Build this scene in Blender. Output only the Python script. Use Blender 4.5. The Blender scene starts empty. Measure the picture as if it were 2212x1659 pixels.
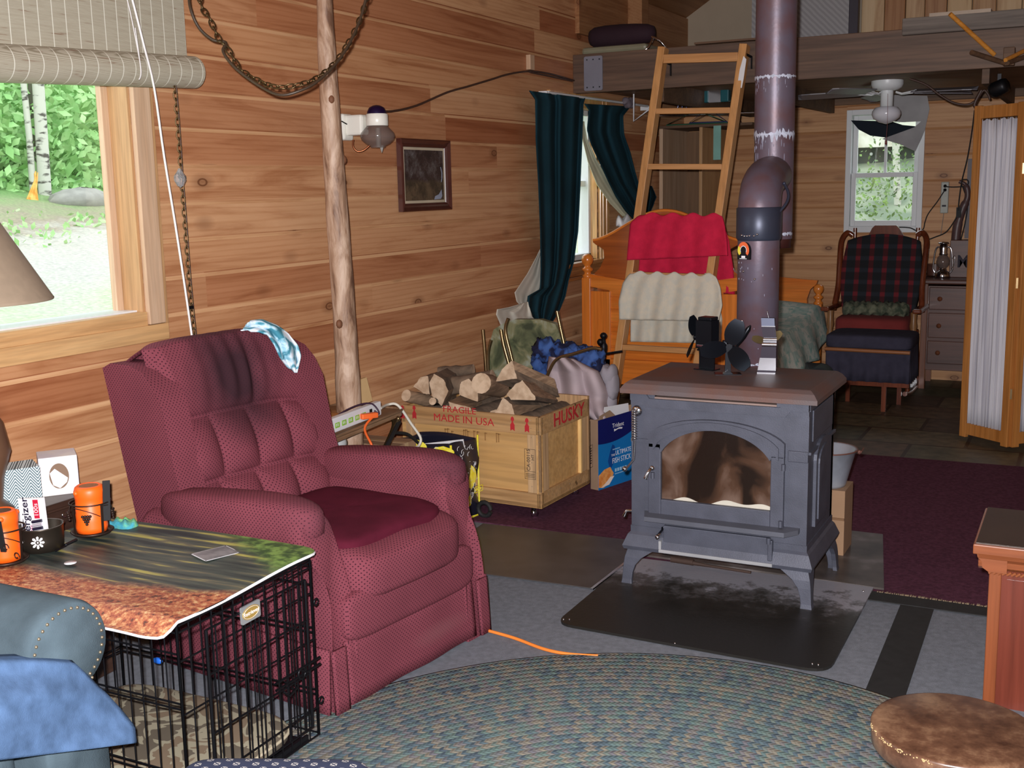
import bpy, bmesh, math, random
from mathutils import Vector, Matrix
import numpy as np
PI=math.pi; rad=math.radians
sc=bpy.context.scene; COL=sc.collection
# ---------------------------------------------------------------- camera
FPX,CX,CY=2452.4,1106.0,829.5; CAMZ=1.6
def _cam():
    y,p,r=rad(-27.172),rad(9.792),rad(-1.202)
    fwd=Vector((math.sin(y)*math.cos(p),math.cos(y)*math.cos(p),-math.sin(p)))
    rt=Vector((math.cos(y),-math.sin(y),0)); up=rt.cross(fwd)
    c,s=math.cos(r),math.sin(r)
    return c*rt+s*up, -(-s*rt+c*up), fwd      # right, down, forward
RT,DN,FW=_cam(); CAM=Vector((0,0,CAMZ))
cd=bpy.data.cameras.new('camera'); cam=bpy.data.objects.new('camera',cd); COL.objects.link(cam)
m=Matrix.Identity(4)
for i in range(3): m[i][0]=RT[i]; m[i][1]=-DN[i]; m[i][2]=-FW[i]; m[i][3]=CAM[i]
cam.matrix_world=m; cd.sensor_width=36; cd.lens=FPX/2212*36; cd.clip_start=.02; cd.clip_end=300
sc.camera=cam
def ray(px,py): return RT*((px-CX)/FPX)+DN*((py-CY)/FPX)+FW
def onx(px,py,X): d=ray(px,py); return CAM+d*((X-CAM.x)/d.x)
def ony(px,py,Y): d=ray(px,py); return CAM+d*((Y-CAM.y)/d.y)
def onz(px,py,Z=0.): d=ray(px,py); return CAM+d*((Z-CAM.z)/d.z)
# ---------------------------------------------------------------- world, lights, exposure
sc.view_settings.view_transform='Standard'; sc.view_settings.look='None'
sc.view_settings.exposure=0.0; sc.view_settings.gamma=1; sc.view_settings.use_curve_mapping=False
sc.cycles.use_denoising=True
sc.cycles.max_bounces=8; sc.cycles.diffuse_bounces=4; sc.cycles.glossy_bounces=4; sc.cycles.transparent_max_bounces=12
w=bpy.data.worlds.new('sky'); sc.world=w; w.use_nodes=True
bg=w.node_tree.nodes['Background']; bg.inputs[0].default_value=(.86,.95,1,1); bg.inputs[1].default_value=2.7
def arealight(name,loc,direction,sx,sy,power,col=(1,1,1),portal=False,disk=False):
    l=bpy.data.lights.new(name,'AREA'); l.shape='DISK' if disk else 'RECTANGLE'; l.size=sx
    if not disk: l.size_y=sy
    l.energy=power; l.color=col
    o=bpy.data.objects.new(name,l); COL.objects.link(o); o.location=loc
    o.rotation_euler=Vector(direction).to_track_quat('-Z','Y').to_euler()
    if portal: l.cycles.is_portal=True
    return o
# the camera's own flash, a small tube just above and beside the lens
flash=arealight('camera_flash',CAM-DN*.055+RT*-.035,FW,.035,.035,262,(.98,.96,.98),disk=True)
X0,Y1=-3.21,9.6           # left wall plane, far wall plane
# ---------------------------------------------------------------- materials
def lin(c):
    r=[]
    for v in c[:3]:
        v=v/255.; r.append(v/12.92 if v<=.04045 else ((v+.055)/1.055)**2.4)
    return (*r,1)
def newmat(name):
    m=bpy.data.materials.new(name); m.use_nodes=True; nt=m.node_tree
    return m,nt,nt.nodes['Principled BSDF']
def N(nt,t,**k):
    n=nt.nodes.new(t)
    for a,b in k.items():
        if a.startswith('i_'):
            key=a[2:]; key=int(key) if key.isdigit() else key
            n.inputs[key].default_value=b
        else: setattr(n,a,b)
    return n
def L(nt,a,b): nt.links.new(a,b)
def coords(nt,scale=(1,1,1),kind='Object'):
    tc=N(nt,'ShaderNodeTexCoord'); mp=N(nt,'ShaderNodeMapping'); mp.inputs['Scale'].default_value=scale
    L(nt,tc.outputs[kind],mp.inputs[0]); return mp.outputs[0]
def ramp(nt,fac,stops,interp='LINEAR'):
    r=N(nt,'ShaderNodeValToRGB'); r.color_ramp.interpolation=interp; e=r.color_ramp.elements
    while len(e)<len(stops): e.new(.5)
    for i,(p,c) in enumerate(stops): e[i].position=p; e[i].color=c if len(c)==4 else (*c,1)
    L(nt,fac,r.inputs[0]); return r.outputs[0]
def mixc(nt,fac,a,b,mode='MIX'):
    n=N(nt,'ShaderNodeMix',data_type='RGBA',blend_type=mode)
    for v,i in ((fac,0),(a,6),(b,7)):
        if isinstance(v,(int,float,tuple)): n.inputs[i].default_value=v
        else: L(nt,v,n.inputs[i])
    return n.outputs[2]
def math_(nt,op,a,b=None):
    n=N(nt,'ShaderNodeMath',operation=op)
    for v,i in ((a,0),(b,1)):
        if v is None: continue
        if isinstance(v,(int,float)): n.inputs[i].default_value=v
        else: L(nt,v,n.inputs[i])
    return n.outputs[0]
def bump(nt,bs,h,strength=.3,dist=.004):
    b=N(nt,'ShaderNodeBump'); b.inputs['Strength'].default_value=strength; b.inputs['Distance'].default_value=dist
    L(nt,h,b.inputs['Height']); L(nt,b.outputs[0],bs.inputs['Normal'])
_mc={}
def M(name,col,rough=.6,metal=0,var=.12,ns=6,bs_=0,bsc=80,col2=None,spec=.5,scale=(1,1,1),sheen=0,coat=0,alpha=None):
    """plain procedural surface: colour clouded by noise, fine bump"""
    if name in _mc: return _mc[name]
    m,nt,b=newmat(name); c=lin(col); v=coords(nt,scale)
    n=N(nt,'ShaderNodeTexNoise'); n.inputs['Scale'].default_value=ns; n.inputs['Detail'].default_value=5; L(nt,v,n.inputs[0])
    if col2: a,d=c,lin(col2); st=[(.38,a),(.62,d)]
    else: a=tuple(x*(1-var) for x in c[:3])+(1,); d=tuple(min(1,x*(1+var)) for x in c[:3])+(1,); st=[(.3,a),(.7,d)]
    L(nt,ramp(nt,n.outputs[0],st),b.inputs['Base Color'])
    b.inputs['Roughness'].default_value=rough; b.inputs['Metallic'].default_value=metal
    b.inputs['Specular IOR Level'].default_value=spec
    if sheen: b.inputs['Sheen Weight'].default_value=sheen
    if coat: b.inputs['Coat Weight'].default_value=coat; b.inputs['Coat Roughness'].default_value=.12
    if bs_:
        n2=N(nt,'ShaderNodeTexNoise'); n2.inputs['Scale'].default_value=bsc; n2.inputs['Detail'].default_value=3; L(nt,v,n2.inputs[0]); bump(nt,b,n2.outputs[0],bs_)
    _mc[name]=m; return m
def wood(name,c1,c2,axis=0,rough=.5,gs=9,dark=.35,coat=0,knots=0,bmp=.12):
    """grained wood, grain along the given object axis"""
    if name in _mc: return _mc[name]
    m,nt,b=newmat(name); s=[gs*2.2]*3; s[axis]=gs*.14; v=coords(nt,tuple(s))
    n=N(nt,'ShaderNodeTexNoise',i_Scale=1.,i_Detail=7.,i_Roughness=.62,i_Distortion=.6); L(nt,v,n.inputs[0])
    s2=[gs*11]*3; s2[axis]=gs*.5; v2=coords(nt,tuple(s2)); n2=N(nt,'ShaderNodeTexNoise',i_Scale=1.,i_Detail=3.); L(nt,v2,n2.inputs[0])
    col=ramp(nt,n.outputs[0],[(.3,lin(c1)),(.68,lin(c2))])
    f=ramp(nt,n2.outputs[0],[(.35,(1-dark,)*3),(.6,(1,1,1))]); col=mixc(nt,1.,col,f,'MULTIPLY')
    if knots:
        s3=[knots]*3; s3[axis]=knots*.45; v3=coords(nt,tuple(s3)); vo=N(nt,'ShaderNodeTexVoronoi',i_Scale=1.); L(nt,v3,vo.inputs[0])
        k=ramp(nt,vo.outputs[0],[(.05,(1,1,1)),(.11,(0,0,0))]); col=mixc(nt,k,col,tuple(x*.3 for x in lin(c1)[:3])+(1,))
    L(nt,col,b.inputs['Base Color']); b.inputs['Roughness'].default_value=rough
    if coat: b.inputs['Coat Weight'].default_value=coat; b.inputs['Coat Roughness'].default_value=.15
    bump(nt,b,n2.outputs[0],bmp,.002); _mc[name]=m; return m
def pine(name,cols,axis,pitch,z0=0.,knot=1.0,rough=.5,light=None):
    """knotty pine boards; each board has a tone and seed in the colour attribute 'board'"""
    m,nt,b=newmat(name)
    at=N(nt,'ShaderNodeAttribute',attribute_name='board'); sp=N(nt,'ShaderNodeSeparateColor'); L(nt,at.outputs['Color'],sp.inputs[0])
    tc=N(nt,'ShaderNodeTexCoord'); off=N(nt,'ShaderNodeVectorMath',operation='SCALE'); off.inputs['Scale'].default_value=9.; L(nt,at.outputs['Color'],off.inputs[0])
    add=N(nt,'ShaderNodeVectorMath',operation='ADD'); L(nt,tc.outputs['Object'],add.inputs[0]); L(nt,off.outputs[0],add.inputs[1])
    def mp(s):
        q=N(nt,'ShaderNodeMapping'); q.inputs['Scale'].default_value=s; L(nt,add.outputs[0],q.inputs[0]); return q.outputs[0]
    s=[13.]*3; s[axis]=.9; n=N(nt,'ShaderNodeTexNoise',i_Scale=1.,i_Detail=6.,i_Roughness=.6,i_Distortion=1.1); L(nt,mp(tuple(s)),n.inputs[0])
    s=[75.]*3; s[axis]=3.; n2=N(nt,'ShaderNodeTexNoise',i_Scale=1.,i_Detail=3.); L(nt,mp(tuple(s)),n2.inputs[0])
    base=ramp(nt,sp.outputs[0],[(i/(len(cols)-1),lin(c)) for i,c in enumerate(cols)])
    g=ramp(nt,n.outputs[0],[(.32,(.72,.58,.5)),(.5,(1,.97,.95)),(.7,(1.1,1.12,1.15))]); col=mixc(nt,1.,base,g,'MULTIPLY')
    # cathedral grain rings
    s=[7.]*3; s[axis]=.55; wv=N(nt,'ShaderNodeTexWave',wave_type='RINGS',rings_direction='XYZ'[axis],i_Scale=2.2,i_Distortion=3.5,i_Detail=2.); L(nt,mp(tuple(s)),wv.inputs[0])
    g2=ramp(nt,wv.outputs['Fac'],[(0.,(.84,.76,.68)),(.35,(1,1,1))]); col=mixc(nt,.55,col,g2,'MULTIPLY')
    s=[4.6]*3; s[axis]=2.5; vo=N(nt,'ShaderNodeTexVoronoi',i_Scale=1.,i_Randomness=1.); L(nt,mp(tuple(s)),vo.inputs[0])
    sp2=N(nt,'ShaderNodeSeparateColor'); L(nt,vo.outputs['Color'],sp2.inputs[0]); on=math_(nt,'LESS_THAN',sp2.outputs[0],.80*knot)
    k=ramp(nt,vo.outputs['Distance'],[(.0,(.75,.75,.75)),(.05,(.45,.45,.45)),(.072,(1,1,1)),(.09,(.4,.4,.4)),(.2,(0,0,0))])
    kk=N(nt,'ShaderNodeSeparateColor'); L(nt,k,kk.inputs[0]); col=mixc(nt,math_(nt,'MULTIPLY',kk.outputs[0],on),col,lin((96,52,28)))
    L(nt,col,b.inputs['Base Color']); b.inputs['Roughness'].default_value=rough; b.inputs['Specular IOR Level'].default_value=.35
    bump(nt,b,n2.outputs[0],.15,.002); return m
def glassmat(name='window_glass',tint=(1,1,1),r=.03):
    if name in _mc: return _mc[name]
    m=bpy.data.materials.new(name); m.use_nodes=True; nt=m.node_tree; nt.nodes.clear()
    o=N(nt,'ShaderNodeOutputMaterial'); t=N(nt,'ShaderNodeBsdfTransparent'); t.inputs[0].default_value=(*tint,1)
    g=N(nt,'ShaderNodeBsdfGlossy'); g.inputs['Roughness'].default_value=r; f=N(nt,'ShaderNodeFresnel'); f.inputs[0].default_value=1.5
    mx=N(nt,'ShaderNodeMixShader'); ge=N(nt,'ShaderNodeNewGeometry'); L(nt,math_(nt,'MULTIPLY',f.outputs[0],math_(nt,'SUBTRACT',1.,ge.outputs['Backfacing'])),mx.inputs[0]); L(nt,t.outputs[0],mx.inputs[1]); L(nt,g.outputs[0],mx.inputs[2]); L(nt,mx.outputs[0],o.inputs[0])
    _mc[name]=m; return m
# ---------------------------------------------------------------- mesh building
def rootmat(o):
    while o.parent: o=o.parent
    return Matrix.Translation(o.location)@o.rotation_euler.to_matrix().to_4x4()
def V3(p): return Vector((float(p[0]),float(p[1]),float(p[2])))
class MB:
    def __init__(s): s.v=[]; s.f=[]; s.mi=[]; s.sm=[]; s.col=[]
    def add(s,vs,fs,mi=0,smooth=False,col=None):
        b=len(s.v); s.v+= [V3(v) for v in vs]
        for f in fs: s.f.append([b+i for i in f]); s.mi.append(mi); s.sm.append(smooth); s.col.append(col or (.5,.5,.5))
        return s
    def box(s,a,b,mi=0,col=None,T=None,ch=0):
        x0,y0,z0=[min(a[i],b[i]) for i in range(3)]; x1,y1,z1=[max(a[i],b[i]) for i in range(3)]
        if ch>0:
            bm=bmesh.new(); bmesh.ops.create_cube(bm,size=1)
            for v in bm.verts: v.co=Vector(((x0+x1)/2+v.co.x*(x1-x0),(y0+y1)/2+v.co.y*(y1-y0),(z0+z1)/2+v.co.z*(z1-z0)))
            ch=min(ch,.45*min(x1-x0,y1-y0,z1-z0))
            bmesh.ops.bevel(bm,geom=list(bm.edges),offset=ch,segments=2,affect='EDGES',profile=.5)
            bm.verts.index_update(); vs=[v.co.copy() for v in bm.verts]; fs=[[v.index for v in f.verts] for f in bm.faces]; bm.free()
        else:
            vs=[Vector(p) for p in ((x0,y0,z0),(x1,y0,z0),(x1,y1,z0),(x0,y1,z0),(x0,y0,z1),(x1,y0,z1),(x1,y1,z1),(x0,y1,z1))]
            fs=[(0,3,2,1),(4,5,6,7),(0,1,5,4),(1,2,6,5),(2,3,7,6),(3,0,4,7)]
        if T is not None: vs=[T@v for v in vs]
        return s.add(vs,fs,mi,False,col)
    def beam(s,p,q,w,h,up=(0,0,1),mi=0,ch=0):
        """box bar from p to q, w wide sideways, h along up"""
        p,q=V3(p),V3(q); d=q-p; l=d.length; d.normalize(); u=Vector(up); r=d.cross(u)
        if r.length<1e-4: r=d.cross(Vector((1,0,0)))
        r.normalize(); u=r.cross(d)
        T=Matrix(((d.x,r.x,u.x,p.x),(d.y,r.y,u.y,p.y),(d.z,r.z,u.z,p.z),(0,0,0,1)))
        return s.box((0,-w/2,-h/2),(l,w/2,h/2),mi,T=T,ch=ch)
    def tube(s,pts,r,n=10,mi=0,closed=False,caps=True):
        P=[V3(p) for p in pts]; m=len(P); R=r if isinstance(r,(list,tuple)) else [r]*m
        vs=[];fs=[];u=None
        for i in range(m):
            a=P[i-1] if (i>0 or closed) else P[i]; b=P[(i+1)%m] if (i<m-1 or closed) else P[i]
            t=(b-a); t=t.normalized() if t.length>1e-9 else Vector((0,0,1))
            if u is None: u=t.orthogonal().normalized()
            else:
                u=u-t*u.dot(t); u=u.normalized() if u.length>1e-6 else t.orthogonal().normalized()
            w_=t.cross(u)
            for k in range(n):
                an=2*PI*k/n; vs.append(P[i]+(u*math.cos(an)+w_*math.sin(an))*R[i])
        for i in range(m if closed else m-1):
            for k in range(n):
                a=i*n+k; b=i*n+(k+1)%n; c=((i+1)%m)*n+(k+1)%n; d=((i+1)%m)*n+k; fs.append((a,b,c,d))
        s.add(vs,fs,mi,True)
        if caps and not closed: s.add([v for v in vs[:n]],[tuple(range(n))[::-1]],mi); s.add(vs[-n:],[tuple(range(n))],mi)
        return s
    def lathe(s,prof,c=(0,0,0),n=24,mi=0,smooth=True,T=None,arc=None):
        """prof: (radius, height) list about local z"""
        vs=[];fs=[];c=V3(c)
        for (r,h) in prof:
            for k in range(n):
                a=2*PI*k/n; v=Vector((r*math.cos(a),r*math.sin(a),h)); v=(T@v) if T is not None else v; vs.append(v+c)
        for i in range(len(prof)-1):
            for k in range(n): fs.append((i*n+k,i*n+(k+1)%n,(i+1)*n+(k+1)%n,(i+1)*n+k))
        s.add(vs,fs,mi,smooth)
        for i,rev in ((0,True),(len(prof)-1,False)):
            if prof[i][0]>1e-5: s.add(vs[i*n:(i+1)*n],[tuple(range(n))[::-1] if rev else tuple(range(n))],mi)
        return s
    def sphere(s,c,r,n=14,mi=0):
        rr=r if isinstance(r,(tuple,list)) else (r,r,r); k=max(4,n//2)
        return s.lathe([(math.sin(PI*i/k)+1e-6*(i in(0,k)),-math.cos(PI*i/k)) for i in range(k+1)],c,n,mi,True,Matrix.Diagonal((*rr,1)))
    def prism(s,poly,fn,a,b,mi=0,smooth=False):
        """polygon (2D) extruded from depth a to b; fn(u,v,w)->3D"""
        n=len(poly); vs=[fn(u,v,a) for u,v in poly]+[fn(u,v,b) for u,v in poly]
        s.add(vs,[tuple(range(n))[::-1],tuple(range(n,2*n))],mi)
        return s.add(vs,[(i,(i+1)%n,n+(i+1)%n,n+i) for i in range(n)],mi,smooth)
    def grid(s,fn,nu,nv,mi=0,smooth=True,flip=False):
        vs=[fn(i/nu,j/nv) for j in range(nv+1) for i in range(nu+1)]
        fs=[]
        for j in range(nv):
            for i in range(nu):
                a=j*(nu+1)+i; q=(a,a+1,a+nu+2,a+nu+1); fs.append(q[::-1] if flip else q)
        return s.add(vs,fs,mi,smooth)
    def xform(s,T,start=0):
        for i in range(start,len(s.v)): s.v[i]=T@s.v[i]
        return s
    def build(s,name,mats,parent=None,world=True,solid=0,sub=0,weld=False,off=-1,bev=0):
        me=bpy.data.meshes.new(name); vs=s.v
        if parent is not None and world: I=rootmat(parent).inverted(); vs=[I@v for v in vs]
        me.from_pydata([tuple(v) for v in vs],[],s.f)
        if not isinstance(mats,(list,tuple)): mats=[mats]
        for q in mats: me.materials.append(q)
        me.polygons.foreach_set('material_index',s.mi); me.polygons.foreach_set('use_smooth',s.sm)
        if any(c!=(.5,.5,.5) for c in s.col):
            ca=me.color_attributes.new('board','FLOAT_COLOR','CORNER'); arr=[]
            for p_,c in zip(me.polygons,s.col): arr+= [*c,1]*p_.loop_total
            ca.data.foreach_set('color',arr)
        if weld or sub:
            bm=bmesh.new(); bm.from_mesh(me); bmesh.ops.remove_doubles(bm,verts=bm.verts,dist=2e-4); bmesh.ops.recalc_face_normals(bm,faces=bm.faces); bm.to_mesh(me); bm.free()
        me.update(); o=bpy.data.objects.new(name,me); COL.objects.link(o)
        if parent is not None: o.parent=parent
        if bev: md=o.modifiers.new('b','BEVEL'); md.width=bev; md.segments=2; md.limit_method='ANGLE'
        if sub: md=o.modifiers.new('s','SUBSURF'); md.levels=sub; md.render_levels=sub
        if solid: md=o.modifiers.new('t','SOLIDIFY'); md.thickness=solid; md.offset=off
        return o
def tag(o,label=None,cat=None,group=None,kind=None):
    if label: o['label']=label
    if cat: o['category']=cat
    if group: o['group']=group
    if kind: o['kind']=kind
    return o
def thing(name,label,cat,loc,rz=0,group=None):
    o=bpy.data.objects.new(name,None); COL.objects.link(o); o.empty_display_size=.05
    o.location=loc; o.rotation_euler=(0,0,rz); return tag(o,label,cat,group)
def struct(o,label=None): o['kind']='structure'; return tag(o,label)
def plabel(o,s): o['label']=s; return o
def catenary(p,q,sag,n=16):
    p,q=V3(p),V3(q); return [p.lerp(q,i/n)-Vector((0,0,4*sag*(i/n)*(1-i/n))) for i in range(n+1)]
def spline(pts,n=6):
    P=[V3(p) for p in pts]; out=[]
    for i in range(len(P)-1):
        a=P[max(0,i-1)];b=P[i];c=P[i+1];d=P[min(len(P)-1,i+2)]
        for k in range(n):
            t=k/n; out.append(.5*((2*b)+(c-a)*t+(2*a-5*b+4*c-d)*t*t+(3*b-3*c+d-a)*t**3))
    return out+[P[-1]]
def text(s,size,mat,name,parent,T,ext=.0006,sx=1.,bold=0):
    """lettering laid in the plane of matrix T (x right, y up), world space, part of parent"""
    cu=bpy.data.curves.new(name,'FONT'); cu.body=s; cu.size=size; cu.extrude=ext; cu.align_x='CENTER'; cu.align_y='CENTER'; cu.offset=bold; cu.resolution_u=3
    o=bpy.data.objects.new(name,cu); COL.objects.link(o); dg=bpy.context.evaluated_depsgraph_get()
    me=bpy.data.meshes.new_from_object(o.evaluated_get(dg)); bpy.data.objects.remove(o); bpy.data.curves.remove(cu)
    me.name=name; T=T@Matrix.Diagonal((sx,1,1,1)); me.transform(rootmat(parent).inverted()@T if parent is not None else T); me.materials.clear(); me.materials.append(mat)
    q=bpy.data.objects.new(name,me); COL.objects.link(q); q.parent=parent; return q
def frame(o,x,y):
    """matrix with origin o, x axis, y axis"""
    x=Vector(x).normalized(); y=Vector(y); z=x.cross(y).normalized(); y=z.cross(x)
    return Matrix(((x.x,y.x,z.x,o[0]),(x.y,y.y,z.y,o[1]),(x.z,y.z,z.z,o[2]),(0,0,0,1)))
# common materials
BLACK=M('black_metal',(26,26,30),.45,.6); CHROME=M('chrome',(210,210,215),.15,1,var=.02); BRASS=M('brass_tube',(138,116,84),.28,.9)
WHITEP=M('white_plastic',(225,225,228),.4,var=.03); RUBBER=M('black_rubber',(22,22,24),.7)
def rnd(a,b): return random.uniform(a,b)
random.seed(7)
# ================================================================ SETTING
XR,YB=3.2,-2.6            # right wall, wall behind the camera (never in frame)
ZT=2.98                   # height where the roof slope starts on the left wall
LPINE=pine('pine_boards_left',[(190,140,100),(198,150,110),(172,116,80),(208,164,122),(160,100,66),(200,154,114),(180,124,88)],1,.143)
FPINE=pine('pine_boards_far',[(190,142,98),(198,152,108),(176,128,86),(204,160,116),(182,134,92)],0,.2,knot=.7)
RPINE=pine('pine_boards_roof',[(150,106,70),(162,118,80),(138,96,62)],1,.14)
def planks(mb,fn,u0,u1,rows,holes,inset=.006,lens=(2.2,4.5),out=1):
    """rows of shiplap boards; fn(u,z,d): u along the wall, d toward the room"""
    for r,(z0,z1) in enumerate(rows):
        cuts=[u0]; 
        while cuts[-1]<u1: cuts.append(cuts[-1]+rnd(*lens))
        cuts[-1]=u1
        if len(cuts)>2 and cuts[-1]-cuts[-2]<.3: cuts.pop(-2)
        for a,b in zip(cuts[:-1],cuts[1:]):
            col=(rnd(0,1),rnd(0,1),rnd(0,1)); segs=[(a,b,z0,z1)]
            for (h0,h1,k0,k1) in holes:
                n=[]
                for (a_,b_,c_,d_) in segs:
                    if h1<=a_ or h0>=b_ or k1<=c_+.001 or k0>=d_-.001: n.append((a_,b_,c_,d_)); continue
                    if a_<h0: n.append((a_,h0,c_,d_))
                    if b_>h1: n.append((h1,b_,c_,d_))
                    m0,m1=max(a_,h0),min(b_,h1)
                    if c_<k0: n.append((m0,m1,c_,k0))
                    if d_>k1: n.append((m0,m1,k1,d_))
                segs=n
            for (p,q,c_,d_) in segs:
                t=min(.020,(d_-c_)*.3); e=.0012
                P=[fn(p,c_,0),fn(q,c_,0),fn(q,d_-t,0),fn(p,d_-t,0)]
                G=[fn(p,d_-t,0),fn(q,d_-t,0),fn(q,d_-t*.25,-inset),fn(p,d_-t*.25,-inset)]
                H=[fn(p,d_-t*.25,-inset),fn(q,d_-t*.25,-inset),fn(q,d_,-inset*1.3),fn(p,d_,-inset*1.3)]
                K=[fn(p,d_,-inset*1.3),fn(q,d_,-inset*1.3),fn(q,d_,0),fn(p,d_,0)]
                for Q in (P,G,H,K): mb.add(Q,[(0,1,2,3) if out>0 else (3,2,1,0)],0,False,col if Q is not G else (.5,col[1],col[2]))  # fixed chamfer tone, on the left wall a bevel highlight painted pale
                for s_,ss in ((p,1),(q,-1)):   # hairline butt joints
                    mb.add([fn(s_,c_,.0),fn(s_,d_-t,.0),fn(s_,d_-t,-inset),fn(s_,c_,-inset)],[(0,1,2,3)],0,False,col)
def rows_for(z0,z1,h): 
    n=int(math.ceil((z1-z0)/h)); return [(z0+i*h,min(z1,z0+(i+1)*h)) for i in range(n)]
# openings in the left wall: big window, curtained window   (y0,y1,z0,z1)
WIN1=(1.0,3.205,1.135,2.3); WIN3=(6.95,7.66,1.085,2.13)
random.seed(3)
mb=MB(); planks(mb,lambda u,z,d:(X0+d,u,z),YB,Y1,rows_for(0,ZT,.1435),[WIN1,WIN3],out=-1)
# solid backing so the wall has thickness
for (y0,y1,z0,z1) in ((YB,WIN1[0],0,ZT),(WIN1[0],WIN1[1],0,WIN1[2]),(WIN1[0],WIN1[1],WIN1[3],ZT),(WIN1[1],WIN3[0],0,ZT),(WIN3[0],WIN3[1],0,WIN3[2]),(WIN3[0],WIN3[1],WIN3[3],ZT),(WIN3[1],Y1,0,ZT)):
    mb.box((X0-.16,y0,z0),(X0-.0085,y1,z1),0,(.5,.3,.3))
struct(mb.build('wall_left',LPINE),'honey pine board wall with a picture, gas lamp and two windows')
# far wall
WIN2=(-1.838,-1.235,1.185,2.16)
mb=MB(); planks(mb,lambda u,z,d:(u,Y1-d,z),X0,XR,rows_for(0,2.3,.2),[WIN2],inset=.004,lens=(1.5,3.))
for (x0,x1,z0,z1) in ((X0-.1,WIN2[0],0,2.3),(WIN2[0],WIN2[1],0,WIN2[2]),(WIN2[0],WIN2[1],WIN2[3],2.3),(WIN2[1],XR,0,2.3)):
    mb.box((x0,Y1+.006,z0),(x1,Y1+.16,z1),0,(.5,.3,.3))
struct(mb.build('wall_far',FPINE),'pale pine board wall of the bedroom under the loft')
# far gable wall over the loft: dull wallboard, and pale vertical boards at the right
WB=M('wallboard',(168,152,132),.85,var=.04)
mb=MB(); mb.box((X0-.1,Y1,2.3),(XR,Y1+.16,5.6)); struct(mb.build('wall_loft',WB),'dull grey-brown gable wall above the loft')
# roof slope over everything
SL=.62
def roof(x): return ZT+(x-X0)*SL
xm=0.0
mb=MB(); mb.add([(X0-.1,YB,roof(X0-.1)),(xm,YB,roof(xm)),(xm,Y1,roof(xm)),(X0-.1,Y1,roof(X0-.1))],[(0,1,2,3)])
mb.add([(xm,YB,roof(xm)),(XR,YB,ZT),(XR,Y1,ZT),(xm,Y1,roof(xm))],[(0,1,2,3)])
struct(mb.build('ceiling',RPINE,solid=.1,off=1),'dark pitched board ceiling')
# knee board run beside the loft (brown boards at the top of the left wall)
mb=MB(); mb.box((X0,7.3,2.62),(X0+.03,Y1,2.98),0,(.2,.6,.4)); mb.box((X0,8.2,2.62),(X0+.14,8.34,3.05),0,(.7,.2,.4))
struct(mb.build('trim_1',RPINE),'brown boards under the roof slope beside the loft')
# back and right walls (out of frame) with windows that let daylight in
PLAIN=M('plain_pine',(188,150,108),.6,var=.1)
def wall_with_hole(name,fn,u0,u1,z1,hole):
    a,b,c,d=hole; mb=MB()
    for (p,q,r,s_) in ((u0,a,0,z1),(a,b,0,c),(a,b,d,z1),(b,u1,0,z1)):
        if q-p>1e-4: mb.prism([(p,r),(q,r),(q,s_),(p,s_)],fn,0,.12)
    return struct(mb.build(name,PLAIN))
wall_with_hole('wall_right',lambda u,z,d:(XR+d,u,z),YB,Y1,3.0,(-.2,1.0,1.0,2.1))
wall_with_hole('wall_back',lambda u,z,d:(u,YB-d,z),X0-.1,XR,5.0,(-.8,.8,1.0,2.2))
# floors
def slab(name,poly,z,mat,label,th=.004,kind='structure'):
    mb=MB(); mb.prism(poly,lambda u,v,w:(u,v,w),z-th,z); o=mb.build(name,mat); o['kind']=kind if kind else None
    return tag(o,label)
CARPET=M('grey_blue_carpet',(122,126,134),.95,var=.16,ns=40,bs_=.6,bsc=500,spec=.1)
mb=MB(); mb.box((X0-.1,YB,-.12),(XR,Y1,0)); struct(mb.build('floor',CARPET),'floor covered in flat grey-blue carpet')
BURG=M('burgundy_carpet',(88,52,68),.95,var=.3,ns=60,bs_=.6,bsc=450,spec=.1)
o=slab('burgundy_carpet',[(X0+.01,4.66),(-1.72,4.66),(-1.72,4.43),(1.2,4.43),(1.2,6.83),(X0+.01,6.70)],.006,BURG,None,.006,None)
del o['kind']; tag(o,'dark burgundy carpet stretching between the stove and the bedroom tiles','carpet')
# patchwork sheet-vinyl "slate tile" floor of the bedroom
m,nt,b=newmat('slate_pattern_vinyl'); v=coords(nt)
br=N(nt,'ShaderNodeTexBrick',offset=0.5,i_Scale=1.); br.inputs['Brick Width'].default_value=.62; br.inputs['Row Height'].default_value=.42; br.inputs['Mortar Size'].default_value=.012
br.inputs['Color1'].default_value=(.0,0,0,1); br.inputs['Color2'].default_value=(1,1,1,1); br.inputs['Mortar'].default_value=(.5,.5,.5,1); br.inputs['Bias'].default_value=0
L(nt,v,br.inputs[0]); base=ramp(nt,br.outputs['Color'],[(0,lin((92,70,50))),(.35,lin((82,84,66))),(.6,lin((118,98,72))),(1,lin((76,62,50)))])
n=N(nt,'ShaderNodeTexNoise',i_Scale=14.,i_Detail=6.); L(nt,v,n.inputs[0]); g=ramp(nt,n.outputs[0],[(.3,(.55,.55,.52)),(.7,(1.25,1.2,1.15))]); c=mixc(nt,1.,base,g,'MULTIPLY')
c=mixc(nt,br.outputs['Fac'],c,lin((58,42,28))); L(nt,c,b.inputs['Base Color']); b.inputs['Roughness'].default_value=.5
slab('trim_2',[(X0+.01,6.70),(1.2,6.83),(XR,6.83),(XR,Y1),(X0+.01,Y1)],.005,m,'mottled brown and green slate-pattern floor of the bedroom',.005)
SHEET=M('brown_sheet_flooring',(72,67,66),.4,var=.22,ns=7,spec=.5)
o=slab('floor_sheet',[(-2.55,4.63),(-1.70,4.67),(-1.66,4.02),(-2.5,3.98)],.009,SHEET,None,.004,None); del o['kind']; tag(o,'flat brown sheet of flooring on the carpet left of the stove','sheet')
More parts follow.
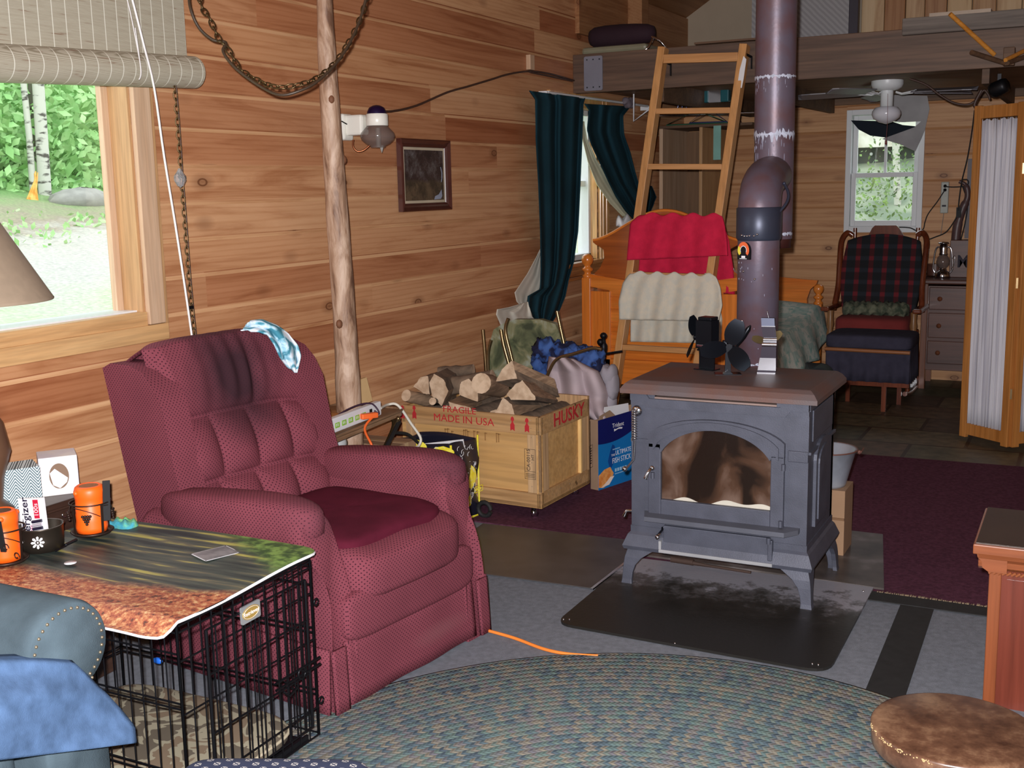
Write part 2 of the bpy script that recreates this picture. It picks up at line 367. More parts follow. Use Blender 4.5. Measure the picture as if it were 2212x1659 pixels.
BLKSTRIP=M('black_tape',(34,34,34),.6,var=.25,ns=30)
o=slab('carpet_strip',[(-.72,4.43),(.6,4.43),(.6,4.33),(-.72,4.33)],.008,BLKSTRIP,None,.004,None); del o['kind']; tag(o,'black strip along the near edge of the burgundy carpet','strip')
o=slab('runner_strip',[(-.578,4.325),(-.458,4.325),(-.44,3.2),(-.56,3.2)],.007,BLKSTRIP,None,.004,None); del o['kind']; tag(o,'black strip crossing the grey carpet beside the wooden cabinet','strip')
FRAY=M('frayed_edge',(150,130,105),.9); mb=MB()
for i in range(60):
    x=-.68+i*.0068+rnd(-.003,.003); mb.box((x,4.425,.006),(x+rnd(.003,.008),4.425+rnd(.004,.018),.010))
o=mb.build('carpet_fray',FRAY); tag(o,'pale frayed edging between black strip and burgundy carpet','edging',kind='stuff')
# ---- big left window
PW=wood('pine_trim',(178,134,90),(202,160,114),2,.45,8,.2); PWL=wood('pine_trim_pale',(190,154,122),(212,180,150),2,.5,8,.15)
PWH=wood('pine_trim_along',(196,148,98),(218,176,124),1,.45,8,.2)
GL=glassmat(); WHT=M('white_vinyl',(222,224,226),.35,var=.02)
root=thing('window_1','large fixed window with pine frame, woods and driveway outside',None,(X0,2.1,1.15)); root['kind']='structure'
y0,y1,z0,z1=WIN1
mb=MB(); mb.box((X0-.155,y1-.012,z0),(X0-.0,y1,z1)); mb.box((X0-.155,y0,z0),(X0,y0+.012,z1)); mb.box((X0-.155,y0,z1-.012),(X0,y1,z1)); mb.build('jamb',PW,root)
mb=MB(); mb.box((X0-.12,y1-.045,z0+.03),(X0-.095,y1-.012,z1),ch=.002); mb.box((X0-.12,y0+.012,z0+.03),(X0-.095,y0+.045,z1)); mb.build('stop',PWL,root)
mb=MB(); mb.box((X0-.16,y0,z0-.01),(X0-.03,y1-.012,z0+.035)); mb.build('outer_sill',WHT,root)
mb=MB(); mb.box((X0-.03,y0-.1,z0-.025),(X0+.012,y1-.0,z0+.03),ch=.004); mb.build('window_sill',PWH,root)
mb=MB(); mb.box((X0,y1,z0-.02),(X0+.022,y1+.085,z1+.1),ch=.003); mb.build('casing',PWL,root)
mb=MB(); mb.box((X0-.004,y1+.087,z0-.03),(X0+.012,y1+.108,z1+.1),ch=.002); mb.build('edge_strip',PW,root)
mb=MB(); mb.box((X0-.004,y0-.1,z0-.085),(X0+.02,y1+.1,z0-.022),ch=.003); mb.build('apron',PWH,root)
mb=MB(); mb.box((X0-.125,y0,z0+.03),(X0-.121,y1-.01,z1-.01)); mb.build('pane',GL,root)
# ---- curtained window on the left wall
ORW=wood('orange_casing',(206,140,76),(232,184,120),2,.35,9,.3,coat=.3)
root=thing('window_3','narrow white window between green curtains with varnished fluted casing',None,(X0,7.3,1.1)); root['kind']='structure'
y0,y1,z0,z1=WIN3
mb=MB()
for a,b in (((X0-.14,y0,z0),(X0-.05,y0+.04,z1)),((X0-.14,y1-.045,z0),(X0-.05,y1,z1)),((X0-.14,y0,z0),(X0-.05,y1,z0+.04)),((X0-.14,y0,z1-.04),(X0-.05,y1,z1)),((X0-.13,y0,1.6),(X0-.07,y1,1.64))): mb.box(a,b,ch=.004)
mb.build('sash',WHT,root)
mb=MB(); mb.box((X0-.11,y0+.03,z0+.03),(X0-.106,y1-.03,z1-.03)); mb.build('pane',GL,root)
mb=MB(); mb.box((X0-.05,y1-.012,z0),(X0+.0,y1+.01,z1))
for i in range(5): mb.box((X0,y1+.01+i*.034,z0-.03),(X0+.022+(.006 if i%2 else 0),y1+.01+i*.034+.03,z1+.08),ch=.004)
mb.box((X0,y0-.12,z0-.02),(X0+.02,y0,z1+.08),ch=.003); mb.box((X0,y0-.12,z1),(X0+.025,y1+.18,z1+.09),ch=.003); mb.build('casing',ORW,root)
mb=MB(); mb.box((X0-.05,y0-.15,z0-.03),(X0+.07,y1+.2,z0),ch=.006); mb.box((X0,y0-.13,z0-.10),(X0+.02,y1+.18,z0-.03),ch=.004); mb.box((X0,y0-.15,z0-.125),(X0+.03,y1+.2,z0-.10),ch=.004)
mb.build('window_sill',wood('orange_sill',(160,92,42),(196,128,66),1,.3,9,.35,coat=.4),root)
# ---- far wall double-hung window
root=thing('window_2','white double-hung window in the far wall above the rocking chair',None,(-1.54,Y1,1.2)); root['kind']='structure'
x0,x1,z0,z1=WIN2; YF=Y1-.012
mb=MB()
def fr(mb,x0,x1,z0,z1,w,ya,yb,wb=None):
    wb=wb or w
    mb.box((x0,ya,z0),(x0+w,yb,z1),ch=.003); mb.box((x1-w,ya,z0),(x1,yb,z1),ch=.003)
    mb.box((x0+w,ya,z0),(x1-w,yb,z0+wb),ch=.003); mb.box((x0+w,ya,z1-w),(x1-w,yb,z1),ch=.003)
fr(mb,x0,x1,z0,z1,.042,YF-.012,YF+.12,.05); mb.build('window_frame',WHT,root)
mb=MB(); fr(mb,x0+.045,x1-.045,z0+.05,1.66,.036,YF+.015,YF+.05,.045); mb.build('lower_sash',WHT,root)
mb=MB(); fr(mb,x0+.045,x1-.045,1.625,z1-.045,.036,YF+.055,YF+.085); mb.box((-1.548,YF+.058,1.66),(-1.528,YF+.08,z1-.08)); mb.build('upper_sash',WHT,root)
mb=MB(); mb.box((x0+.07,YF+.03,z0+.08),(x1-.07,YF+.034,1.64)); mb.box((x0+.07,YF+.068,1.64),(x1-.07,YF+.072,z1-.07)); mb.build('pane',GL,root)
# ---- loft: floor, beams, joists
DKW=wood('dark_beam_wood',(82,60,48),(110,84,66),0,.6,5,.35); DKW2=wood('dark_joist_wood',(80,56,40),(112,82,58),0,.65,5,.35)
mb=MB(); mb.box((X0,7.3,2.262),(XR,Y1,2.30)); o=mb.build('loft_floor',wood('loft_floor_boards',(120,86,58),(150,112,78),0,.6,4,.3)); struct(o,'board floor of the sleeping loft')
mb=MB(); mb.box((X0,7.25,2.222),(XR,7.30,2.475),ch=.004); o=mb.build('trim_3',DKW); struct(o,'broad dark wooden beam carrying the loft edge')
mb=MB(); mb.box((X0,Y1-.05,2.2),(XR,Y1-.01,2.262),ch=.003)
struct(mb.build('trim_4',DKW2),'ledger board at the top of the bedroom wall')
for x in (-2.6,-1.95,-.62,.1): 
    mb=MB(); mb.box((x-.02,7.3,2.14),(x+.02,Y1-.05,2.262)); struct(mb.build('trim_5',DKW2),'dark joist under the loft floor')
mb=MB(); mb.box((X0,7.31,2.30),(XR,Y1-.02,2.325)); mb.box((-2.35,7.22,2.478),(-1.75,7.26,2.49))
struct(mb.build('trim_6',DKW2))
# raised ledge of the loft at right: weathered second beam with torn paper edge
mb=MB(); mb.box((-1.08,7.20,2.435),(XR,7.25,2.53),ch=.004); struct(mb.build('trim_7',wood('grey_ledge',(92,82,76),(122,112,104),0,.7,6,.3)),'weathered grey board along the loft edge at right')
# loft back: pale vertical boards and grey panel with dark edge
mb=MB()
x=-1.72
while x<1.2:
    wd=rnd(.13,.19); mb.box((x,9.42+rnd(-.01,.01),2.325),(x+wd-.004,9.46,3.6),0,(rnd(0,1),rnd(0,1),rnd(0,1)),ch=.008); x+=wd
LB=pine('pale_loft_boards',[(205,178,138),(186,150,108),(214,190,152),(160,112,74),(200,170,128)],2,.15,knot=.4)
struct(mb.build('trim_8',LB),'pale upright half-round boards at the back of the loft')
root=thing('insulation_panel','grey crosshatched panel with dark edge standing in the loft','panel',(-2.0,9.3,2.325))
m,nt,b=newmat('grey_panel'); v=coords(nt); wv=N(nt,'ShaderNodeTexWave',bands_direction='DIAGONAL',i_Scale=14.,i_Distortion=1.); L(nt,v,wv.inputs[0])
L(nt,ramp(nt,wv.outputs[0],[(.4,lin((150,148,150))),(.6,lin((166,164,166)))]),b.inputs['Base Color']); b.inputs['Roughness'].default_value=.7
mb=MB(); mb.box((-2.55,9.3,2.325),(-1.79,9.35,3.2)); mb.build('board',m,root)
mb=MB(); mb.box((-1.79,9.29,2.325),(-1.72,9.36,3.4),ch=.004); mb.build('edge_strip',M('dark_plum',(44,36,50),.5),root)
# rolled paper edge on ledge
mb=MB(); mb.box((-.93,7.19,2.525),(-.6,7.30,2.545),T=None); o=mb.build('paper_scraps',M('torn_paper',(170,155,140),.9)); tag(o,'torn pale paper scraps lying on the weathered loft ledge','paper')
# ================================================================ OUTDOORS
def gz(x,y):  # ground height left of the house
    d=-x-4.0
    z=-.35+max(0,d)*.155
    if d>13: z=-.35+13*.155+(d-13)*.34
    return z+.06*math.sin(x*1.3+y*.8)+.04*math.sin(y*2.1)
m,nt,b=newmat('yard_ground'); v=coords(nt); n=N(nt,'ShaderNodeTexNoise',i_Scale=1.6,i_Detail=8.,i_Roughness=.65); L(nt,v,n.inputs[0])
sx=N(nt,'ShaderNodeSeparateXYZ'); L(nt,v,sx.inputs[0])
a=math_(nt,'ADD',math_(nt,'MULTIPLY',sx.outputs[0],-.05),math_(nt,'MULTIPLY',math_(nt,'SUBTRACT',n.outputs[0],.5),.22))
c=ramp(nt,a,[(.40,lin((150,180,118))),(.47,lin((176,184,160))),(.53,lin((178,176,168))),(.66,lin((182,178,168))),(.72,lin((150,138,120))),(.79,lin((140,150,110))),(.86,lin((120,160,96)))])
n2=N(nt,'ShaderNodeTexNoise',i_Scale=22.,i_Detail=4.); L(nt,v,n2.inputs[0]); c=mixc(nt,1.,c,ramp(nt,n2.outputs[0],[(.3,(.75,.75,.75)),(.7,(1.15,1.15,1.1))]),'MULTIPLY')
L(nt,c,b.inputs['Base Color']); b.inputs['Roughness'].default_value=1
mb=MB(); mb.grid(lambda u,v:(-3.5-u*46,-12+v*110,gz(-3.5-u*46,-12+v*110)),70,130); o=mb.build('yard_ground',m); struct(o,'gravel drive and grass outside the big window')
LEAF=M('leaf_green',(150,200,124),.8,col2=(186,222,156),ns=3); LEAF2=M('leaf_pale',(176,212,140),.8,col2=(206,230,170),ns=3)
def leaves(name,n,fn,s,mat,label,cat='brush'):
    vs=[];fs=[]
    for i in range(n):
        p=Vector(fn()); a=Vector((rnd(-1,1),rnd(-1,1),rnd(-1,1))).normalized(); b=a.orthogonal().normalized(); q=rnd(.5,1.3)*s
        k=len(vs); vs+=[p-a*q,p+b*q*.5,p+a*q,p-b*q*.5]; fs.append((k,k+1,k+2,k+3))
    mb=MB(); mb.add(vs,fs); o=mb.build(name,mat); return tag(o,label,cat,kind='stuff')
random.seed(5)
def pbrush():
    x=-17.0-abs(random.gauss(0,6)); y=-x*(rnd(.68,1.15) if random.random()<.8 else rnd(2.0,2.6)); return (x,y,gz(x,y)+rnd(0,1.5)*random.random()*1.8)
leaves('undergrowth',42000,pbrush,.12,LEAF,'bright green leafy undergrowth on the bank beyond the driveway')
def pcan():
    x=rnd(-34,-20); y=-x*(rnd(.65,1.15) if random.random()<.85 else rnd(2.0,2.6)); return (x,y,gz(x,y)+rnd(2.2,9))
leaves('tree_canopy',16000,pcan,.24,LEAF2,'pale green leaves of the woods behind the bank','foliage')
def plow():
    x=rnd(-14.6,-12.8); y=rnd(9,16); return (x,y,gz(x,y)+rnd(0,.3)*random.random())
leaves('ground_weeds',300,plow,.06,LEAF,'low weeds scattered between gravel drive and green bank','weeds')
# birch pair and other trunks
m,nt,b=newmat('birch_bark'); v=coords(nt,(3,3,9)); n=N(nt,'ShaderNodeTexNoise',i_Scale=1.4,i_Detail=5.); L(nt,v,n.inputs[0])
L(nt,ramp(nt,n.outputs[0],[(.36,lin((84,80,72))),(.46,lin((200,200,186)))]),b.inputs['Base Color']); b.inputs['Roughness'].default_value=.8; BIRCH=m
BARK=M('tree_bark',(92,88,76),.95,var=.35,ns=5,scale=(1,1,.3))
def trunk(px0,py0,px1,py1,X,r,mat,label,top=9):
    p=onx(px0,py0,X); p.z=gz(p.x,p.y)-.1; q=onx(px1,py1,X); d=(q-p).normalized(); 
    pts=[p+d*(top*i/8)+Vector((0,rnd(-.04,.04),0)) for i in range(9)]; mb=MB(); mb.tube(pts,[r*(1-.06*i) for i in range(9)],12); return tag(mb.build('tree_trunk',mat),label,'tree')
trunk(95,430,82,180,-16.8,.115,BIRCH,'right-hand pale birch trunk seen through the big window')
trunk(73,425,50,180,-16.9,.06,BIRCH,'slim leaning birch trunk at the left of the trunk pair')
trunk(84,432,72,180,-17.4,.13,BARK,'dark grey tree trunk standing between the two pale birches')
for i,(px,r,X) in enumerate(((12,.2,-22),(125,.16,-24),(165,.09,-25),(190,.14,-23),(205,.07,-26))):
    trunk(px,400,px+2,180,X,r,BARK,['broad dark trunk at the left edge of the window view','dark trunk in the woods right of the birches','thin dark trunk in the woods','dark trunk near the right side of the window view','thinnest trunk beside the right window jamb'][i])
# broom-like split stump: orange and yellow splinters at the birch foot
mb=MB()
for i in range(24):
    p=onx(78+rnd(-4,4),385+rnd(-15,15),-16.4); q=onx(72+rnd(-14,10),438,-16.3); q.z=gz(q.x,q.y); mb.tube([p,q],[.012,.02],5)
o=mb.build('splintered_stump',M('orange_splinters',(222,150,60),.8,col2=(236,196,110),ns=9)); tag(o,'orange and yellow splintered wood at the foot of the birches','stump')
def rock(px,py,X,s,label):
    c=onx(px,py,X); c.z=gz(c.x,c.y); mb=MB(); k=len(mb.v); mb.sphere(c,(s,s*1.5,s*.55),12)
    for i in range(len(mb.v)): mb.v[i]+=Vector((rnd(-1,1),rnd(-1,1),rnd(-1,1)))*s*.06
    return tag(mb.build('boulder',M('boulder_grey',(150,148,140),.9,var=.2),weld=True),label,'rock')
rock(175,425,-16.2,.45,'flat grey boulder on the bank right of the birches')
# behind the house: bank, shed roof, birch
def gz2(x,y): return -.3+max(0,y-11)*.37+.08*math.sin(x*2+y)
m=M('bank_ground',(112,126,104),.95,col2=(150,158,134),ns=2.2)
mb=MB(); mb.grid(lambda u,v:(-5+u*8,9.9+v*12,gz2(-5+u*8,9.9+v*12)),50,40); struct(mb.build('rear_bank',m),'grey-green bank behind the house')
def pb2(): 
    x=rnd(-4.5,1); y=rnd(12.5,16.5); return (x,y,gz2(x,y)+rnd(0,1.0)*(.12 if x<-2.45 else 1.3))
leaves('bank_bushes',5200,pb2,.032,M('bush_green',(120,150,76),.8,col2=(92,112,80),ns=2),'yellow-green bushes on the bank seen through the far window')
root=thing('shed','low shed with white fascia and dark metal roof outside the far window','shed',(-3.2,17,1.2))
mb=MB(); mb.box((-5.0,17,0.6),(1.5,19,2.06)); mb.build('walls',M('shed_dark',(72,76,70),.8,var=.2,ns=3),root)
mb=MB(); mb.box((-5.2,16.8,2.06),(1.7,19.2,2.42)); mb.build('fascia',M('shed_white',(228,226,214),.7,col2=(196,190,170),ns=4),root)
mb=MB()
for i in range(17): mb.sphere((-4.7+i*.36,16.96,1.97),.025,6)
plabel(mb.build('lights',WHT,root),'row of small white dots')
mb=MB(); p=onz(1947,470,-1.0); p=ony(1940,470,15.5); q=ony(1937,375,15.5); d=(q-p).normalized(); mb.tube([p-d*.8,q+d*1.5],.045,8); tag(mb.build('tree_trunk',BIRCH),'thin pale trunk seen through the lower far window pane','tree')
mb=MB(); mb.box((-60,-60,-1.2),(60,60,-1.0)); struct(mb.build('outer_ground',M('outer_ground',(120,130,100),1.)),'ground around the house')
# window portals guide daylight sampling
arealight('portal_left',(X0-.17,2.1,1.7),(1,0,0),2.2,1.15,1,portal=True)
arealight('portal_curtain',(X0-.17,7.3,1.6),(1,0,0),.7,1.05,1,portal=True)
arealight('portal_far',(-1.54,Y1+.17,1.67),(0,-1,0),.6,.97,1,portal=True)
arealight('portal_right',(XR+.14,.4,1.55),(-1,0,0),1.2,1.1,1,portal=True)
arealight('portal_back',(0,YB-.14,1.6),(0,1,0),1.6,1.2,1,portal=True)
# ================================================================ soft helpers
def sgp(x,e): return math.copysign(abs(x)**e,x)
def pillow(mb,c,h,e=.4,e2=None,n=28,mi=0,fn=None,T=None):
    """soft rounded box (superellipsoid); fn deforms unit coords -> local offset"""
    e2=e2 or e; m=n//2; vs=[];fs=[]; c=V3(c)
    for j in range(m+1):
        ph=-PI/2+PI*j/m
        for i in range(n):
            th=2*PI*i/n; p=Vector((sgp(math.cos(ph),e)*sgp(math.cos(th),e2),sgp(math.cos(ph),e)*sgp(math.sin(th),e2),sgp(math.sin(ph),e)))
            q=Vector((p.x*h[0],p.y*h[1],p.z*h[2]))
            if fn: q=fn(p,q)
            if T is not None: q=T@q
            vs.append(q+c)
    for j in range(m):
        for i in range(n): fs.append((j*n+i,j*n+(i+1)%n,(j+1)*n+(i+1)%n,(j+1)*n+i))
    return mb.add(vs,fs,mi,True)
def fabric(name,c,dot=None,f=520,rough=.95,stains=(),spec=.1,var=.1,thr=.55,ns=5):
    if name in _mc: return _mc[name]
    m,nt,b=newmat(name); v=coords(nt); sx=N(nt,'ShaderNodeSeparateXYZ'); L(nt,v,sx.inputs[0])
    n=N(nt,'ShaderNodeTexNoise',i_Scale=float(ns),i_Detail=5.); L(nt,v,n.inputs[0]); a=lin(c)
    col=ramp(nt,n.outputs[0],[(.3,tuple(x*(1-var) for x in a[:3])),(.7,tuple(min(1,x*(1+var)) for x in a[:3]))])
    if dot:
        tcn=N(nt,'ShaderNodeTexCoord'); nx=N(nt,'ShaderNodeSeparateXYZ'); L(nt,tcn.outputs['Normal'],nx.inputs[0])
        sn=[math_(nt,'SINE',math_(nt,'MULTIPLY',sx.outputs[q],f)) for q in range(3)]; an_=[math_(nt,'ABSOLUTE',nx.outputs[q]) for q in range(3)]
        wx=math_(nt,'GREATER_THAN',an_[0],math_(nt,'MAXIMUM',an_[1],an_[2])); wz=math_(nt,'GREATER_THAN',an_[2],math_(nt,'MAXIMUM',an_[0],an_[1])); wy=math_(nt,'SUBTRACT',math_(nt,'SUBTRACT',1.,wx),wz)
        mu=lambda a_,b_,c_: math_(nt,'MULTIPLY',math_(nt,'MULTIPLY',a_,b_),c_)
        d=math_(nt,'ADD',math_(nt,'ADD',mu(sn[1],sn[2],wx),mu(sn[0],sn[2],wy)),mu(sn[0],sn[1],wz)); k=ramp(nt,d,[(thr,(0,0,0)),(min(1,thr+.22),(1,1,1))]); col=mixc(nt,k,col,lin(dot))
    for (pos,r,amt,cc) in stains:
        dn=N(nt,'ShaderNodeVectorMath',operation='SUBTRACT'); dn.inputs[1].default_value=pos; L(nt,v,dn.inputs[0]); sc_=N(nt,'ShaderNodeVectorMath',operation='DIVIDE'); sc_.inputs[1].default_value=r; L(nt,dn.outputs[0],sc_.inputs[0])
        ln=N(nt,'ShaderNodeVectorMath',operation='LENGTH'); L(nt,sc_.outputs[0],ln.inputs[0]); w_=math_(nt,'ADD',ln.outputs['Value'],math_(nt,'MULTIPLY',n.outputs[0],.5))
        k=ramp(nt,w_,[(.45,(amt,)*3),(1.25,(0,0,0))]); col=mixc(nt,k,col,lin(cc))
    L(nt,col,b.inputs['Base Color']); b.inputs['Roughness'].default_value=rough; b.inputs['Specular IOR Level'].default_value=spec; pass
    n2=N(nt,'ShaderNodeTexNoise',i_Scale=350.); L(nt,v,n2.inputs[0]); bump(nt,b,n2.outputs[0],.35,.002); _mc[name]=m; return m
# ================================================================ RECLINER
chair=thing('recliner','worn burgundy wingback recliner with tufted back beside the dog crate','armchair',(-1.951,3.06,0),math.atan2(-.129,.991))
RF=fabric('recliner_fabric',(118,60,70),(60,28,38),f=430,thr=.5,stains=[((-.80,-.02,.95),(.5,.32,.36),.95,(50,32,38)),((-.08,.34,.62),(.18,.14,.12),.7,(74,42,50)),((-.1,-.34,.62),(.2,.15,.12),.6,(84,48,56)),((-.0,.15,.1),(.05,.25,.06),.4,(130,84,88))])
VEL=fabric('velvet_cover',(82,24,40),None,var=.18,ns=9)
def smoothstep(x): x=max(0,min(1,x)); return x*x*(3-2*x)
# back
mb=MB()
def back_front(a,t):
    s=a*2-1; v=s*.338; z=.44+.66*t; u=-.645-.225*t
    z-= .035*max(0,abs(s)-.3)**2*t if s<0 else .11*max(0,s-.35)**1.6*t
    # tufts
    if t<.27: r0,r1=0,.27
    elif t<.60: r0,r1=.27,.60
    else: r0,r1=.60,1.06
    tt=(t-r0)/(r1-r0); vp=math.sin(PI*max(0,min(1,tt)))**.55
    if t<.60:
        ch=(a*4+(.12 if t<.27 else -.1))%1.0; hp=abs(math.sin(PI*ch))**.5; d=.068*vp*(.25+.75*hp)
        if t>.27: d*=.9
    else:
        hp=1-.35*math.exp(-((a-.60)/.03)**2)*(1-tt)-.2*math.exp(-((a-.32)/.05)**2)*(1-tt)**2
        d=.062*vp*hp+ .006*math.sin(a*60)*math.exp(-((a-.5)/.2)**2)*(tt*(1-tt)*4)
    d*=min(1,(1-abs(s))*7)**.5 if abs(s)<1 else 0
    d-=.02
    return Vector((u+d,v,z))
def back_pt(a,t):
    if t<=.8: return back_front(a,t/.8)
    q=(t-.8)/.2; f=back_front(a,1.0); ang=q*PI/2*1.15
    r=.10; return Vector((f.x-r*math.sin(ang)*1.7,f.y,f.z-r*(1-math.cos(ang))*.75+.012*math.sin(PI*q)-.055*smoothstep((abs(a*2-1)-.72)/.28)*math.sin(PI*.5*min(1,q*2))))
mb.grid(back_pt,88,110,flip=False)
mb.grid(lambda a,t:Vector((-.80-.21*t,(a*2-1)*.33,.40+.62*t)),6,6,flip=True)
mb.build('backrest',RF,chair,world=False,weld=True)
WP=[(-.90,.40),(-1.045,1.015),(-1.0,1.035),(-.90,1.035),(-.835,1.015),(-.785,.97),(-.745,.905),(-.725,.80),(-.705,.70),(-.675,.60),(-.655,.50),(-.66,.40)]
def buildsoft(mb,name,bev,seg=4):
    o=mb.build(name,RF,chair,world=False); md=o.modifiers.new('b','BEVEL'); md.width=bev; md.segments=seg; md.limit_method='ANGLE'; md.angle_limit=rad(40)
    for p in o.data.polygons: p.use_smooth=True
    wn=o.modifiers.new('w','WEIGHTED_NORMAL'); wn.keep_sharp=True
    return o
for sg in (-1,1):
    mb=MB(); mb.prism(WP,lambda u,z,w:(u,w,z),sg*.275,sg*.385); buildsoft(mb,'wing',.026)
# arms
def arm(sg):
    prof=[(-.398,0),(-.40,.12),(-.398,.24),(-.385,.38),(-.385,.45),(-.41,.49),(-.438,.53),(-.443,.58),(-.42,.625),(-.375,.645),(-.33,.64),(-.29,.605),(-.272,.55),(-.27,.45),(-.272,.30),(-.285,.15),(-.29,0)]
    us=[-.86,-.80,-.7,-.55,-.4,-.25,-.14,-.08,-.04,-.015,-.002,0]; mb=MB(); vs=[]
    n=len(prof)
    for k,u in enumerate(us):
        topz=.555+.095*smoothstep((u+.8)/.7); c=(-.345,.40); sh=1-(.0 if u<-.05 else (.10*((u+.05)/.05)**2))
        for (v,z) in prof:
            zz=z if z<.38 else .38+(z-.38)*(topz-.38)/.265
            vv=c[0]+(v-c[0])*sh*(1 if z>.3 else 1); vv=v if z<.3 else vv
            if z>=.3: zz=c[1]+(zz-c[1])*sh if zz>c[1] else zz
            back=.085*smoothstep((z-.33)/.22)*smoothstep((u+.3)/.3)
            vs.append(Vector((u-back,-sg*vv,zz)))
    fs=[]
    for k in range(len(us)-1):
        for i in range(n-1): fs.append((k*n+i,k*n+i+1,(k+1)*n+i+1,(k+1)*n+i))
    fs.append(tuple((len(us)-1)*n+i for i in range(n))); fs.append(tuple(range(n))[::-1])
    mb.add(vs,fs,0,True); o=mb.build('armrest',RF,chair,world=False,weld=True); md=o.modifiers.new('s','SUBSURF'); md.levels=1; md.render_levels=2; return o
arm(-1); arm(1)
for sg in (-1,1):     # rolled arm pads
    mb=MB(); pillow(mb,(-.42,sg*.365,.575),(.36,.088,.075),.55,.75,fn=lambda p,q:Vector((q.x,q.y,q.z+.04*smoothstep((p.x+1)/2)-.018))); mb.build('arm_pad',RF,chair,world=False)
# seat and front
mb=MB(); pillow(mb,(-.30,0,.405),(.315,.285,.095),.32,.28,n=44,fn=lambda p,q:Vector((q.x+.02*(1-p.y**2)*max(0,p.x),q.y,q.z+.004*math.sin(p.y*7+p.x*2)*max(0,p.z)-.03*max(0,p.x)**4*max(0,p.z))))
mb.build('seat',RF,chair,world=False)
mb=MB(); pillow(mb,(-.325,.0,.466),(.285,.276,.058),.33,.36,n=44,fn=lambda p,q:Vector((q.x*(1+.02*math.sin(p.y*5)),q.y,q.z+.003*math.sin(p.x*9+p.y*4)*max(0,p.z))))
mb.build('seat_cover',VEL,chair,world=False)
mb=MB(); pillow(mb,(-.055,0,.285),(.065,.335,.085),.38,.22,n=40); mb.build('footrest_panel',RF,chair,world=False)
mb=MB(); mb.grid(lambda a,t:Vector((-.012+.016*(1-t)+.004*math.sin(a*13),(a*2-1)*.332,.012+.205*t)),30,5); mb.build('skirt',RF,chair,world=False,solid=.012)
for v0,v1 in ((-.405,-.345),(.345,.402)):
    mb=MB(); mb.grid(lambda a,t:Vector((.006+.012*(1-t)-.02*(a if v0<0 else 1-a)*0,v0+(v1-v0)*a+(.004*(1-t) if v0>0 else -.004*(1-t)),.008+.205*t)),6,4); mb.build('skirt_corner',RF,chair,world=False,solid=.012)
for sg in (-1,1):
    mb=MB(); mb.grid(lambda a,t:Vector((-.84+.835*a,sg*(.404+.010*(1-t)),.012+.205*t)),16,4,flip=sg>0); mb.build('side_skirt',RF,chair,world=False,solid=.010,off=1)
mb=MB(); mb.box((-.80,-.30,.04),(-.06,.30,.36)); mb.build('base',M('chair_underframe',(30,24,26),.9),chair,world=False)
mb=MB(); mb.box((-.86,-.39,.012),(-.80,.39,.50)); mb.build('rear_panel',RF,chair,world=False)
# crumb on the seat, cloth on the back
mb=MB(); p=onz(738,1127,.512); pillow(mb,p,(.008,.007,.004),.8); tag(mb.build('paper_crumb',WHITEP),'tiny white scrap lying on the recliner seat','scrap')
m,nt,b=newmat('teal_print_cloth'); v=coords(nt); n=N(nt,'ShaderNodeTexNoise',i_Scale=13.,i_Detail=3.,i_Distortion=1.5); L(nt,v,n.inputs[0])
L(nt,ramp(nt,n.outputs[0],[(.42,lin((222,232,242))),(.5,lin((150,196,214))),(.57,lin((60,130,150)))]),b.inputs['Base Color']); b.inputs['Roughness'].default_value=.9; TEALP=m
LE=[(519,717),(548,716),(578,722),(594,745),(606,772),(622,794),(637,804)]; RE=[(540,694),(566,691),(598,703),(624,722),(643,745),(649,768),(640,805)]
def cl(a,t):
    k=t*6; i=min(5,int(k)); f=k-i; l=[LE[i][q]*(1-f)+LE[i+1][q]*f for q in (0,1)]; r=[RE[i][q]*(1-f)+RE[i+1][q]*f for q in (0,1)]
    px=l[0]*(1-a)+r[0]*a; py=l[1]*(1-a)+r[1]*a; X=-2.80+.155*smoothstep(t*1.5)+.010*math.sin(a*9+t*5)
    return onx(px,py,X)
mb=MB(); mb.grid(cl,20,34); tag(mb.build('dish_cloth',TEALP,solid=.008,off=0),'white and teal patterned cloth draped over the recliner top','cloth')
# ================================================================ STOVE
SM=M('stove_iron',(78,80,92),.5,.2,var=.14,ns=14,bs_=.15,bsc=220,spec=.5)
ST=M('stove_top_iron',(98,86,86),.55,.25,col2=(108,76,66),ns=5,bs_=.15,bsc=200)
stove=thing('wood_stove','dark grey cast iron wood stove with arched glass door','stove',(-1.25,4.4,0))
X_,XE=-1.60,-.90; YA,YC=4.15,4.60
mb=MB()
# bevelled top slab
def slabring(x0,x1,y0,y1,z): return [(x0,y0,z),(x1,y0,z),(x1,y1,z),(x0,y1,z)]
R=[slabring(X_-.035,XE+.035,YA-.035,YC+.06,.795),slabring(X_-.035,XE+.035,YA-.035,YC+.06,.812),slabring(X_-.02,XE+.02,YA-.02,YC+.045,.832),slabring(X_-.005,XE+.005,YA-.002,YC+.03,.843),slabring(X_,XE,YA+.004,YC+.025,.845)]
vs=sum(R,[]); fs=[(0,3,2,1)]+[(i*4+k,i*4+(k+1)%4,(i+1)*4+(k+1)%4,(i+1)*4+k) for i in range(4) for k in range(4)]+[(16,17,18,19)]
mb.add(vs,fs); mb.build('top_plate',ST,stove)
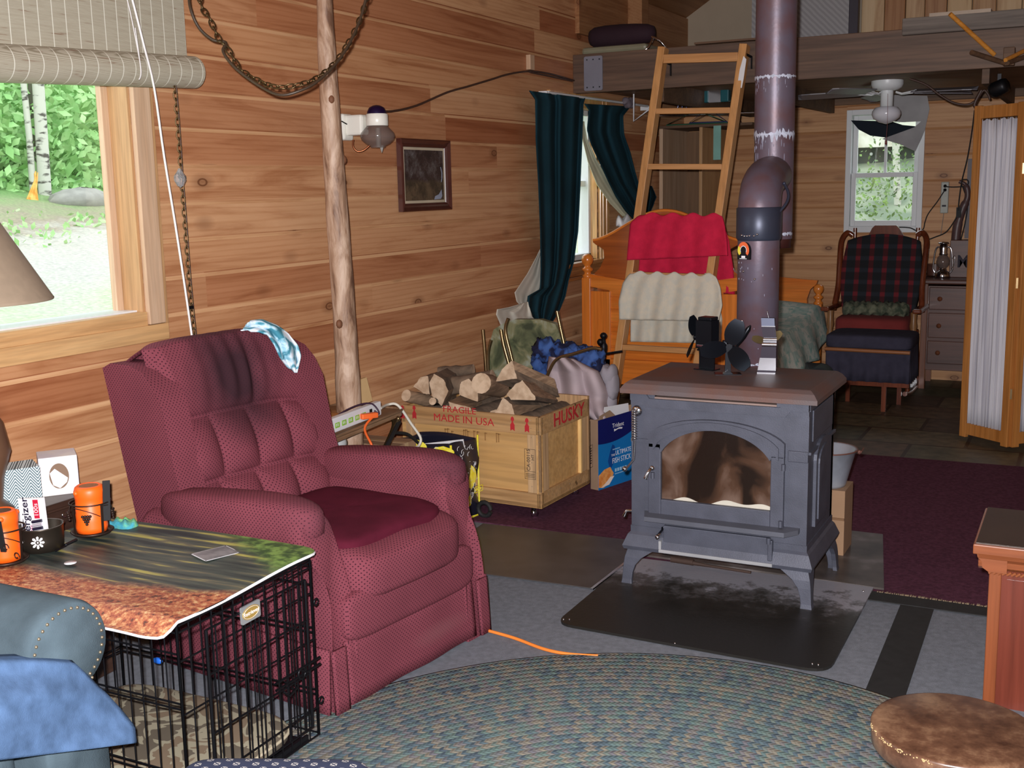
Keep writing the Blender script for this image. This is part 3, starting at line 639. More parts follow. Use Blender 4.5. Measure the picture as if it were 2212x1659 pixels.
# body with window opening in the front
mb=MB(); wx0,wx1,wz0=-1.47,-1.035,.375
cxw=(wx0+wx1)/2
def archz(x,h0,h1,hw): s=(x-cxw)/hw; s=max(-1,min(1,s)); return h0+(h1-h0)*math.sqrt(max(0,1-s*s))
mb.box((X_,YA+.02,.2),(X_+.03,YC,.795)); mb.box((XE-.03,YA+.02,.2),(XE,YC,.795)); mb.box((X_,YC-.03,.2),(XE,YC,.795)); mb.box((X_,YA+.02,.2),(XE,YC,.25)); mb.box((X_+.03,YA+.03,.70),(XE-.03,YC-.03,.75))
# front face: stiles and arched lintel strips
def facestrip(mb,x0,x1,zlo,zhi,y0,y1,n=26,mi=0):
    xs=[x0+(x1-x0)*i/n for i in range(n+1)]
    vs=[];fs=[]
    for x in xs: vs+=[(x,y0,zlo(x)),(x,y0,zhi(x)),(x,y1,zlo(x)),(x,y1,zhi(x))]
    for i in range(n):
        a=i*4; fs+=[(a,a+4,a+5,a+1),(a+2,a+3,a+7,a+6),(a,a+2,a+6,a+4),(a+1,a+5,a+7,a+3)]
    fs+=[(0,1,3,2),(n*4,n*4+2,n*4+3,n*4+1)]; mb.add(vs,fs,mi)
mb.box((X_,YA,.2),(-1.512,YA+.02,.76)); mb.box((-.995,YA,.2),(XE,YA+.02,.76)); mb.box((-1.512,YA,.2),(-.995,YA+.02,.315))
facestrip(mb,-1.512,-.995,lambda x:archz(x,.575,.70,.30),lambda x:.76,YA,YA+.02)
mb.box((X_,YA-.006,.745),(-1.50,YA,.795)); mb.box((-1.02,YA-.006,.745),(XE,YA,.795)) 
mb.build('firebox',SM,stove)
mb=MB(); mb.prism([(X_,.795),(X_,.765),(-1.555,.765),(-1.535,.74),(-.985,.74),(-.965,.765),(XE,.765),(XE,.795),(-.99,.795),(-1.005,.775),(-1.52,.775),(-1.535,.795)],lambda u,v,w:(u,w,v),YA-.014,YA+.01); mb.build('top_trim',SM,stove)
mb=MB(); mb.box((-1.50,YA-.008,.776),(-1.02,YA+.06,.783)); mb.build('ash_lip',M('warm_grey_plate',(140,118,110),.6,.2),stove)
# side panel (right) recessed arch panels
mb=MB()
for z0,z1 in ((.64,.76),): mb.box((XE,YA+.05,z0),(XE+.006,YC-.05,z1),ch=.004)
pol=[(YA+.09,.30),(YC-.09,.30),(YC-.09,.56)]+[(((YA+YC)/2)+(.135)*math.cos(PI*i/10),.56+.07*math.sin(PI*i/10)) for i in range(11)]+[(YA+.09,.56)]
mb.prism(pol,lambda u,v,w:(w,u,v),XE,XE+.012); pol2=[(( u-(YA+YC)/2)*.78+(YA+YC)/2,(v-.45)*.84+.45) for u,v in pol]; mb.prism(pol2,lambda u,v,w:(w,u,v),XE+.01,XE+.018)
mb.build('side_panel',SM,stove)
mb=MB(); mb.prism([(YA+.0,.60),(YC,.60),(YC,.61),(YA+.0,.61)],lambda u,v,w:(w,u,v),XE,XE+.01); mb.box((X_,YA-.006,.595),(-1.525,YA+.002,.61)); mb.box((-.975,YA-.008,.57),(XE,YA+.002,.612),ch=.003); mb.build('band',SM,stove)
# base flare
mb=MB(); R=[slabring(X_-.003,XE+.003,YA-.003,YC+.003,.25),slabring(X_-.003,XE+.003,YA-.003,YC+.003,.225),slabring(X_-.012,XE+.012,YA-.012,YC+.012,.215),slabring(X_-.03,XE+.03,YA-.03,YC+.03,.17),slabring(X_-.025,XE+.025,YA-.025,YC+.025,.155)]
vs=sum(R,[]); fs=[(0,1,2,3)]+[(i*4+k,(i+1)*4+k,(i+1)*4+(k+1)%4,i*4+(k+1)%4) for i in range(4) for k in range(4)]+[(16,19,18,17)]
mb.add(vs,fs); mb.build('base',SM,stove)
# door: arched frame + glass
door=None
mb=MB(); D0,D1=YA-.022,YA-.002
mb.box((-1.522,D0,.305),(wx0,D1,.60),ch=.003); mb.box((wx1,D0,.305),(-.985,D1,.59),ch=.003); mb.box((wx0,D0,.305),(wx1,D1,wz0),ch=.003)
facestrip(mb,-1.522,-.985,lambda x:max(.56,archz(x,.50,.668,.235)) if wx0<=x<=wx1 else .585,lambda x:archz(x,.60,.708,.285),D0,D1,60)
facestrip(mb,-1.50,-1.005,lambda x:archz(x,.575,.672,.24),lambda x:archz(x,.58,.70,.262),D0-.008,D0,50)
door=mb.build('door',SM,stove)
m,nt,b=newmat('sooty_glass'); v=coords(nt,(4,4,2.4)); n=N(nt,'ShaderNodeTexNoise',i_Scale=1.8,i_Detail=4.,i_Distortion=.8); L(nt,v,n.inputs[0])
L(nt,ramp(nt,n.outputs[0],[(.40,lin((34,22,16))),(.53,lin((78,54,40))),(.68,lin((118,96,84)))]),b.inputs['Base Color']); b.inputs['Roughness'].default_value=.22; b.inputs['Alpha'].default_value=.9; SOOT=m
mb=MB(); facestrip(mb,wx0-.01,wx1+.01,lambda x:.365,lambda x:archz(x,.54,.675,.245),YA+.001,YA+.004,40); g=mb.build('door_glass',SOOT,door)
mb=MB()
for x,z in ((-1.50,.47),(-.992,.33),(-.985,.55)):
    mb.lathe([(.008,-.01),(.008,.014)],(x,D0-.008,z),10)
mb.build('hinge_pin',SM,door)
mb=MB(); mb.tube([(-1.505,D0,.50),(-1.505,D0-.02,.50),(-1.512,D0-.03,.485),(-1.522,D0-.03,.462)],[.007,.007,.006,.009],8); mb.sphere((-1.50,D0-.012,.503),.011); mb.build('latch',CHROME,door)
# ash heap behind the glass
mb=MB(); facestrip(mb,wx0,wx1,lambda x:.366,lambda x:.378+.010*math.sin(x*40)+(.016*math.exp(-((x+1.14)/.07)**2)),YA-.0015,YA+.0009,50); mb.build('ash',M('ash',(196,190,176),.95),stove)
# ledge
mb=MB(); mb.prism([(-1.60+.055,YA),(-1.60+.085,YA-.085),(-.965,YA-.085),(-.925,YA-.03),(-.925,YA)],lambda u,v,w:(u,v,w),.298,.316); 
mb.build('ash_ledge',M('ledge_iron',(96,98,108),.45,.35),stove)
# ash drawer
dr=None; mb=MB(); mb.box((-1.46,YA-.018,.182),(-1.035,YA-.0,.268),ch=.003); dr=mb.build('ash_door',SM,stove)
mb=MB(); mb.tube([(-1.462,YA-.02,.258),(-1.455,YA-.04,.255),(-1.47,YA-.055,.232)],[.006,.006,.008],8); mb.sphere((-1.47,YA-.055,.23),.011); mb.build('knob',CHROME,dr)
mb=MB(); mb.box((-1.04,YA-.03,.18),(-1.022,YA-.005,.262),ch=.004); mb.lathe([(.009,-.012),(.009,.012)],(-1.035,YA-.032,.262),10); mb.build('hinge',SM,dr)
mb=MB(); mb.box((-1.475,YA-.034,.158),(-1.02,YA-.024,.172),ch=.003); mb.box((-1.475,YA-.03,.172),(-1.465,YA-.01,.205)); mb.build('ash_dusted_rim',M('ashy_iron',(150,150,152),.7,.1),stove)
# legs: cabriole
def leg(x,y,sx,sy):
    mb=MB(); n=10; vs=[]
    prof=[(0,.17,.13),(.01,.15,.105),(.018,.12,.07),(.022,.09,.05),(.024,.06,.042),(.026,.03,.04),(.03,.008,.046),(.03,0,.046)]
    for (o,z,w_) in prof:
        xo=x+sx*o; yo=y+sy*o; vs+=[(xo,yo,z),(xo-sx*w_,yo,z),(xo-sx*w_,yo-sy*.018,z),(xo-sx*.018,yo-sy*.018,z),(xo-sx*.018,yo-sy*w_,z),(xo,yo-sy*w_,z)]
    fs=[]
    for i in range(len(prof)-1):
        for k in range(6): fs.append((i*6+k,(i+1)*6+k,(i+1)*6+(k+1)%6,i*6+(k+1)%6))
    fs+=[tuple(range(6)),tuple(range((len(prof)-1)*6,len(prof)*6))]; mb.add(vs,fs); mb.build('leg',SM,stove,weld=True,bev=.002)
leg(X_-.004,YA-.006,-1,-1); leg(XE+.004,YA-.006,1,-1); leg(XE+.004,YC+.006,1,1); leg(X_-.004,YC+.006,-1,1)
# spring handles on the left side
mb=MB(); pts=[(-1.575+.011*math.cos(t),YA-.028+.011*math.sin(t),.735-.0016*t) for t in [i*.5 for i in range(160)]]; mb.tube(pts,.0026,6)
mb.tube([(-1.575,YA-.028,.735),(-1.575,YA-.028,.60),(-1.578,YA-.03,.53),(-1.60,YA-.035,.50),(-1.612,YA-.035,.488)],.0045,8); mb.build('damper_handle',CHROME,stove)
mb=MB(); mb.lathe([(.0,0),(.02,.002),(.022,.008),(.012,.014),(.001,.016)],(-1.568,YA-.014,.725),16,T=Matrix.Rotation(PI/2,4,'X')); mb.build('rosette',CHROME,stove)
mb=MB(); mb.sphere((-1.615,YA-.035,.488),.011); mb.tube([(-1.60,YA+.03,.30),(-1.63,YA+.02,.30),(-1.64,YA+.02,.275)],[.006,.006,.009],8); mb.build('air_lever',CHROME,stove)
# ---- flue
PM=M('flue_pipe_iron',(98,88,102),.42,.25,col2=(100,76,82),ns=9,bs_=.1,bsc=60); PM2=M('flue_collar',(56,60,76),.4,.4); CRE=M('creosote_chalk',(180,184,200),.8,.1,var=.25,ns=60)
flue=thing('flue_pipe','tall black stove pipe with elbow rising through the room','stove pipe',(-1.243,4.69,.3))
px_,py_=-1.243,4.69
PR=1.045
mb=MB(); mb.lathe([(.0,.60),(.086,.60),(.086,1.40)],(px_,py_,0),32); mb.build('lower_pipe',PM,flue)
mb=MB(); mb.lathe([(.087,1.366),(.093,1.376),(.093,1.497),(.088,1.502)],(px_,py_,0),32); mb.build('collar',PM2,flue)
vx,vy=-1.300,5.14
arc=[(px_,py_,1.47),(px_,py_+.005,1.52),(px_-.008,py_+.06,1.575),(px_-.02,py_+.16,1.61),(px_-.035,py_+.28,1.625),(vx,vy-.02,1.63)]
mb=MB(); mb.tube(spline(arc,3),.087,24); mb.build('elbow',PM,flue)
mb=MB(); mb.box((px_-.09,YC,.60),(px_+.09,py_,.80),ch=.03); mb.build('rear_outlet',SM,flue)
mb=MB(); mb.lathe([(.0899,1.655),(.0899,1.695)],(0,0,0),28,T=Matrix.Translation((px_-.03,py_+.2,0)))
mb.v=[]; mb.f=[]; mb.mi=[]; mb.sm=[]; mb.col=[]
pts=[(px_+.092+.03*math.sin(PI*i/10)-.01,py_-.02+.1*i/10,1.475+.12*i/10) for i in range(11)]; mb.tube(pts,.006,8); mb.sphere(pts[-1],.008); mb.build('damper_rod',PM2,flue)
mb=MB(); mb.lathe([(.087,1.35),(.087,1.80),(.088,1.805),(.088,2.05),(.0885,2.055),(.0885,4.1)],(vx,vy,0),36); mb.build('upper_pipe',PM,flue)
mb=MB(); mb.lathe([(.0,1.31),(.082,1.31),(.082,1.35)],(vx,vy,0),28); mb.build('tee_cap',M('dark_rust',(58,22,18),.6),flue)
def crust(z,r,amp,seed):
    random.seed(seed); mb=MB()
    n=90; vs=[]; 
    lo=[z-amp*random.random()**2 for _ in range(n)]; hi=[z+.004+amp*.7*random.random()**2.2 for _ in range(n)]
    for k in range(n):
        a=2*PI*k/n; c=(vx+r*math.cos(a),vy+r*math.sin(a)); vs+=[(c[0],c[1],lo[k]),(c[0],c[1],hi[k])]
    mb.add(vs,[(2*k,2*((k+1)%n),2*((k+1)%n)+1,2*k+1) for k in range(n)],0,True)
    plabel(mb.build('creosote_ring',CRE,flue),'chalky white leak marks around a pipe joint')
crust(2.055,.0896,.012,3); crust(1.808,.0892,.034,9); crust(1.372,.0876,.010,5)
random.seed(31); mb=MB()
for i in range(46):
    a=rad(rnd(-150,-40)); z=1.80-abs(random.gauss(0,.07)) if i<26 else rnd(1.99,2.05)
    mb.sphere((vx+.0872*math.cos(a),vy+.0872*math.sin(a),z),(.0016,.0016,rnd(.004,.02)),6)
for i in range(30):
    a=rad(rnd(-150,-30)); z=random.choice((rnd(.87,.95),rnd(1.2,1.36),rnd(.9,1.3))); mb.sphere((px_+.0862*math.cos(a),py_+.0862*math.sin(a),z),(.0016,.0016,rnd(.002,.006)),6)
o=mb.build('chalk_drips',M('dull_chalk',(138,138,156),.8),flue); o['kind']='stuff' 
mb=MB(); random.seed(4)
for i in range(9): 
    a=rad(-100+rnd(-25,25)); z=1.38+rnd(-.005,.005) if i<6 else rnd(1.0,1.25); mb.sphere((px_+.0935*math.cos(a),py_+.0935*math.sin(a),z+.01),.005,8)
mb.build('rivet',CHROME,flue)
mb=MB()
for i in range(60):
    a=rad(rnd(-160,-20)); z=.85+rnd(0,.012); mb.sphere((px_+.087*math.cos(a),py_+.087*math.sin(a),z),(.006,.006,.003),6)
o=mb.build('base_crust',CRE,flue); o['kind']='stuff'
# thermometer (magnet dial)
tm=thing('stove_thermometer','small arched yellow and orange stove thermometer stuck on pipe','thermometer',(px_-.06,py_-.082,1.33))
c=onx(1606,540,px_-.057); c=ony(1606,541,py_-.088)
ax=Vector((1,-.35,0)).normalized(); Tm=frame(c,ax,(0,0,1))
def arch(w,h,n=14): return [(-w,-h*.55),(w,-h*.55),(w*1.02,0)]+[(w*math.cos(PI*i/n),h*.5*math.sin(PI*i/n)+0) for i in range(1,n)]+[(-w*1.02,0)]
mb=MB(); mb.prism(arch(.030,.068),lambda u,v,w:Tm@Vector((u,v,w)),-.012,0); mb.build('housing',BLACK,tm)
YEL=M('dial_yellow',(214,196,60),.4); ORG=M('dial_orange',(220,98,50),.4); 
def arcband(mb,r0,r1,a0,a1,z,mi,n=10,h=1.25):
    vs=[];fs=[]
    for i in range(n+1):
        a=a0+(a1-a0)*i/n; 
        for r in (r0,r1): vs.append(Tm@Vector((r*math.cos(a),r*math.sin(a)*h if math.sin(a)>0 else r*math.sin(a)*1.0,z)))
    for i in range(n): fs.append((i*2,i*2+1,i*2+3,i*2+2))
    mb.add(vs,fs,mi)
mb=MB(); arcband(mb,.016,.028,rad(150),rad(225),.0008,0); arcband(mb,.016,.028,rad(-45),rad(150),.0008,1); mb.build('dial',[YEL,ORG],tm)
mb=MB(); arcband(mb,.0135,.0155,rad(-30),rad(210),.001,0,16); mb.box((-.009,-.031,.0005),(.009,-.022,.001),T=Tm); mb.build('dial_rim',WHITEP,tm)
mb=MB()
for i in range(9): mb.box((-.018+i*.004,-.0355,.0005),(-.0155+i*.004,-.0325,.001),T=Tm)
mb.build('dial_marks',WHITEP,tm)
# ---- heat powered fans on the stove
def blade(mb,T,l,w_,th=.0018,mi=0,tw=.5):
    vs=[];n=8
    for i in range(n+1):
        t=i/n; ww=w_*math.sin(PI*min(1,.12+t*.80))**.6*.5; r=.012+t*l; a=tw*(1-t*.5)
        for s in (-1,1):
            for d in (0,th): vs.append(T@Vector((s*ww*math.cos(a),r,s*ww*math.sin(a)+d-.006*(1-s*s))))
    for off,rev in ((0,False),(1,True)):
        Q=[vs[i*4+k*2+off] for i in range(n+1) for k in (0,1)]; mb.add(Q,[((2*i,2*i+2,2*i+3,2*i+1) if not rev else (2*i,2*i+1,2*i+3,2*i+2)) for i in range(n)],mi,True)
    mb.add(vs,[(i*4,i*4+1,i*4+5,i*4+4) for i in range(n)]+[(i*4+2,i*4+6,i*4+7,i*4+3) for i in range(n)]+[(0,2,3,1),(n*4,n*4+1,n*4+3,n*4+2)],mi)
FANB=M('fan_black',(24,26,32),.3,.6,var=.05)
# left fan: seen edge-on, blades at its left, finned block
def edge_fan(c,label,mat,bladepos,rz,ht=.20,rot=0,group=None):
    f=thing('stove_fan',label,'stove fan',c)
    Tz=Matrix.Translation(c)@Matrix.Rotation(rz,4,'Z')
    mb=MB(); mb.prism([(-.06,0),(.06,0),(.06,.004),(.042,.006),(.026,.10),(-.026,.10),(-.042,.006),(-.06,.004)],lambda u,v,w:Tz@Vector((w,u,v)),-.038,.038); mb.build('stand',mat,f)
    return f,Tz
c1=onz(1527,798,.845); fan1,T1=None,None
fan1=thing('stove_fan','black heat fan at left on stove top, blades seen edge-on','stove fan',c1)
T1=Matrix.Translation(c1)@Matrix.Rotation(rad(-15),4,'Z')
mb=MB(); mb.box((-.045,-.03,0),(.045,.03,.004),T=T1); mb.box((-.036,-.004,.004),(.036,.004,.085),T=T1); mb.box((-.036,-.02,.078),(.036,.02,.086),T=T1); mb.build('stand',FANB,fan1)
mb=MB(); mb.box((-.034,-.022,.086),(.034,.022,.20),T=T1,ch=.004)
for k in range(6): mb.box((-.036,-.03+k*.011,.09),(.038,-.026+k*.011,.205),T=T1)
mb.box((-.03,-.025,.205),(.034,.03,.219),T=T1,ch=.003); mb.build('cooling_fins',FANB,fan1)
mb=MB(); mb.box((-.03,-.034,.098),(.028,-.03,.106),T=T1,ch=.001); plabel(mb.build('bright_bar',CHROME,fan1),'chrome bar')
mb=MB(); mb.tube([T1@Vector((-.036,0,.13)),T1@Vector((-.06,0,.13))],.012,12); mb.build('hub',FANB,fan1)
for k,a in enumerate((12,132,252)):
    mb=MB(); TT=T1@Matrix.Translation((-.055,0,.13))@Matrix.Rotation(-PI/2,4,'Y')@Matrix.Rotation(rad(a)-PI/2+PI/2,4,'Z')
    blade(mb,TT,.085,.05,tw=.55); mb.build('blade',FANB,fan1)
# middle fan facing the camera
c2=onz(1572,808,.845); fan2=thing('stove_fan','black heat fan in the middle with blades facing the room','stove fan',c2)
T2=Matrix.Translation(c2)@Matrix.Rotation(rad(22),4,'Z')
mb=MB(); mb.box((-.052,-.03,0),(.052,.035,.003),T=T2); mb.prism([(-.012,.003),(.012,.003),(.010,.10),(-.010,.10)],lambda u,v,w:T2@Vector((u,w,v)),-.006,.008); mb.prism([(-.02,.003),(.02,.003),(0,.018)],lambda u,v,w:T2@Vector((u,w,v)),-.012,.014); mb.build('stand',FANB,fan2)
mb=MB(); mb.tube([T2@Vector((0,.03,.115)),T2@Vector((0,-.035,.115))],[.014,.012],14); mb.box((-.02,.0,.095),(.02,.03,.135),T=T2,ch=.003); mb.build('motor',FANB,fan2)
for a in (-20,100,220):
    mb=MB(); TT=T2@Matrix.Translation((0,-.034,.115))@Matrix.Rotation(PI/2,4,'X')@Matrix.Rotation(rad(a),4,'Z'); blade(mb,TT,.102,.078,tw=.45); mb.build('blade',M('fan_gloss',(34,38,46),.22,.7,var=.05),fan2)
# two-prong fins of its rear heat sink
for dx,a in ((.035,22),(.062,32)):
    mb=MB(); p=T2@Vector((dx*.6,.05,.10)); q=p+Vector((math.sin(rad(a))*.11,0,math.cos(rad(a))*.11)); mb.tube([p,p.lerp(q,.5),p.lerp(q,.85),q],[.004,.011,.010,.002],8); mb.build('rear_blade',FANB,fan2)
# right fan: bright aluminium
ALU=M('brushed_aluminium',(215,215,222),.22,1,var=.04); DARKALU=M('dark_anodised',(30,20,36),.5,.4,var=.05)
c3=onz(1657,805,.845); fan3=thing('stove_fan','silver and dark heat fan at right on the stove top','stove fan',c3)
T3=Matrix.Translation(c3)@Matrix.Rotation(rad(8),4,'Z')
def band(name,z0,z1,x0a,x0b,y,mat):
    mb=MB(); mb.prism([(x0a[0],z0),(x0a[1],z0),(x0b[1],z1),(x0b[0],z1)],lambda u,v,w:T3@Vector((u,w,v)),y[0],y[1]); return mb.build(name,mat,fan3)
band('foot',.0,.006,(-.036,.036),(-.036,.036),(-.035,.02),ALU); band('foot_step',.006,.012,(-.036,.036),(-.036,.036),(-.022,.02),DARKALU)
band('lower_plate',.012,.062,(-.036,.036),(-.028,.035),(-.016,.016),ALU); band('waist',.062,.110,(-.027,.035),(-.021,.035),(-.010,.014),DARKALU)
mb=MB(); mb.tube([T3@Vector((-.020,-.012,.116)),T3@Vector((.037,-.012,.116))],.009,14); mb.tube([T3@Vector((-.016,-.010,.136)),T3@Vector((.037,-.010,.136))],.006,14); mb.build('roll_bar',ALU,fan3)
band('generator_block',.125,.143,(-.017,.036),(-.015,.036),(-.008,.014),ALU)
band('upper_plate',.143,.188,(-.016,.035),(-.025,.030),(-.009,.012),DARKALU); band('cap',.190,.222,(-.024,.028),(-.026,.026),(-.012,.014),M('slate_metal',(84,88,106),.4,.5)); band('cap_line',.188,.191,(-.024,.03),(-.024,.03),(-.013,.014),ALU)
mb=MB(); mb.tube([T3@Vector((.002,-.0,.222)),T3@Vector((-.003,0,.245))],.0012,6); mb.sphere(T3@Vector((-.003,0,.246)),.003,8); mb.build('pin',ALU,fan3)
for a in (75,-50,200):
    mb=MB(); TT=T3@Matrix.Translation((.0,.026,.12))@Matrix.Rotation(PI/2,4,'X')@Matrix.Rotation(rad(a),4,'Z'); blade(mb,TT,.055,.035); mb.build('blade',M('fan_gold',(150,130,90),.3,.8),fan3)
# ---- hearth pads
m,nt,b=newmat('hearth_rubber'); v=coords(nt); n=N(nt,'ShaderNodeTexNoise',i_Scale=8.,i_Detail=8.,i_Roughness=.72); L(nt,v,n.inputs[0]); sx=N(nt,'ShaderNodeSeparateXYZ'); L(nt,v,sx.inputs[0])
a=math_(nt,'ADD',math_(nt,'MULTIPLY',math_(nt,'SUBTRACT',sx.outputs[1],3.93),2.6),math_(nt,'MULTIPLY',math_(nt,'SUBTRACT',n.outputs[0],.5),2.2))
L(nt,ramp(nt,a,[(.0,lin((32,30,27))),(.45,lin((44,42,40))),(.75,lin((84,82,84))),(.95,lin((140,138,146)))]),b.inputs['Base Color']); b.inputs['Roughness'].default_value=.42; n2=N(nt,'ShaderNodeTexNoise',i_Scale=60.); L(nt,v,n2.inputs[0]); bump(nt,b,n2.outputs[0],.15)
def rrect(pts,r,n=6):
    out=[];k=len(pts)
    for i in range(k):
        p=Vector(pts[i]); a=(Vector(pts[i-1])-p).normalized(); b_=(Vector(pts[(i+1)%k])-p).normalized()
        rr=r[i] if isinstance(r,(list,tuple)) else r
        if rr<=0: out.append(tuple(p)); continue
        for j in range(n+1):
            t=j/n; out.append(tuple((p+a*rr)*(1-t)**2+p*2*t*(1-t)+(p+b_*rr)*t**2))
    return out
hp=[tuple(onz(*q,.012).xy) for q in ((1200,1345),(1790,1452),(1882,1275),(1400,1210),(1290,1275))]
hp=[hp[0],hp[1],(hp[2][0],hp[2][1]),(-.70,4.47),(-1.70,4.43)]
mb=MB(); mb.prism(rrect([hp[0],hp[1],hp[3],hp[4]],[.07,.09,0,0]),lambda u,v,w:(u,v,w),.003,.013); pad=mb.build('hearth_mat',m); tag(pad,'black ash-dusted hearth mat with rounded corners before the stove','mat')
mb=MB()
for q in ((1217,1338),(1230,1338),(1458,1390),(1755,1434),(1768,1436),(1865,1277)): mb.sphere(onz(*q,.0135),.004,8)
mb.build('rivet',CHROME,pad)
m,nt,b=newmat('hearth_board'); v=coords(nt); n=N(nt,'ShaderNodeTexNoise',i_Scale=6.,i_Detail=7.); L(nt,v,n.inputs[0]); L(nt,ramp(nt,n.outputs[0],[(.35,lin((62,56,54))),(.55,lin((86,78,74))),(.7,lin((120,112,112)))]),b.inputs['Base Color']); b.inputs['Roughness'].default_value=.45
mb=MB(); mb.prism([(-1.74,4.48),(-.66,4.46),(-.78,5.18),(-1.74,5.18)],lambda u,v,w:(u,v,w),.0065,.015); tag(mb.build('hearth_board',m),'dark scuffed hearth board beneath the rear of the stove','board')
mb=MB(); mb.beam((-1.71,3.99,.014),(-1.70,4.47,.016),.012,.006,mi=0); tag(mb.build('edge_trim',CHROME),'thin bright metal edging strip at the hearth left side','trim strip')
mb=MB(); mb.tube([(-1.47,4.43,.025),(-1.35,4.425,.022),(-1.18,4.415,.022)],[.012,.006,.006],8); mb.tube([(-1.53,4.435,.026),(-1.43,4.43,.026)],.014,10); tag(mb.build('poker',M('rusty_iron',(70,52,44),.7,.3)),'rusty fire poker lying on the floor under the stove','poker')
# ================================================================ FIREWOOD CRATE
PLY=wood('crate_plywood',(188,142,84),(212,168,110),0,.55,4,.2); PLY2=wood('crate_batten',(168,126,80),(196,156,108),0,.6,7,.25,knots=9); PLYV=wood('crate_batten_upright',(180,140,98),(206,170,128),2,.6,7,.25)
RED=M('red_stencil',(178,34,40),.8); INK=M('black_stencil',(70,54,40),.8); FAINT=M('faint_stencil',(150,108,60),.8)
A0,A1,B0,B1=-3.12,-2.315,4.80,5.34
crate=thing('wooden_crate','stencilled wooden shipping crate on casters filled with firewood','crate',((A0+A1)/2,(B0+B1)/2,0))
mb=MB(); mb.box((A0,B0+.014,.062),(A1,B0+.024,.51)); mb.build('front_panel',PLY,crate)
mb=MB(); mb.box((A1-.024,B0,.062),(A1-.016,B1,.51)); mb.build('side_panel',PLY,crate)
mb=MB(); mb.box((A0,B1-.02,.062),(A1,B1,.53)); mb.build('back_panel',PLYV,crate)
mb=MB(); mb.box((A0,B0,.062),(A0+.02,B1,.51)); mb.build('side_panel',PLY,crate)
mb=MB(); mb.box((A0,B0,.062),(A1,B1,.08)); mb.build('bottom',PLY,crate)
for a,b in (((A0,B0,.425),(A1-.001,B0+.016,.515)),((A0,B0,.062),(A1-.001,B0+.016,.135)),((A1-.016,B0,.425),(A1,B1,.515)),((A1-.016,B0,.062),(A1,B1,.140))):
    mb=MB(); mb.box(a,b,ch=.002); mb.build('rail',PLY2,crate)
for a,b in (((A1-.075,B0+.002,.135),(A1-.002,B0+.016,.425)),((A0,B0+.002,.135),(A0+.07,B0+.016,.425)),((A1-.016,B0+.002,.14),(A1-.002,B0+.085,.425)),((A1-.016,B1-.09,.14),(A1-.002,B1-.0,.425))):
    mb=MB(); mb.box(a,b,ch=.002); mb.build('upright',PLYV,crate)
mb=MB(); mb.box((A1-.016,B1-.102,.14),(A1+.001,B1-.089,.425)); mb.build('edge_batten',M('fresh_pine',(226,186,120),.5),crate)
Tf=lambda px,py: frame(ony(px,py,B0-.0008),(1,0,0),(0,0,1))
text('FRAGILE',.046,RED,'stencil_lettering',crate,Tf(988,888),sx=1.15); text('MADE IN USA',.052,RED,'stencil_lettering',crate,Tf(997,909),sx=1.12)
def uparrow(px,py,s=1.):
    c=ony(px,py,B0-.0008); T=frame(c,(1,0,0),(0,0,1)); mb=MB()
    mb.prism([(-.012*s,-.035*s),(0,-.028*s),(.012*s,-.035*s),(.012*s,-.005),(.004*s,.008),(.004*s,.014),(.010*s,.018),(.008*s,.030),(0,.037*s),(-.008*s,.030),(-.010*s,.018),(-.004*s,.014),(-.004*s,.008),(-.012*s,-.005)],lambda u,v,w:T@Vector((u,v,w)),0,.0006); mb.build('arrow_stencil',RED,crate)
uparrow(1106,916); uparrow(1138,919); uparrow(862,893); uparrow(888,893)
Ts=frame(onx(1225,896,A1+.0008),(0,1,0),(0,0,1)); text('HUSKY',.095,RED,'stencil_lettering',crate,Ts,sx=1.15,bold=.0015)
c=ony(1145,1003,B0+.0006); Tv=frame(c,(0,0,1),(-1,0,0)); text('CA-00115',.026,INK,'stamp_lettering',crate,Tv@Matrix.Translation((.02,.008,0))); text('HT',.022,INK,'stamp_lettering',crate,Tv@Matrix.Translation((.035,-.016,0)))
mb=MB()
def outline(mb,T,x0,x1,y0,y1,t=.0018):
    for a,b in (((x0,y0),(x1,y0+t)),((x0,y1-t),(x1,y1)),((x0,y0),(x0+t,y1)),((x1-t,y0),(x1,y1))): mb.box((*a,0),(*b,.0005),T=T)
outline(mb,Tv,-.075,.075,-.03,.03); mb.box((-.038,-.03,0),(-.036,.03,.0005),T=Tv)
for i in range(6): mb.box((-.068,-.022+i*.008,0),(-.044,-.0205+i*.008,.0005),T=Tv); 
for i in range(3): mb.box((-.066+i*.008,-.025,0),(-.0645+i*.008,.025,.0005),T=Tv)
mb.build('stamp_frame',INK,crate)
mb=MB(); Tq=Tf(1005,942)@Matrix.Translation((0,0,-.0140))
for x_,h_ in ((-.14,.02),(-.125,.022),(-.10,.012),(-.03,.024),(-.018,.026),(-.006,.02),(.03,.024),(.05,.022),(.095,.02),(.16,.024),(.172,.022)): mb.box((x_,-h_,0),(x_+.006,h_,.0004),T=Tq); mb.box((x_,h_-.006,0),(x_+.014,h_,.0004),T=Tq)
o=mb.build('worn_stencil',FAINT,crate); o['kind']='stuff'
Tv2=frame(onx(1268,985,A1+.0006),(0,0,-1),(0,1,0)); mb=MB(); outline(mb,Tv2,-.06,.06,-.02,.02); mb.build('stamp_frame',INK,crate); mb=MB()
for i in range(7): mb.box((-.045+i*.013,-.008,0),(-.039+i*.013,.006+.003*(i%2),.0005),T=Tv2)
mb.build('stamp_marks',INK,crate)
mb=MB()
for i in range(26): mb.sphere((A1-.008 if i%2 else A1-.05,B0-.001,.08+rnd(0,.42)),.0022,6) if i<10 else mb.sphere((A1+.0005,rnd(B0+.01,B1-.01),random.choice((rnd(.07,.13),rnd(.44,.51)))),.0022,6)
o=mb.build('staples',CHROME,crate); o['kind']='stuff'
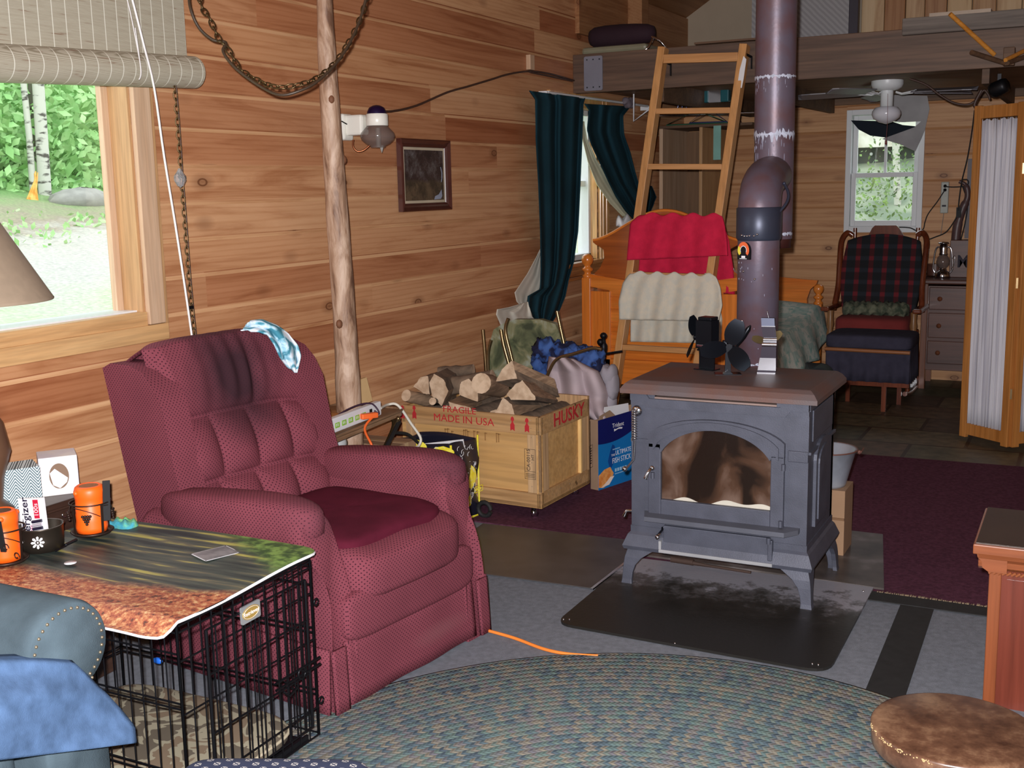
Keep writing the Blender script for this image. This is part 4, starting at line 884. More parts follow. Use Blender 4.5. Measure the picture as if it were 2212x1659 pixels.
for x,y in ((A1-.06,B0+.04),(A1-.06,B1-.05),(A0+.06,B0+.04),(A0+.06,B1-.05)):
    mb=MB(); mb.lathe([(.0,-.011),(.024,-.010),(.025,0),(.024,.010),(.0,.011)],(x,y,.026),16,T=Matrix.Rotation(PI/2,4,'Y')@Matrix.Identity(4)); mb.box((x-.016,y-.012,.026),(x-.013,y+.012,.062)); mb.box((x+.013,y-.012,.026),(x+.016,y+.012,.062)); mb.box((x-.018,y-.018,.056),(x+.018,y+.018,.062)); mb.build('caster',CHROME,crate)
crate.rotation_euler.z=rad(-2.5); crate.location.x+=.011; crate.location.y+=.017
# firewood
ENDG=M('log_end_grain',(204,178,150),.8,col2=(176,148,120),ns=24,bs_=.3,bsc=160); SPLIT=wood('log_split_face',(140,112,88),(184,152,122),1,.75,8,.35,bmp=.4); LB_=M('log_bark',(92,76,62),.95,col2=(120,100,82),ns=14,bs_=.9,bsc=40)
def wlog(poly,y,shift,L_,bark,label,group=None):
    P=[ony(px,py,y) for px,py in poly]; Q=[ony(px+shift[0],py+shift[1],y+L_) for px,py in poly]
    n=len(P); c=sum(P,Vector())/n; cq=sum(Q,Vector())/n
    sc_=sum((p-c).length for p in P)/max(1e-6,sum((q-cq).length for q in Q)); Q=[cq+(q-cq)*sc_ for q in Q]
    # subdivide outline for roughness
    def rough(R,k): 
        out=[]
        for i in range(n):
            a,b=R[i],R[(i+1)%n]
            for j in range(4): out.append(a.lerp(b,j/4)+Vector((rnd(-1,1),rnd(-.3,.3),rnd(-1,1)))*.002)
        return out
    rings=[rough([P[i].lerp(Q[i],t) for i in range(n)],0) for t in (0,.33,.66,1)]; m=n*4
    mb=MB(); vs=sum(rings,[])
    mb.add(vs,[tuple(range(m)),tuple(range(3*m,4*m))[::-1]],0)
    for k in range(3):
        for i in range(m):
            mb.add([vs[k*m+i],vs[(k+1)*m+i],vs[(k+1)*m+(i+1)%m],vs[k*m+(i+1)%m]],[(0,1,2,3)],2 if (i//4) in bark else 1)
    o=mb.build('firewood_log',[ENDG,SPLIT,LB_],weld=True); return tag(o,label,'firewood')
def rlog(p,q,r,label,mat=None):
    d=q-p; pts=[p+d*(i/6)+Vector((rnd(-1,1),rnd(-1,1),rnd(-1,1)))*.003 for i in range(7)]
    mb=MB(); mb.tube(pts,[r*rnd(.95,1.06) for _ in pts],14,1,caps=False); k=14
    mb.add(mb.v[:k],[tuple(range(k))[::-1]],0); mb.add(mb.v[6*k:7*k],[tuple(range(k))],0)
    return tag(mb.build('firewood_log',[ENDG,mat or LB_]),label,'firewood')
wlog([(1071,824),(1084,798),(1106,778),(1112,800),(1117,818)],4.93,(92,40),.30,[3,4],'large split log on top of the crate pile, pale wedge end showing')
wlog([(1094,852),(1113,830),(1128,822),(1156,856),(1156,865),(1103,863)],4.87,(50,8),.36,[3,4],'triangular split log lying just under the topmost log')
wlog([(1069,892),(1087,858),(1106,874),(1112,896)],4.835,(62,0),.36,[1],'small wedge log end at the crate front rim, right of centre')
wlog([(969,868),(1016,880),(1018,890),(973,884)],4.84,(28,-16),.30,[2],'thin flat split log at the crate rim above FRAGILE')
wlog([(998,824),(1014,818),(1032,847),(1032,868),(992,853),(993,832)],4.90,(40,-14),.34,[0],'white-ended split log in the middle of the crate')
rlog(ony(1040,828,4.90),ony(1078,838,5.2),.052,'round knotty log right of the white-ended log',SPLIT)
wlog([(893,835),(909,815),(925,812),(928,852),(915,850)],4.93,(32,-12),.32,[0,1],'half-round log end at the left of the pile')
wlog([(927,826),(938,808),(959,820),(968,845),(954,878),(934,856)],4.89,(30,-16),.33,[1,2],'curved split log leaning beside the half-round end')
rlog(ony(878,855,4.86),ony(925,866,5.05),.032,'thin round log at the left rim of the crate',SPLIT)
rlog(ony(935,868,4.85),ony(955,866,5.0),.020,'charred black stick poking out between two left logs',BLACK)
rlog(ony(965,834,5.06),ony(1065,820,5.12),.048,'dark bark log lying crosswise behind the pile')
rlog(ony(950,803,5.2),ony(1022,800,5.22),.030,'grey log at the very back against the wall')
for i,(x0,z) in enumerate(((-3.0,.44),(-2.86,.46),(-2.72,.45),(-2.58,.46),(-2.44,.44))): rlog(Vector((x0,B0+.06,z)),Vector((x0+.02,B1-.05,z)),.065,['log buried at the left end of the crate','buried log second from the crate left end','buried log under the middle of the pile','buried log under the topmost split log','log buried at the right end of the crate'][i])
# ================================================================ FISH STICK BOX
o0=Vector((-2.272,5.41,0)); fx=Vector((.27,.963,0)).normalized(); fn_=Vector((-fx.y,fx.x,0))   # fn_ points away from the face (into box)
Tb=frame(o0,fx,(0,0,1)); zt=.385
fb=thing('fish_stick_box','open blue frozen fish stick carton with papers beside the crate','box',o0)
NAVY=M('carton_navy',(16,26,92),.35,var=.05); AQUA=M('carton_blue',(20,112,180),.35,var=.05); KRAFT=M('kraft_board',(150,122,98),.85)
W_=.42; D_=.055
mb=MB(); n=20
top=[(W_*i/n,.255+.075*(i/n)**1.6-.02*math.sin(PI*i/n)) for i in range(n+1)]
mb.prism([(0,0)]+[(W_,0)]+top[::-1],lambda u,v,w:Tb@Vector((u,v,w)),-.002,0); mb.build('front_lower',AQUA,fb)
mb=MB(); mb.prism(top+[(W_,zt+.01),(0,zt)],lambda u,v,w:Tb@Vector((u,v,w)),-.002,0); mb.build('front_upper',NAVY,fb)
mb=MB(); mb.prism([(0,0),(0,zt),(-.0,zt)],lambda u,v,w:Tb@Vector((u,v,w)),0,.0); mb.v=[];mb.f=[];mb.mi=[];mb.sm=[];mb.col=[]
mb.box((0,0,-D_),(.003,zt,-.002),T=Tb); mb.box((W_-.003,0,-D_),(W_,zt-.02,-.002),T=Tb); mb.box((0,0,-D_),(W_,zt-.01,-D_+.003),T=Tb); mb.box((0,0,-D_),(W_,.003,-.002),T=Tb); mb.build('sides',KRAFT,fb)
mb=MB(); mb.box((.003,.003,-D_+.006),(W_-.01,.30,-.006),T=Tb); mb.build('filling',KRAFT,fb)
CRM=M('crumb_coating',(206,120,48),.8,col2=(226,160,90),ns=40); FLK=M('fish_flakes',(232,214,200),.7)
def blob(mb,pts,z,T,mi): mb.prism(pts,lambda u,v,w:T@Vector((u,v,w)),0,z,mi)
mb=MB(); blob(mb,[(0,.02),(.04,.012),(.10,.03),(.13,.075),(.10,.115),(.05,.11),(0,.085)],.0006,Tb,0); blob(mb,[(.02,.015),(.09,.02),(.135,.06),(.10,.06),(.06,.035)],.0009,Tb,1); blob(mb,[(.30,.12),(.34,.08),(.40,.10),(.41,.17),(.36,.19)],.0006,Tb,0); blob(mb,[(.29,.12),(.33,.10),(.36,.12),(.32,.15)],.0009,Tb,1)
mb.build('fish_picture',[CRM,FLK],fb)
mb=MB(); blob(mb,[(.10,.10),(.13,.13),(.15,.18),(.14,.225),(.12,.235),(.10,.20),(.08,.15)],.0005,Tb,0); mb.build('figure_print',M('print_deep_blue',(14,70,140),.4),fb)
TX=lambda x,y: Tb@Matrix.Translation((x,y,.0012))
text('THE',.018,WHITEP,'lettering',fb,TX(.125,.175),.0002); text('ULTIMATE',.036,WHITEP,'lettering',fb,TX(.215,.182),.0002,sx=.85); text('FISH STICK',.042,WHITEP,'lettering',fb,TX(.20,.142),.0002,sx=.82)
mb=MB()
for i in range(6): mb.box((.122+i*.011,.203,.0006),(.130+i*.011,.209,.001),T=Tb)
for i in range(5): mb.box((.14+i*.022,.08+.004*i*0,.0006),(.156+i*.022,.098,.001),T=Tb)
for i in range(8): mb.box((.14+i*.0135,.066,.0006),(.150+i*.0135,.071,.001),T=Tb)
mb.build('small_print',M('print_pale',(150,190,216),.4),fb)
text('Trident',.034,WHITEP,'lettering',fb,TX(.17,.335),.0002)
mb=MB(); mb.prism([(-.035,-.006),(.0,.002),(.035,-.002),(.038,.006),(.01,.010),(-.02,.004),(-.035,.008)],lambda u,v,w:TX(.17,.31)@Vector((u,v,w)),0,.0004); mb.build('wave_logo',WHITEP,fb)
mb=MB(); mb.prism([(.06,.30),(.09,.44),(.30,.43),(.31,.36),(.20,.34)],lambda u,v,w:Tb@Vector((u,v,w)),-.03,-.028); tag(mb.build('paper_sheet',WHITEP),'white paper sheet sticking out of the fish stick carton','paper')
mb=MB(); mb.prism([(.02,.30),(.03,.40),(.12,.42),(.2,.36),(.24,.30)],lambda u,v,w:Tb@Vector((u,v,w)),-.018,-.015); tag(mb.build('cardboard_piece',KRAFT),'brown cardboard scrap curling out of the fish stick carton','cardboard')
mb=MB(); mb.prism([(.25,.30),(.27,.42),(.42,.405),(.42,.30)],lambda u,v,w:Tb@Vector((u,v,w)),-.048,-.042); tag(mb.build('cardboard_piece',M('tan_board',(176,142,112),.8)),'tan board with printed edge at the back of the carton','cardboard')
# ================================================================ LEMON BAG
LEM=M('lemon_yellow',(232,214,40),.45,col2=(244,232,90),ns=30); NVY=M('bag_black',(24,24,38),.35)
bag=thing('shopping_bag','black shopping bag printed with lemons standing before the crate','bag',(-2.8,4.62,0))
bx0,bx1,by0,by1,bz=-2.97,-2.675,4.56,4.77,.40
mb=MB(); 
def bagpt(a,t):
    per=[(bx0,by0),(bx1,by0),(bx1+.03,by1),(bx0,by1),(bx0,by0)]; s=a*4; i=min(3,int(s)); f=s-i; p=Vector(per[i]).lerp(Vector(per[i+1]),f)
    bul=.012*math.sin(PI*t)*math.sin(a*30+t*5); return Vector((p.x+bul+.01*math.sin(t*9+i),p.y+bul*.6,bz*t*(1-.02*math.sin(a*17))))
mb.grid(bagpt,64,16); mb.build('body',NVY,bag,solid=.003)
mb=MB(); mb.box((bx0,by0,0),(bx1,by1,.005)); mb.build('bottom',NVY,bag)
mb=MB(); mb.tube([(bx1+.002,by0-.004,0.02),(bx1+.006,by0-.006,.2),(bx1+.002,by0-.004,.40)],.006,6); mb.tube([(bx1+.004,by0,.012),(bx1+.035,by1,.012)],.008,6); mb.tube([(bx1+.03,by1,.03),(bx1+.03,by1,.41)],.005,6); mb.build('yellow_piping',LEM,bag)
def lemon(c,ex,ey,a,b):
    T=frame(c,ex,ey); mb=MB(); vs=[Vector((0,0,.006))]+[Vector((a*math.cos(2*PI*i/20),b*math.sin(2*PI*i/20)*(1+.15*(i in(5,15))),0)) for i in range(20)]
    mb.add([T@v for v in vs],[(0,1+i,1+(i+1)%20) for i in range(20)],0,True); mb.build('lemon_print',LEM,bag)
sx_=(.14,.99,0)
for py,h in ((1030,.055),(1092,.055)):
    c=onx(1017,py,bx1+.022); lemon(c,sx_,(0,0,1),.045,h)
for px,py,a,b in ((903,965,.05,.03),(958,975,.06,.022),(930,1010,.05,.05)): lemon(ony(px,py,by0-.016),(1,0,0),(.3,0,1),a,b)
mb=MB(); random.seed(11)
for i in range(150):
    if i%2: c=Vector((bx1+.024+rnd(0,.004),rnd(by0+.01,by1-.01),rnd(.03,.38))); ex=Vector(sx_)
    else: c=Vector((rnd(bx0,bx1),by0-.017,rnd(.2,.38))); ex=Vector((1,0,0))
    a0=rnd(0,6); mb.tube([c+ex*(.012*math.cos(a0+t))+Vector((0,0,.012*math.sin(a0+t))) for t in (0,.6,1.2,1.8,2.4)],.0013,4)
o=mb.build('white_print',WHITEP,bag); o['kind']='stuff'
Tg=frame(onx(1034,1056,bx1+.034),sx_,(0,0,1)); mb=MB(); outline(mb,Tg,-.035,.035,-.016,.016,.004); mb.box((-.025,-.006,0),(.02,.006,.0005),T=Tg); mb.build('tag_print',LEM,bag)
mb=MB(); P=[ony(px,py,4.66) for px,py in ((918,958),(1000,949),(1008,1000),(930,1000))]; mb.add(P+[p+Vector((.0,.006,0)) for p in P],[(0,1,2,3),(7,6,5,4),(0,4,5,1),(1,5,6,2)]); tag(mb.build('paper_sheet',WHITEP),'white sheet of paper standing in the lemon bag','paper')
mb=MB(); mb.tube([(-2.60+.035*math.cos(t),4.74+.0*t,.045+.035*math.sin(t)) for t in [i*.5 for i in range(13)]],.012,8); tag(mb.build('cable_loop',RUBBER),'black rubber loop on the floor right of the lemon bag','loop')
# ================================================================ TRAY TABLE WITH POWER STRIP
TW=wood('tray_wood',(110,82,60),(150,118,90),1,.4,7,.3)
tz=.60; q=[onz(868,884,tz),onz(700,962,tz),onz(640,905,tz),onz(800,860,tz)]
tray=thing('tray_table','narrow brown folding tray table with tube legs behind the recliner','table',(-2.95,4.1,0))
tp=rrect([(-2.735,3.62),(-2.80,4.37),(-3.17,4.37),(-3.17,3.62)],.06)
mb=MB(); mb.prism(tp,lambda u,v,w:(u,v,w),tz-.022,tz); mb.build('tray_top',TW,tray)
mb=MB(); mb.prism(tp,lambda u,v,w:(u,v,w),tz,tz+.008); 
mb.v=[];mb.f=[];mb.mi=[];mb.sm=[];mb.col=[]; mb.tube([(p[0],p[1],tz+.002) for p in tp],.007,6,closed=True); mb.build('rim',TW,tray)
for s in (0,1):
    y=3.72+s*.55
    for (a,b) in (((-2.78,y,tz-.02),(-3.12,y+.03,.01)),((-3.12,y-.02,tz-.02),(-2.74,y-.02,.01))):
        mb=MB(); mb.tube(spline([a,(a[0]+(b[0]-a[0])*.08,a[1],a[2]-.06),b],6),.009,8); mb.build('leg',BRASS,tray)
mb=MB(); mb.tube(spline([(-2.83,4.30,tz-.03),(-2.80,4.26,tz-.07),(-2.76,4.05,.40),(-2.73,3.9,.25)],6),.011,8); mb.build('leg',M('bronze_tube',(96,76,50),.35,.8),tray)
# power strip lying on its side
ps0=onz(698,945,tz+.004); ps1=onz(822,900,tz+.004); ps0=Vector((-2.755,3.62,tz+.012)); ps1=Vector((-2.80,4.17,tz+.012))
ex=(ps1-ps0).normalized(); Tp=frame(ps0,ex,(0,0,1)); Lp=(ps1-ps0).length
ps=thing('power_strip','long white power strip on the tray table edge','power strip',ps0)
mb=MB(); mb.box((0,0,-.03),(Lp,.062,0),T=Tp,ch=.004); mb.build('housing',WHITEP,ps)
GRN=M('socket_green',(140,190,70),.5)
for i in range(6):
    x=.10+i*.055; mb=MB(); mb.box((x,.018,0),(x+.036,.040,.0012),T=Tp); 
    mb.build('socket',GRN,ps)
mb=MB()
for i in range(6):
    for k in (0,1): mb.box((.108+i*.055+k*.012,.024,.0012),(.112+i*.055+k*.012,.036,.0018),T=Tp)
mb.build('socket_slots',WHITEP,ps)
mb=MB(); mb.box((.445,.026,0),(.466,.044,.002),T=Tp); mb.build('switch',BLACK,ps)
ORC=M('orange_cord',(232,104,44),.5); 
pl=Tp@Vector((.385,.03,0)); cord=thing('orange_extension_cord','orange cord plugged into the power strip and hanging down','cord',pl)
mb=MB(); mb.beam(Tp@Vector((.36,.028,.004)),Tp@Vector((.43,.026,.045)),.03,.024,ch=.005); mb.build('plug',ORC,cord)
mb=MB(); mb.tube(spline([Tp@Vector((.42,.026,.04)),ony(788,925,3.95),ony(803,962,3.9),onx(812,990,-2.70),onx(816,1040,-2.70),Vector((-2.70,3.85,.1))],8),.0055,8); mb.build('cable',ORC,cord)
mb=MB(); mb.tube(spline([Tp@Vector((.47,.035,.01)),Tp@Vector((.475,.02,.03)),Tp@Vector((.48,.04,.02)),Tp@Vector((.46,.068,.0)),Tp@Vector((.40,.07,-.03)),Tp@Vector((.3,.05,-.06)),Tp@Vector((.2,.01,-.08)),Tp@Vector((.12,.0,-.06))],6),.004,6); tag(mb.build('adapter_cable',M('dark_cable',(52,30,50),.5)),'thin dark cable looping over the power strip','cable')
mb=MB(); random.seed(8)
mb.tube(spline([(-2.95,3.70,tz+.02),(-2.88,3.78,tz+.03),(-2.97,3.85,tz+.035),(-3.05,3.78,tz+.02),(-2.96,3.72,tz+.04),(-2.88,3.86,tz+.03),(-2.98,3.95,tz+.02),(-3.07,3.9,tz+.03)],8),.007,7); tag(mb.build('black_cable_bundle',RUBBER),'bundle of black cable coiled on the tray behind the strip','cable')
mb=MB(); mb.tube(spline([onx(822,882,-2.84),onx(838,874,-2.86),onx(860,876,-2.82),onx(888,915,-2.78),onx(908,945,-2.75),onx(905,962,-2.75),onx(890,975,-2.75),onx(880,1010,-2.76),Vector((-2.76,4.4,.1))],8),.0065,8); tag(mb.build('white_cable',M('cream_cable',(206,200,186),.5)),'cream cable arching off the tray toward the lemon bag','cable')
mb=MB(); mb.tube(spline([Vector((-2.78,4.28,tz-.04)),onx(835,965,-2.73),onx(820,985,-2.72),Vector((-2.72,3.95,.2))],6),[.010]*19,8); mb.tube(spline([onx(850,935,-2.8),onx(880,938,-2.8),onx(905,958,-2.8)],6),.008,7); tag(mb.build('black_cable',RUBBER),'thick black cable hanging below the tray table edge','cable')
# wooden block & panel on the tray near the log post, cardboard box beneath
mb=MB(); mb.lathe([(.0,0),(.15,0),(.155,.012),(.15,.024),(.0,.024)],(-2.99,4.12,.60),24); tag(mb.build('round_board',wood('round_board_wood',(126,80,46),(160,106,62),0,.35,6,.3)),'round brown board on the tray at the log post foot','board')
mb=MB(); P=[onx(px,py,-3.06) for px,py in ((778,820),(792,815),(805,866),(780,875))]; mb.add(P+[p+Vector((-.015,0,0)) for p in P],[(0,1,2,3),(7,6,5,4),(0,4,5,1),(1,5,6,2),(2,6,7,3),(3,7,4,0)]); tag(mb.build('wood_wedge',M('pale_wedge',(214,180,130),.6)),'pale wooden slat leaning on the wall beside the log post','slat')
bxm=M('cardboard',(150,118,90),.85,var=.06); cb=thing('cardboard_box','brown cardboard box on the floor between tray table and crate','box',(-3.0,4.5,0))
mb=MB(); mb.box((-3.18,4.36,0.01),(-2.85,4.53,.42)); mb.build('carton',bxm,cb); mb=MB(); mb.box((-2.851,4.43,0.01),(-2.849,4.46,.421)); mb.box((-3.18,4.43,.42),(-2.85,4.46,.4215)); plabel(mb.build('tape',M('box_tape',(172,144,112),.4),cb),'shiny packing tape')
mb=MB(); mb.grid(lambda a,t:onx(695+a*50+6*math.sin(t*5),940+t*45+5*math.sin(a*7),-2.90-.03*math.sin(a*5)*t),8,8); tag(mb.build('plastic_bag',M('milky_plastic',(188,190,190),.3,var=.05),solid=.002),'crumpled whitish plastic hanging below the power strip','plastic bag')
# ================================================================ LOG POST
m,nt,b=newmat('peeled_log'); v=coords(nt,(12,12,3.2)); n=N(nt,'ShaderNodeTexNoise',i_Scale=1.3,i_Detail=7.,i_Roughness=.6,i_Distortion=.6); L(nt,v,n.inputs[0])
L(nt,ramp(nt,n.outputs[0],[(.36,lin((108,78,60))),(.47,lin((158,126,102))),(.6,lin((192,164,142)))]),b.inputs['Base Color']); b.inputs['Roughness'].default_value=.55; n2=N(nt,'ShaderNodeTexNoise',i_Scale=6.,i_Detail=4.); L(nt,v,n2.inputs[0]); bump(nt,b,n2.outputs[0],.35,.01)
random.seed(21); mb=MB(); pts=[];rr=[]
ctr=[(868,-1),(753,865),(748,760),(741,640),(731,500),(722,370),(714,250),(706,120),(701,0)]
base=onx(753,865,-2.95); pts.append(Vector((base.x,base.y,0.0))); rr.append(.062)
for (px,py) in ctr[1:]: p=onx(px,py,-2.95); pts.append(p); rr.append((.058,.051,.050,.050,.046,.041,.038,.033)[len(rr)-1]*rnd(.97,1.03))
d=(pts[-1]-pts[-2]); pts+= [pts[-1]+d*1.2,pts[-1]+d*2.4]; rr+=[.033,.033]
S=spline(pts,8); R_=[]
for i in range(len(S)):
    k=i/8; a=min(len(rr)-1,int(k)); b_=min(len(rr)-1,a+1); R_.append((rr[a]*(1-(k-a))+rr[b_]*(k-a))*(1+.015*math.sin(i*.8)+rnd(-.008,.008)))
post=thing('log_post','peeled knotty log post standing before the board wall','post',pts[0])
mb.tube(S,R_,28); mb.build('trunk',m,post)
for (px,py) in ((742,345),(733,700),(752,765),(722,130),(716,215)):
    p=onx(px,py,-2.95); p+= (CAM-p).normalized()*.044; mb=MB(); mb.sphere(p,(.014,.016,.02),10); mb.build('branch_stub',M('knot_brown',(110,70,46),.7),post)
# ================================================================ DOG CRATE
CB=M('crate_black_wire',(22,22,26),.35,.5); CX0,CX1,CY0,CY1,CZ=-2.72,-1.945,1.965,2.50,.565
dc=thing('dog_crate','black wire dog crate under the autumn picture mat','dog crate',((CX0+CX1)/2,(CY0+CY1)/2,0))
def wire(mb,a,b,r=.0021): mb.tube([a,b],r,6,caps=False)
def face(name,fn,u0,u1,n,zs,rf=.0042,door=None,parent=dc):
    mb=MB()
    for i in range(n+1): 
        u=u0+(u1-u0)*i/n; wire(mb,fn(u,.03,0),fn(u,CZ,0),rf if i in(0,n) else .0020)
    for z in zs: wire(mb,fn(u0,z,.004),fn(u1,z,.004),.0027)
    o=mb.build(name,CB,parent); o['kind']='stuff'; del o['kind']; return o
zs=(.035,.155,.17,.345,.36,.49,.545,.562)
face('front_panel',lambda u,z,d:(u,CY0-d,z),CX0,CX1,18,zs); face('back_panel',lambda u,z,d:(u,CY1+d,z),CX0,CX1,18,zs)
face('end_panel',lambda u,z,d:(CX1+d,u,z),CY0,CY1,13,(.035,.12,.33,.47,.545,.562)); face('end_panel',lambda u,z,d:(CX0-d,u,z),CY0,CY1,15,zs)
mb=MB()
for i in range(16): y=CY0+(CY1-CY0)*i/15; wire(mb,(CX0,y,CZ),(CX1,y,CZ))
for i in range(6): x=CX0+(CX1-CX0)*i/5; wire(mb,(x,CY0,CZ+.003),(x,CY1,CZ+.003),.0028)
mb.build('top_panel',CB,dc)
dx=CX1+.010; mb=MB()       # the door on the end facing the stove
for z in (.075,.24,.40,.52): wire(mb,(dx,CY0+.09,z),(dx,CY1-.04,z),.0032)
for y in (CY0+.09,CY1-.04): wire(mb,(dx,y,.075),(dx,y,.52),.0046)
for i in range(1,12): y=CY0+.09+(CY1-CY0-.13)*i/12; wire(mb,(dx,y,.075),(dx,y,.52),.0021)
door=mb.build('door',CB,dc)
mb=MB(); 
for z in (.255,.275): wire(mb,(dx+.008,CY1-.20,z),(dx+.008,CY1-.0,z),.004)
mb.tube([(dx+.012,CY1-.09+.016*math.cos(t*.5),.262+.016*math.sin(t*.5)) for t in range(13)],.003,6); mb.tube([(dx+.008,CY1-.17,.24),(dx+.02,CY1-.16,.225),(dx+.018,CY1-.12,.235)],.004,6); mb.build('latch',CB,door)
mb=MB()
for z in (.44,.14): mb.tube([(dx+.002,CY1+.004+.010*math.cos(t*.6),z+.010*math.sin(t*.6)) for t in range(11)],.0026,6)
mb.build('hinge_ring',CB,dc)
Tl=frame(onx(541,1322,dx+.004),(0,1,0.02),(0,0,1)); mb=MB(); mb.prism(rrect([(-.038,-.024),(.038,-.024),(.038,.024),(-.038,.024)],.006),lambda u,v,w:Tl@Vector((u,v,w)),-.003,.002); lb=mb.build('name_plate',M('silver_plate',(176,178,180),.35,.6),dc)
mb=MB(); mb.prism([(.034*math.cos(2*PI*i/28),.018*math.sin(2*PI*i/28)) for i in range(28)],lambda u,v,w:Tl@Vector((u,v,w)),.002,.003); mb.build('gold_oval',M('gold_oval',(196,160,84),.35,.5),lb)
mb=MB(); mb.tube([Tl@Vector((.0305*math.cos(2*PI*i/28),.0152*math.sin(2*PI*i/28),.0034)) for i in range(28)],.0006,4,closed=True); mb.build('oval_line',WHITEP,lb)
text('Retriever',.0165,WHITEP,'lettering',lb,Tl@Matrix.Translation((0,0,.0034)),.0003)
mb=MB(); mb.box((CX0+.02,CY0+.02,.008),(CX1-.02,CY1-.02,.02)); mb.box((CX1-.03,CY0+.02,.008),(CX1-.022,CY1-.02,.035)); mb.build('floor_tray',BLACK,dc)
mb=MB(); p=onx(340,1428,-2.45); pillow(mb,ony(341,1427,CY1+.004),(.018,.008,.010),.8); tag(mb.build('blue_tag',M('blue_tag',(40,110,220),.3)),'small bright blue tag clipped on the rear crate wires','tag')
# camouflage dog bed with pale piping
m,nt,b=newmat('camo_fleece'); v=coords(nt); n=N(nt,'ShaderNodeTexNoise',i_Scale=7.,i_Detail=2.,i_Distortion=2.); L(nt,v,n.inputs[0])
L(nt,ramp(nt,n.outputs[0],[(.44,lin((92,82,68))),(.47,lin((150,142,120))),(.56,lin((150,142,120))),(.58,lin((118,100,80)))],'CONSTANT'),b.inputs['Base Color']); b.inputs['Roughness'].default_value=.95
bed=thing('dog_bed','olive and tan camouflage cushion with pale piping inside the crate','dog bed',(-2.33,2.23,.02))
mb=MB(); pillow(mb,(-2.32,2.235,.062),(.345,.235,.04),.45,.35,n=40); mb.build('cushion',m,bed)
mb=MB(); pts=[]
for i in range(60):
    th=2*PI*i/60; pts.append((-2.32+.346*sgp(math.cos(th),.35),2.235+.236*sgp(math.sin(th),.35),.066))
mb.tube(pts,.005,6,closed=True); mb.build('piping',M('tan_piping',(176,164,140),.8),bed)
# picture mat draped over the top
m,nt,b=newmat('autumn_photo_mat'); v=coords(nt); sx=N(nt,'ShaderNodeSeparateXYZ'); L(nt,v,sx.inputs[0])
nl=N(nt,'ShaderNodeTexNoise',i_Scale=60.,i_Detail=5.,i_Roughness=.7); L(nt,v,nl.inputs[0]); leafc=ramp(nt,nl.outputs[0],[(.34,lin((70,44,34))),(.45,lin((150,74,52))),(.55,lin((180,116,76))),(.66,lin((206,172,124)))])
v2=coords(nt,(2.2,26,1)); ns_=N(nt,'ShaderNodeTexNoise',i_Scale=1.2,i_Detail=4.); L(nt,v2,ns_.inputs[0]); deck=ramp(nt,ns_.outputs[0],[(.36,lin((34,44,44))),(.5,lin((66,74,66))),(.57,lin((96,92,74))),(.64,lin((168,160,84)))])
ngr=N(nt,'ShaderNodeTexNoise',i_Scale=30.,i_Detail=4.); L(nt,v,ngr.inputs[0]); grn=ramp(nt,ngr.outputs[0],[(.4,lin((50,80,40))),(.6,lin((118,150,74)))])
nb=N(nt,'ShaderNodeTexNoise',i_Scale=5.,i_Detail=3.); L(nt,v,nb.inputs[0])
yy=math_(nt,'ADD',sx.outputs[1],math_(nt,'MULTIPLY',math_(nt,'SUBTRACT',nb.outputs[0],.5),.12)); yy=math_(nt,'ADD',math_(nt,'ADD',yy,math_(nt,'MULTIPLY',sx.outputs[0],-.16)),.53)
c=mixc(nt,ramp(nt,math_(nt,'ADD',math_(nt,'SUBTRACT',yy,0.),.0),[(.38,(0,0,0)),(.44,(1,1,1))]),leafc,deck)
g=math_(nt,'ADD',math_(nt,'MULTIPLY',sx.outputs[0],.62),math_(nt,'ADD',sx.outputs[1],.16)); c=mixc(nt,ramp(nt,math_(nt,'SUBTRACT',g,-.0),[(.49,(0,0,0)),(.56,(1,1,1))]),c,grn)
L(nt,c,b.inputs['Base Color']); b.inputs['Roughness'].default_value=.5; MATM=m
mat_=thing('picture_mat','rubber-backed mat with autumn cabin picture draped over the crate','mat',(-2.35,2.23,.57))
def mp(a,t):
    x=-2.82+.88*a; y=1.90+.655*t; cx_,cy_=abs(a-.5)*2,abs(t-.5)*2
    if cx_>.85 and cy_>.85:
        ux,uy=(cx_-.85)/.15,(cy_-.85)/.15; r=math.hypot(ux,uy)
        if r>1e-6: k=max(ux,uy)/r; ux*=k; uy*=k
        x=-2.82+.88*(.5+math.copysign((.85+.15*ux)/2,a-.5)); y=1.90+.655*(.5+math.copysign((.85+.15*uy)/2,t-.5))
    z=.5765-.02*smoothstep((CY0-y)/.05)*1.5+.004*math.sin(a*9)*(1-t)+.006*math.sin(t*6+a*3)-.006*smoothstep((x-CX1-.004)/.01)
    return Vector((x,y,z+.002))
mb=MB(); mb.grid(mp,40,30); mb.build('printed_top',MATM,mat_)
mb=MB(); mb.grid(lambda a,t:mp(.5+(a-.5)*1.006,.5+(t-.5)*1.008)-Vector((0,0,.006)),40,30,flip=True); e=mb.build('white_backing',WHITEP,mat_,solid=.003)
mb=MB(); mb.prism([tuple(p) for p in ((0,0),(.085,0),(.085,.105),(0,.105))],lambda u,v,w:frame(onz(415,1197,.583),(.93,-.36,0),(.36,.93,0))@Vector((u,v,w)),0,.001); ph=mb.build('photo_card',M('card_print',(92,96,98),.3,col2=(140,140,140),ns=18)); tag(ph,'small printed photo card lying on the picture mat','card')
mb=MB(); Tc=frame(onz(415,1197,.583),(.93,-.36,0),(.36,.93,0)); outline(mb,Tc,-.003,.088,-.003,.108,.004); mb.build('white_edge',WHITEP,ph)
mb=MB(); mb.lathe([(.0,0),(.017,0),(.017,.0015),(.0,.0015)],onz(152,1216,.584),20); tag(mb.build('round_sticker',WHITEP),'round white disc lying on the dark part of the mat','disc')
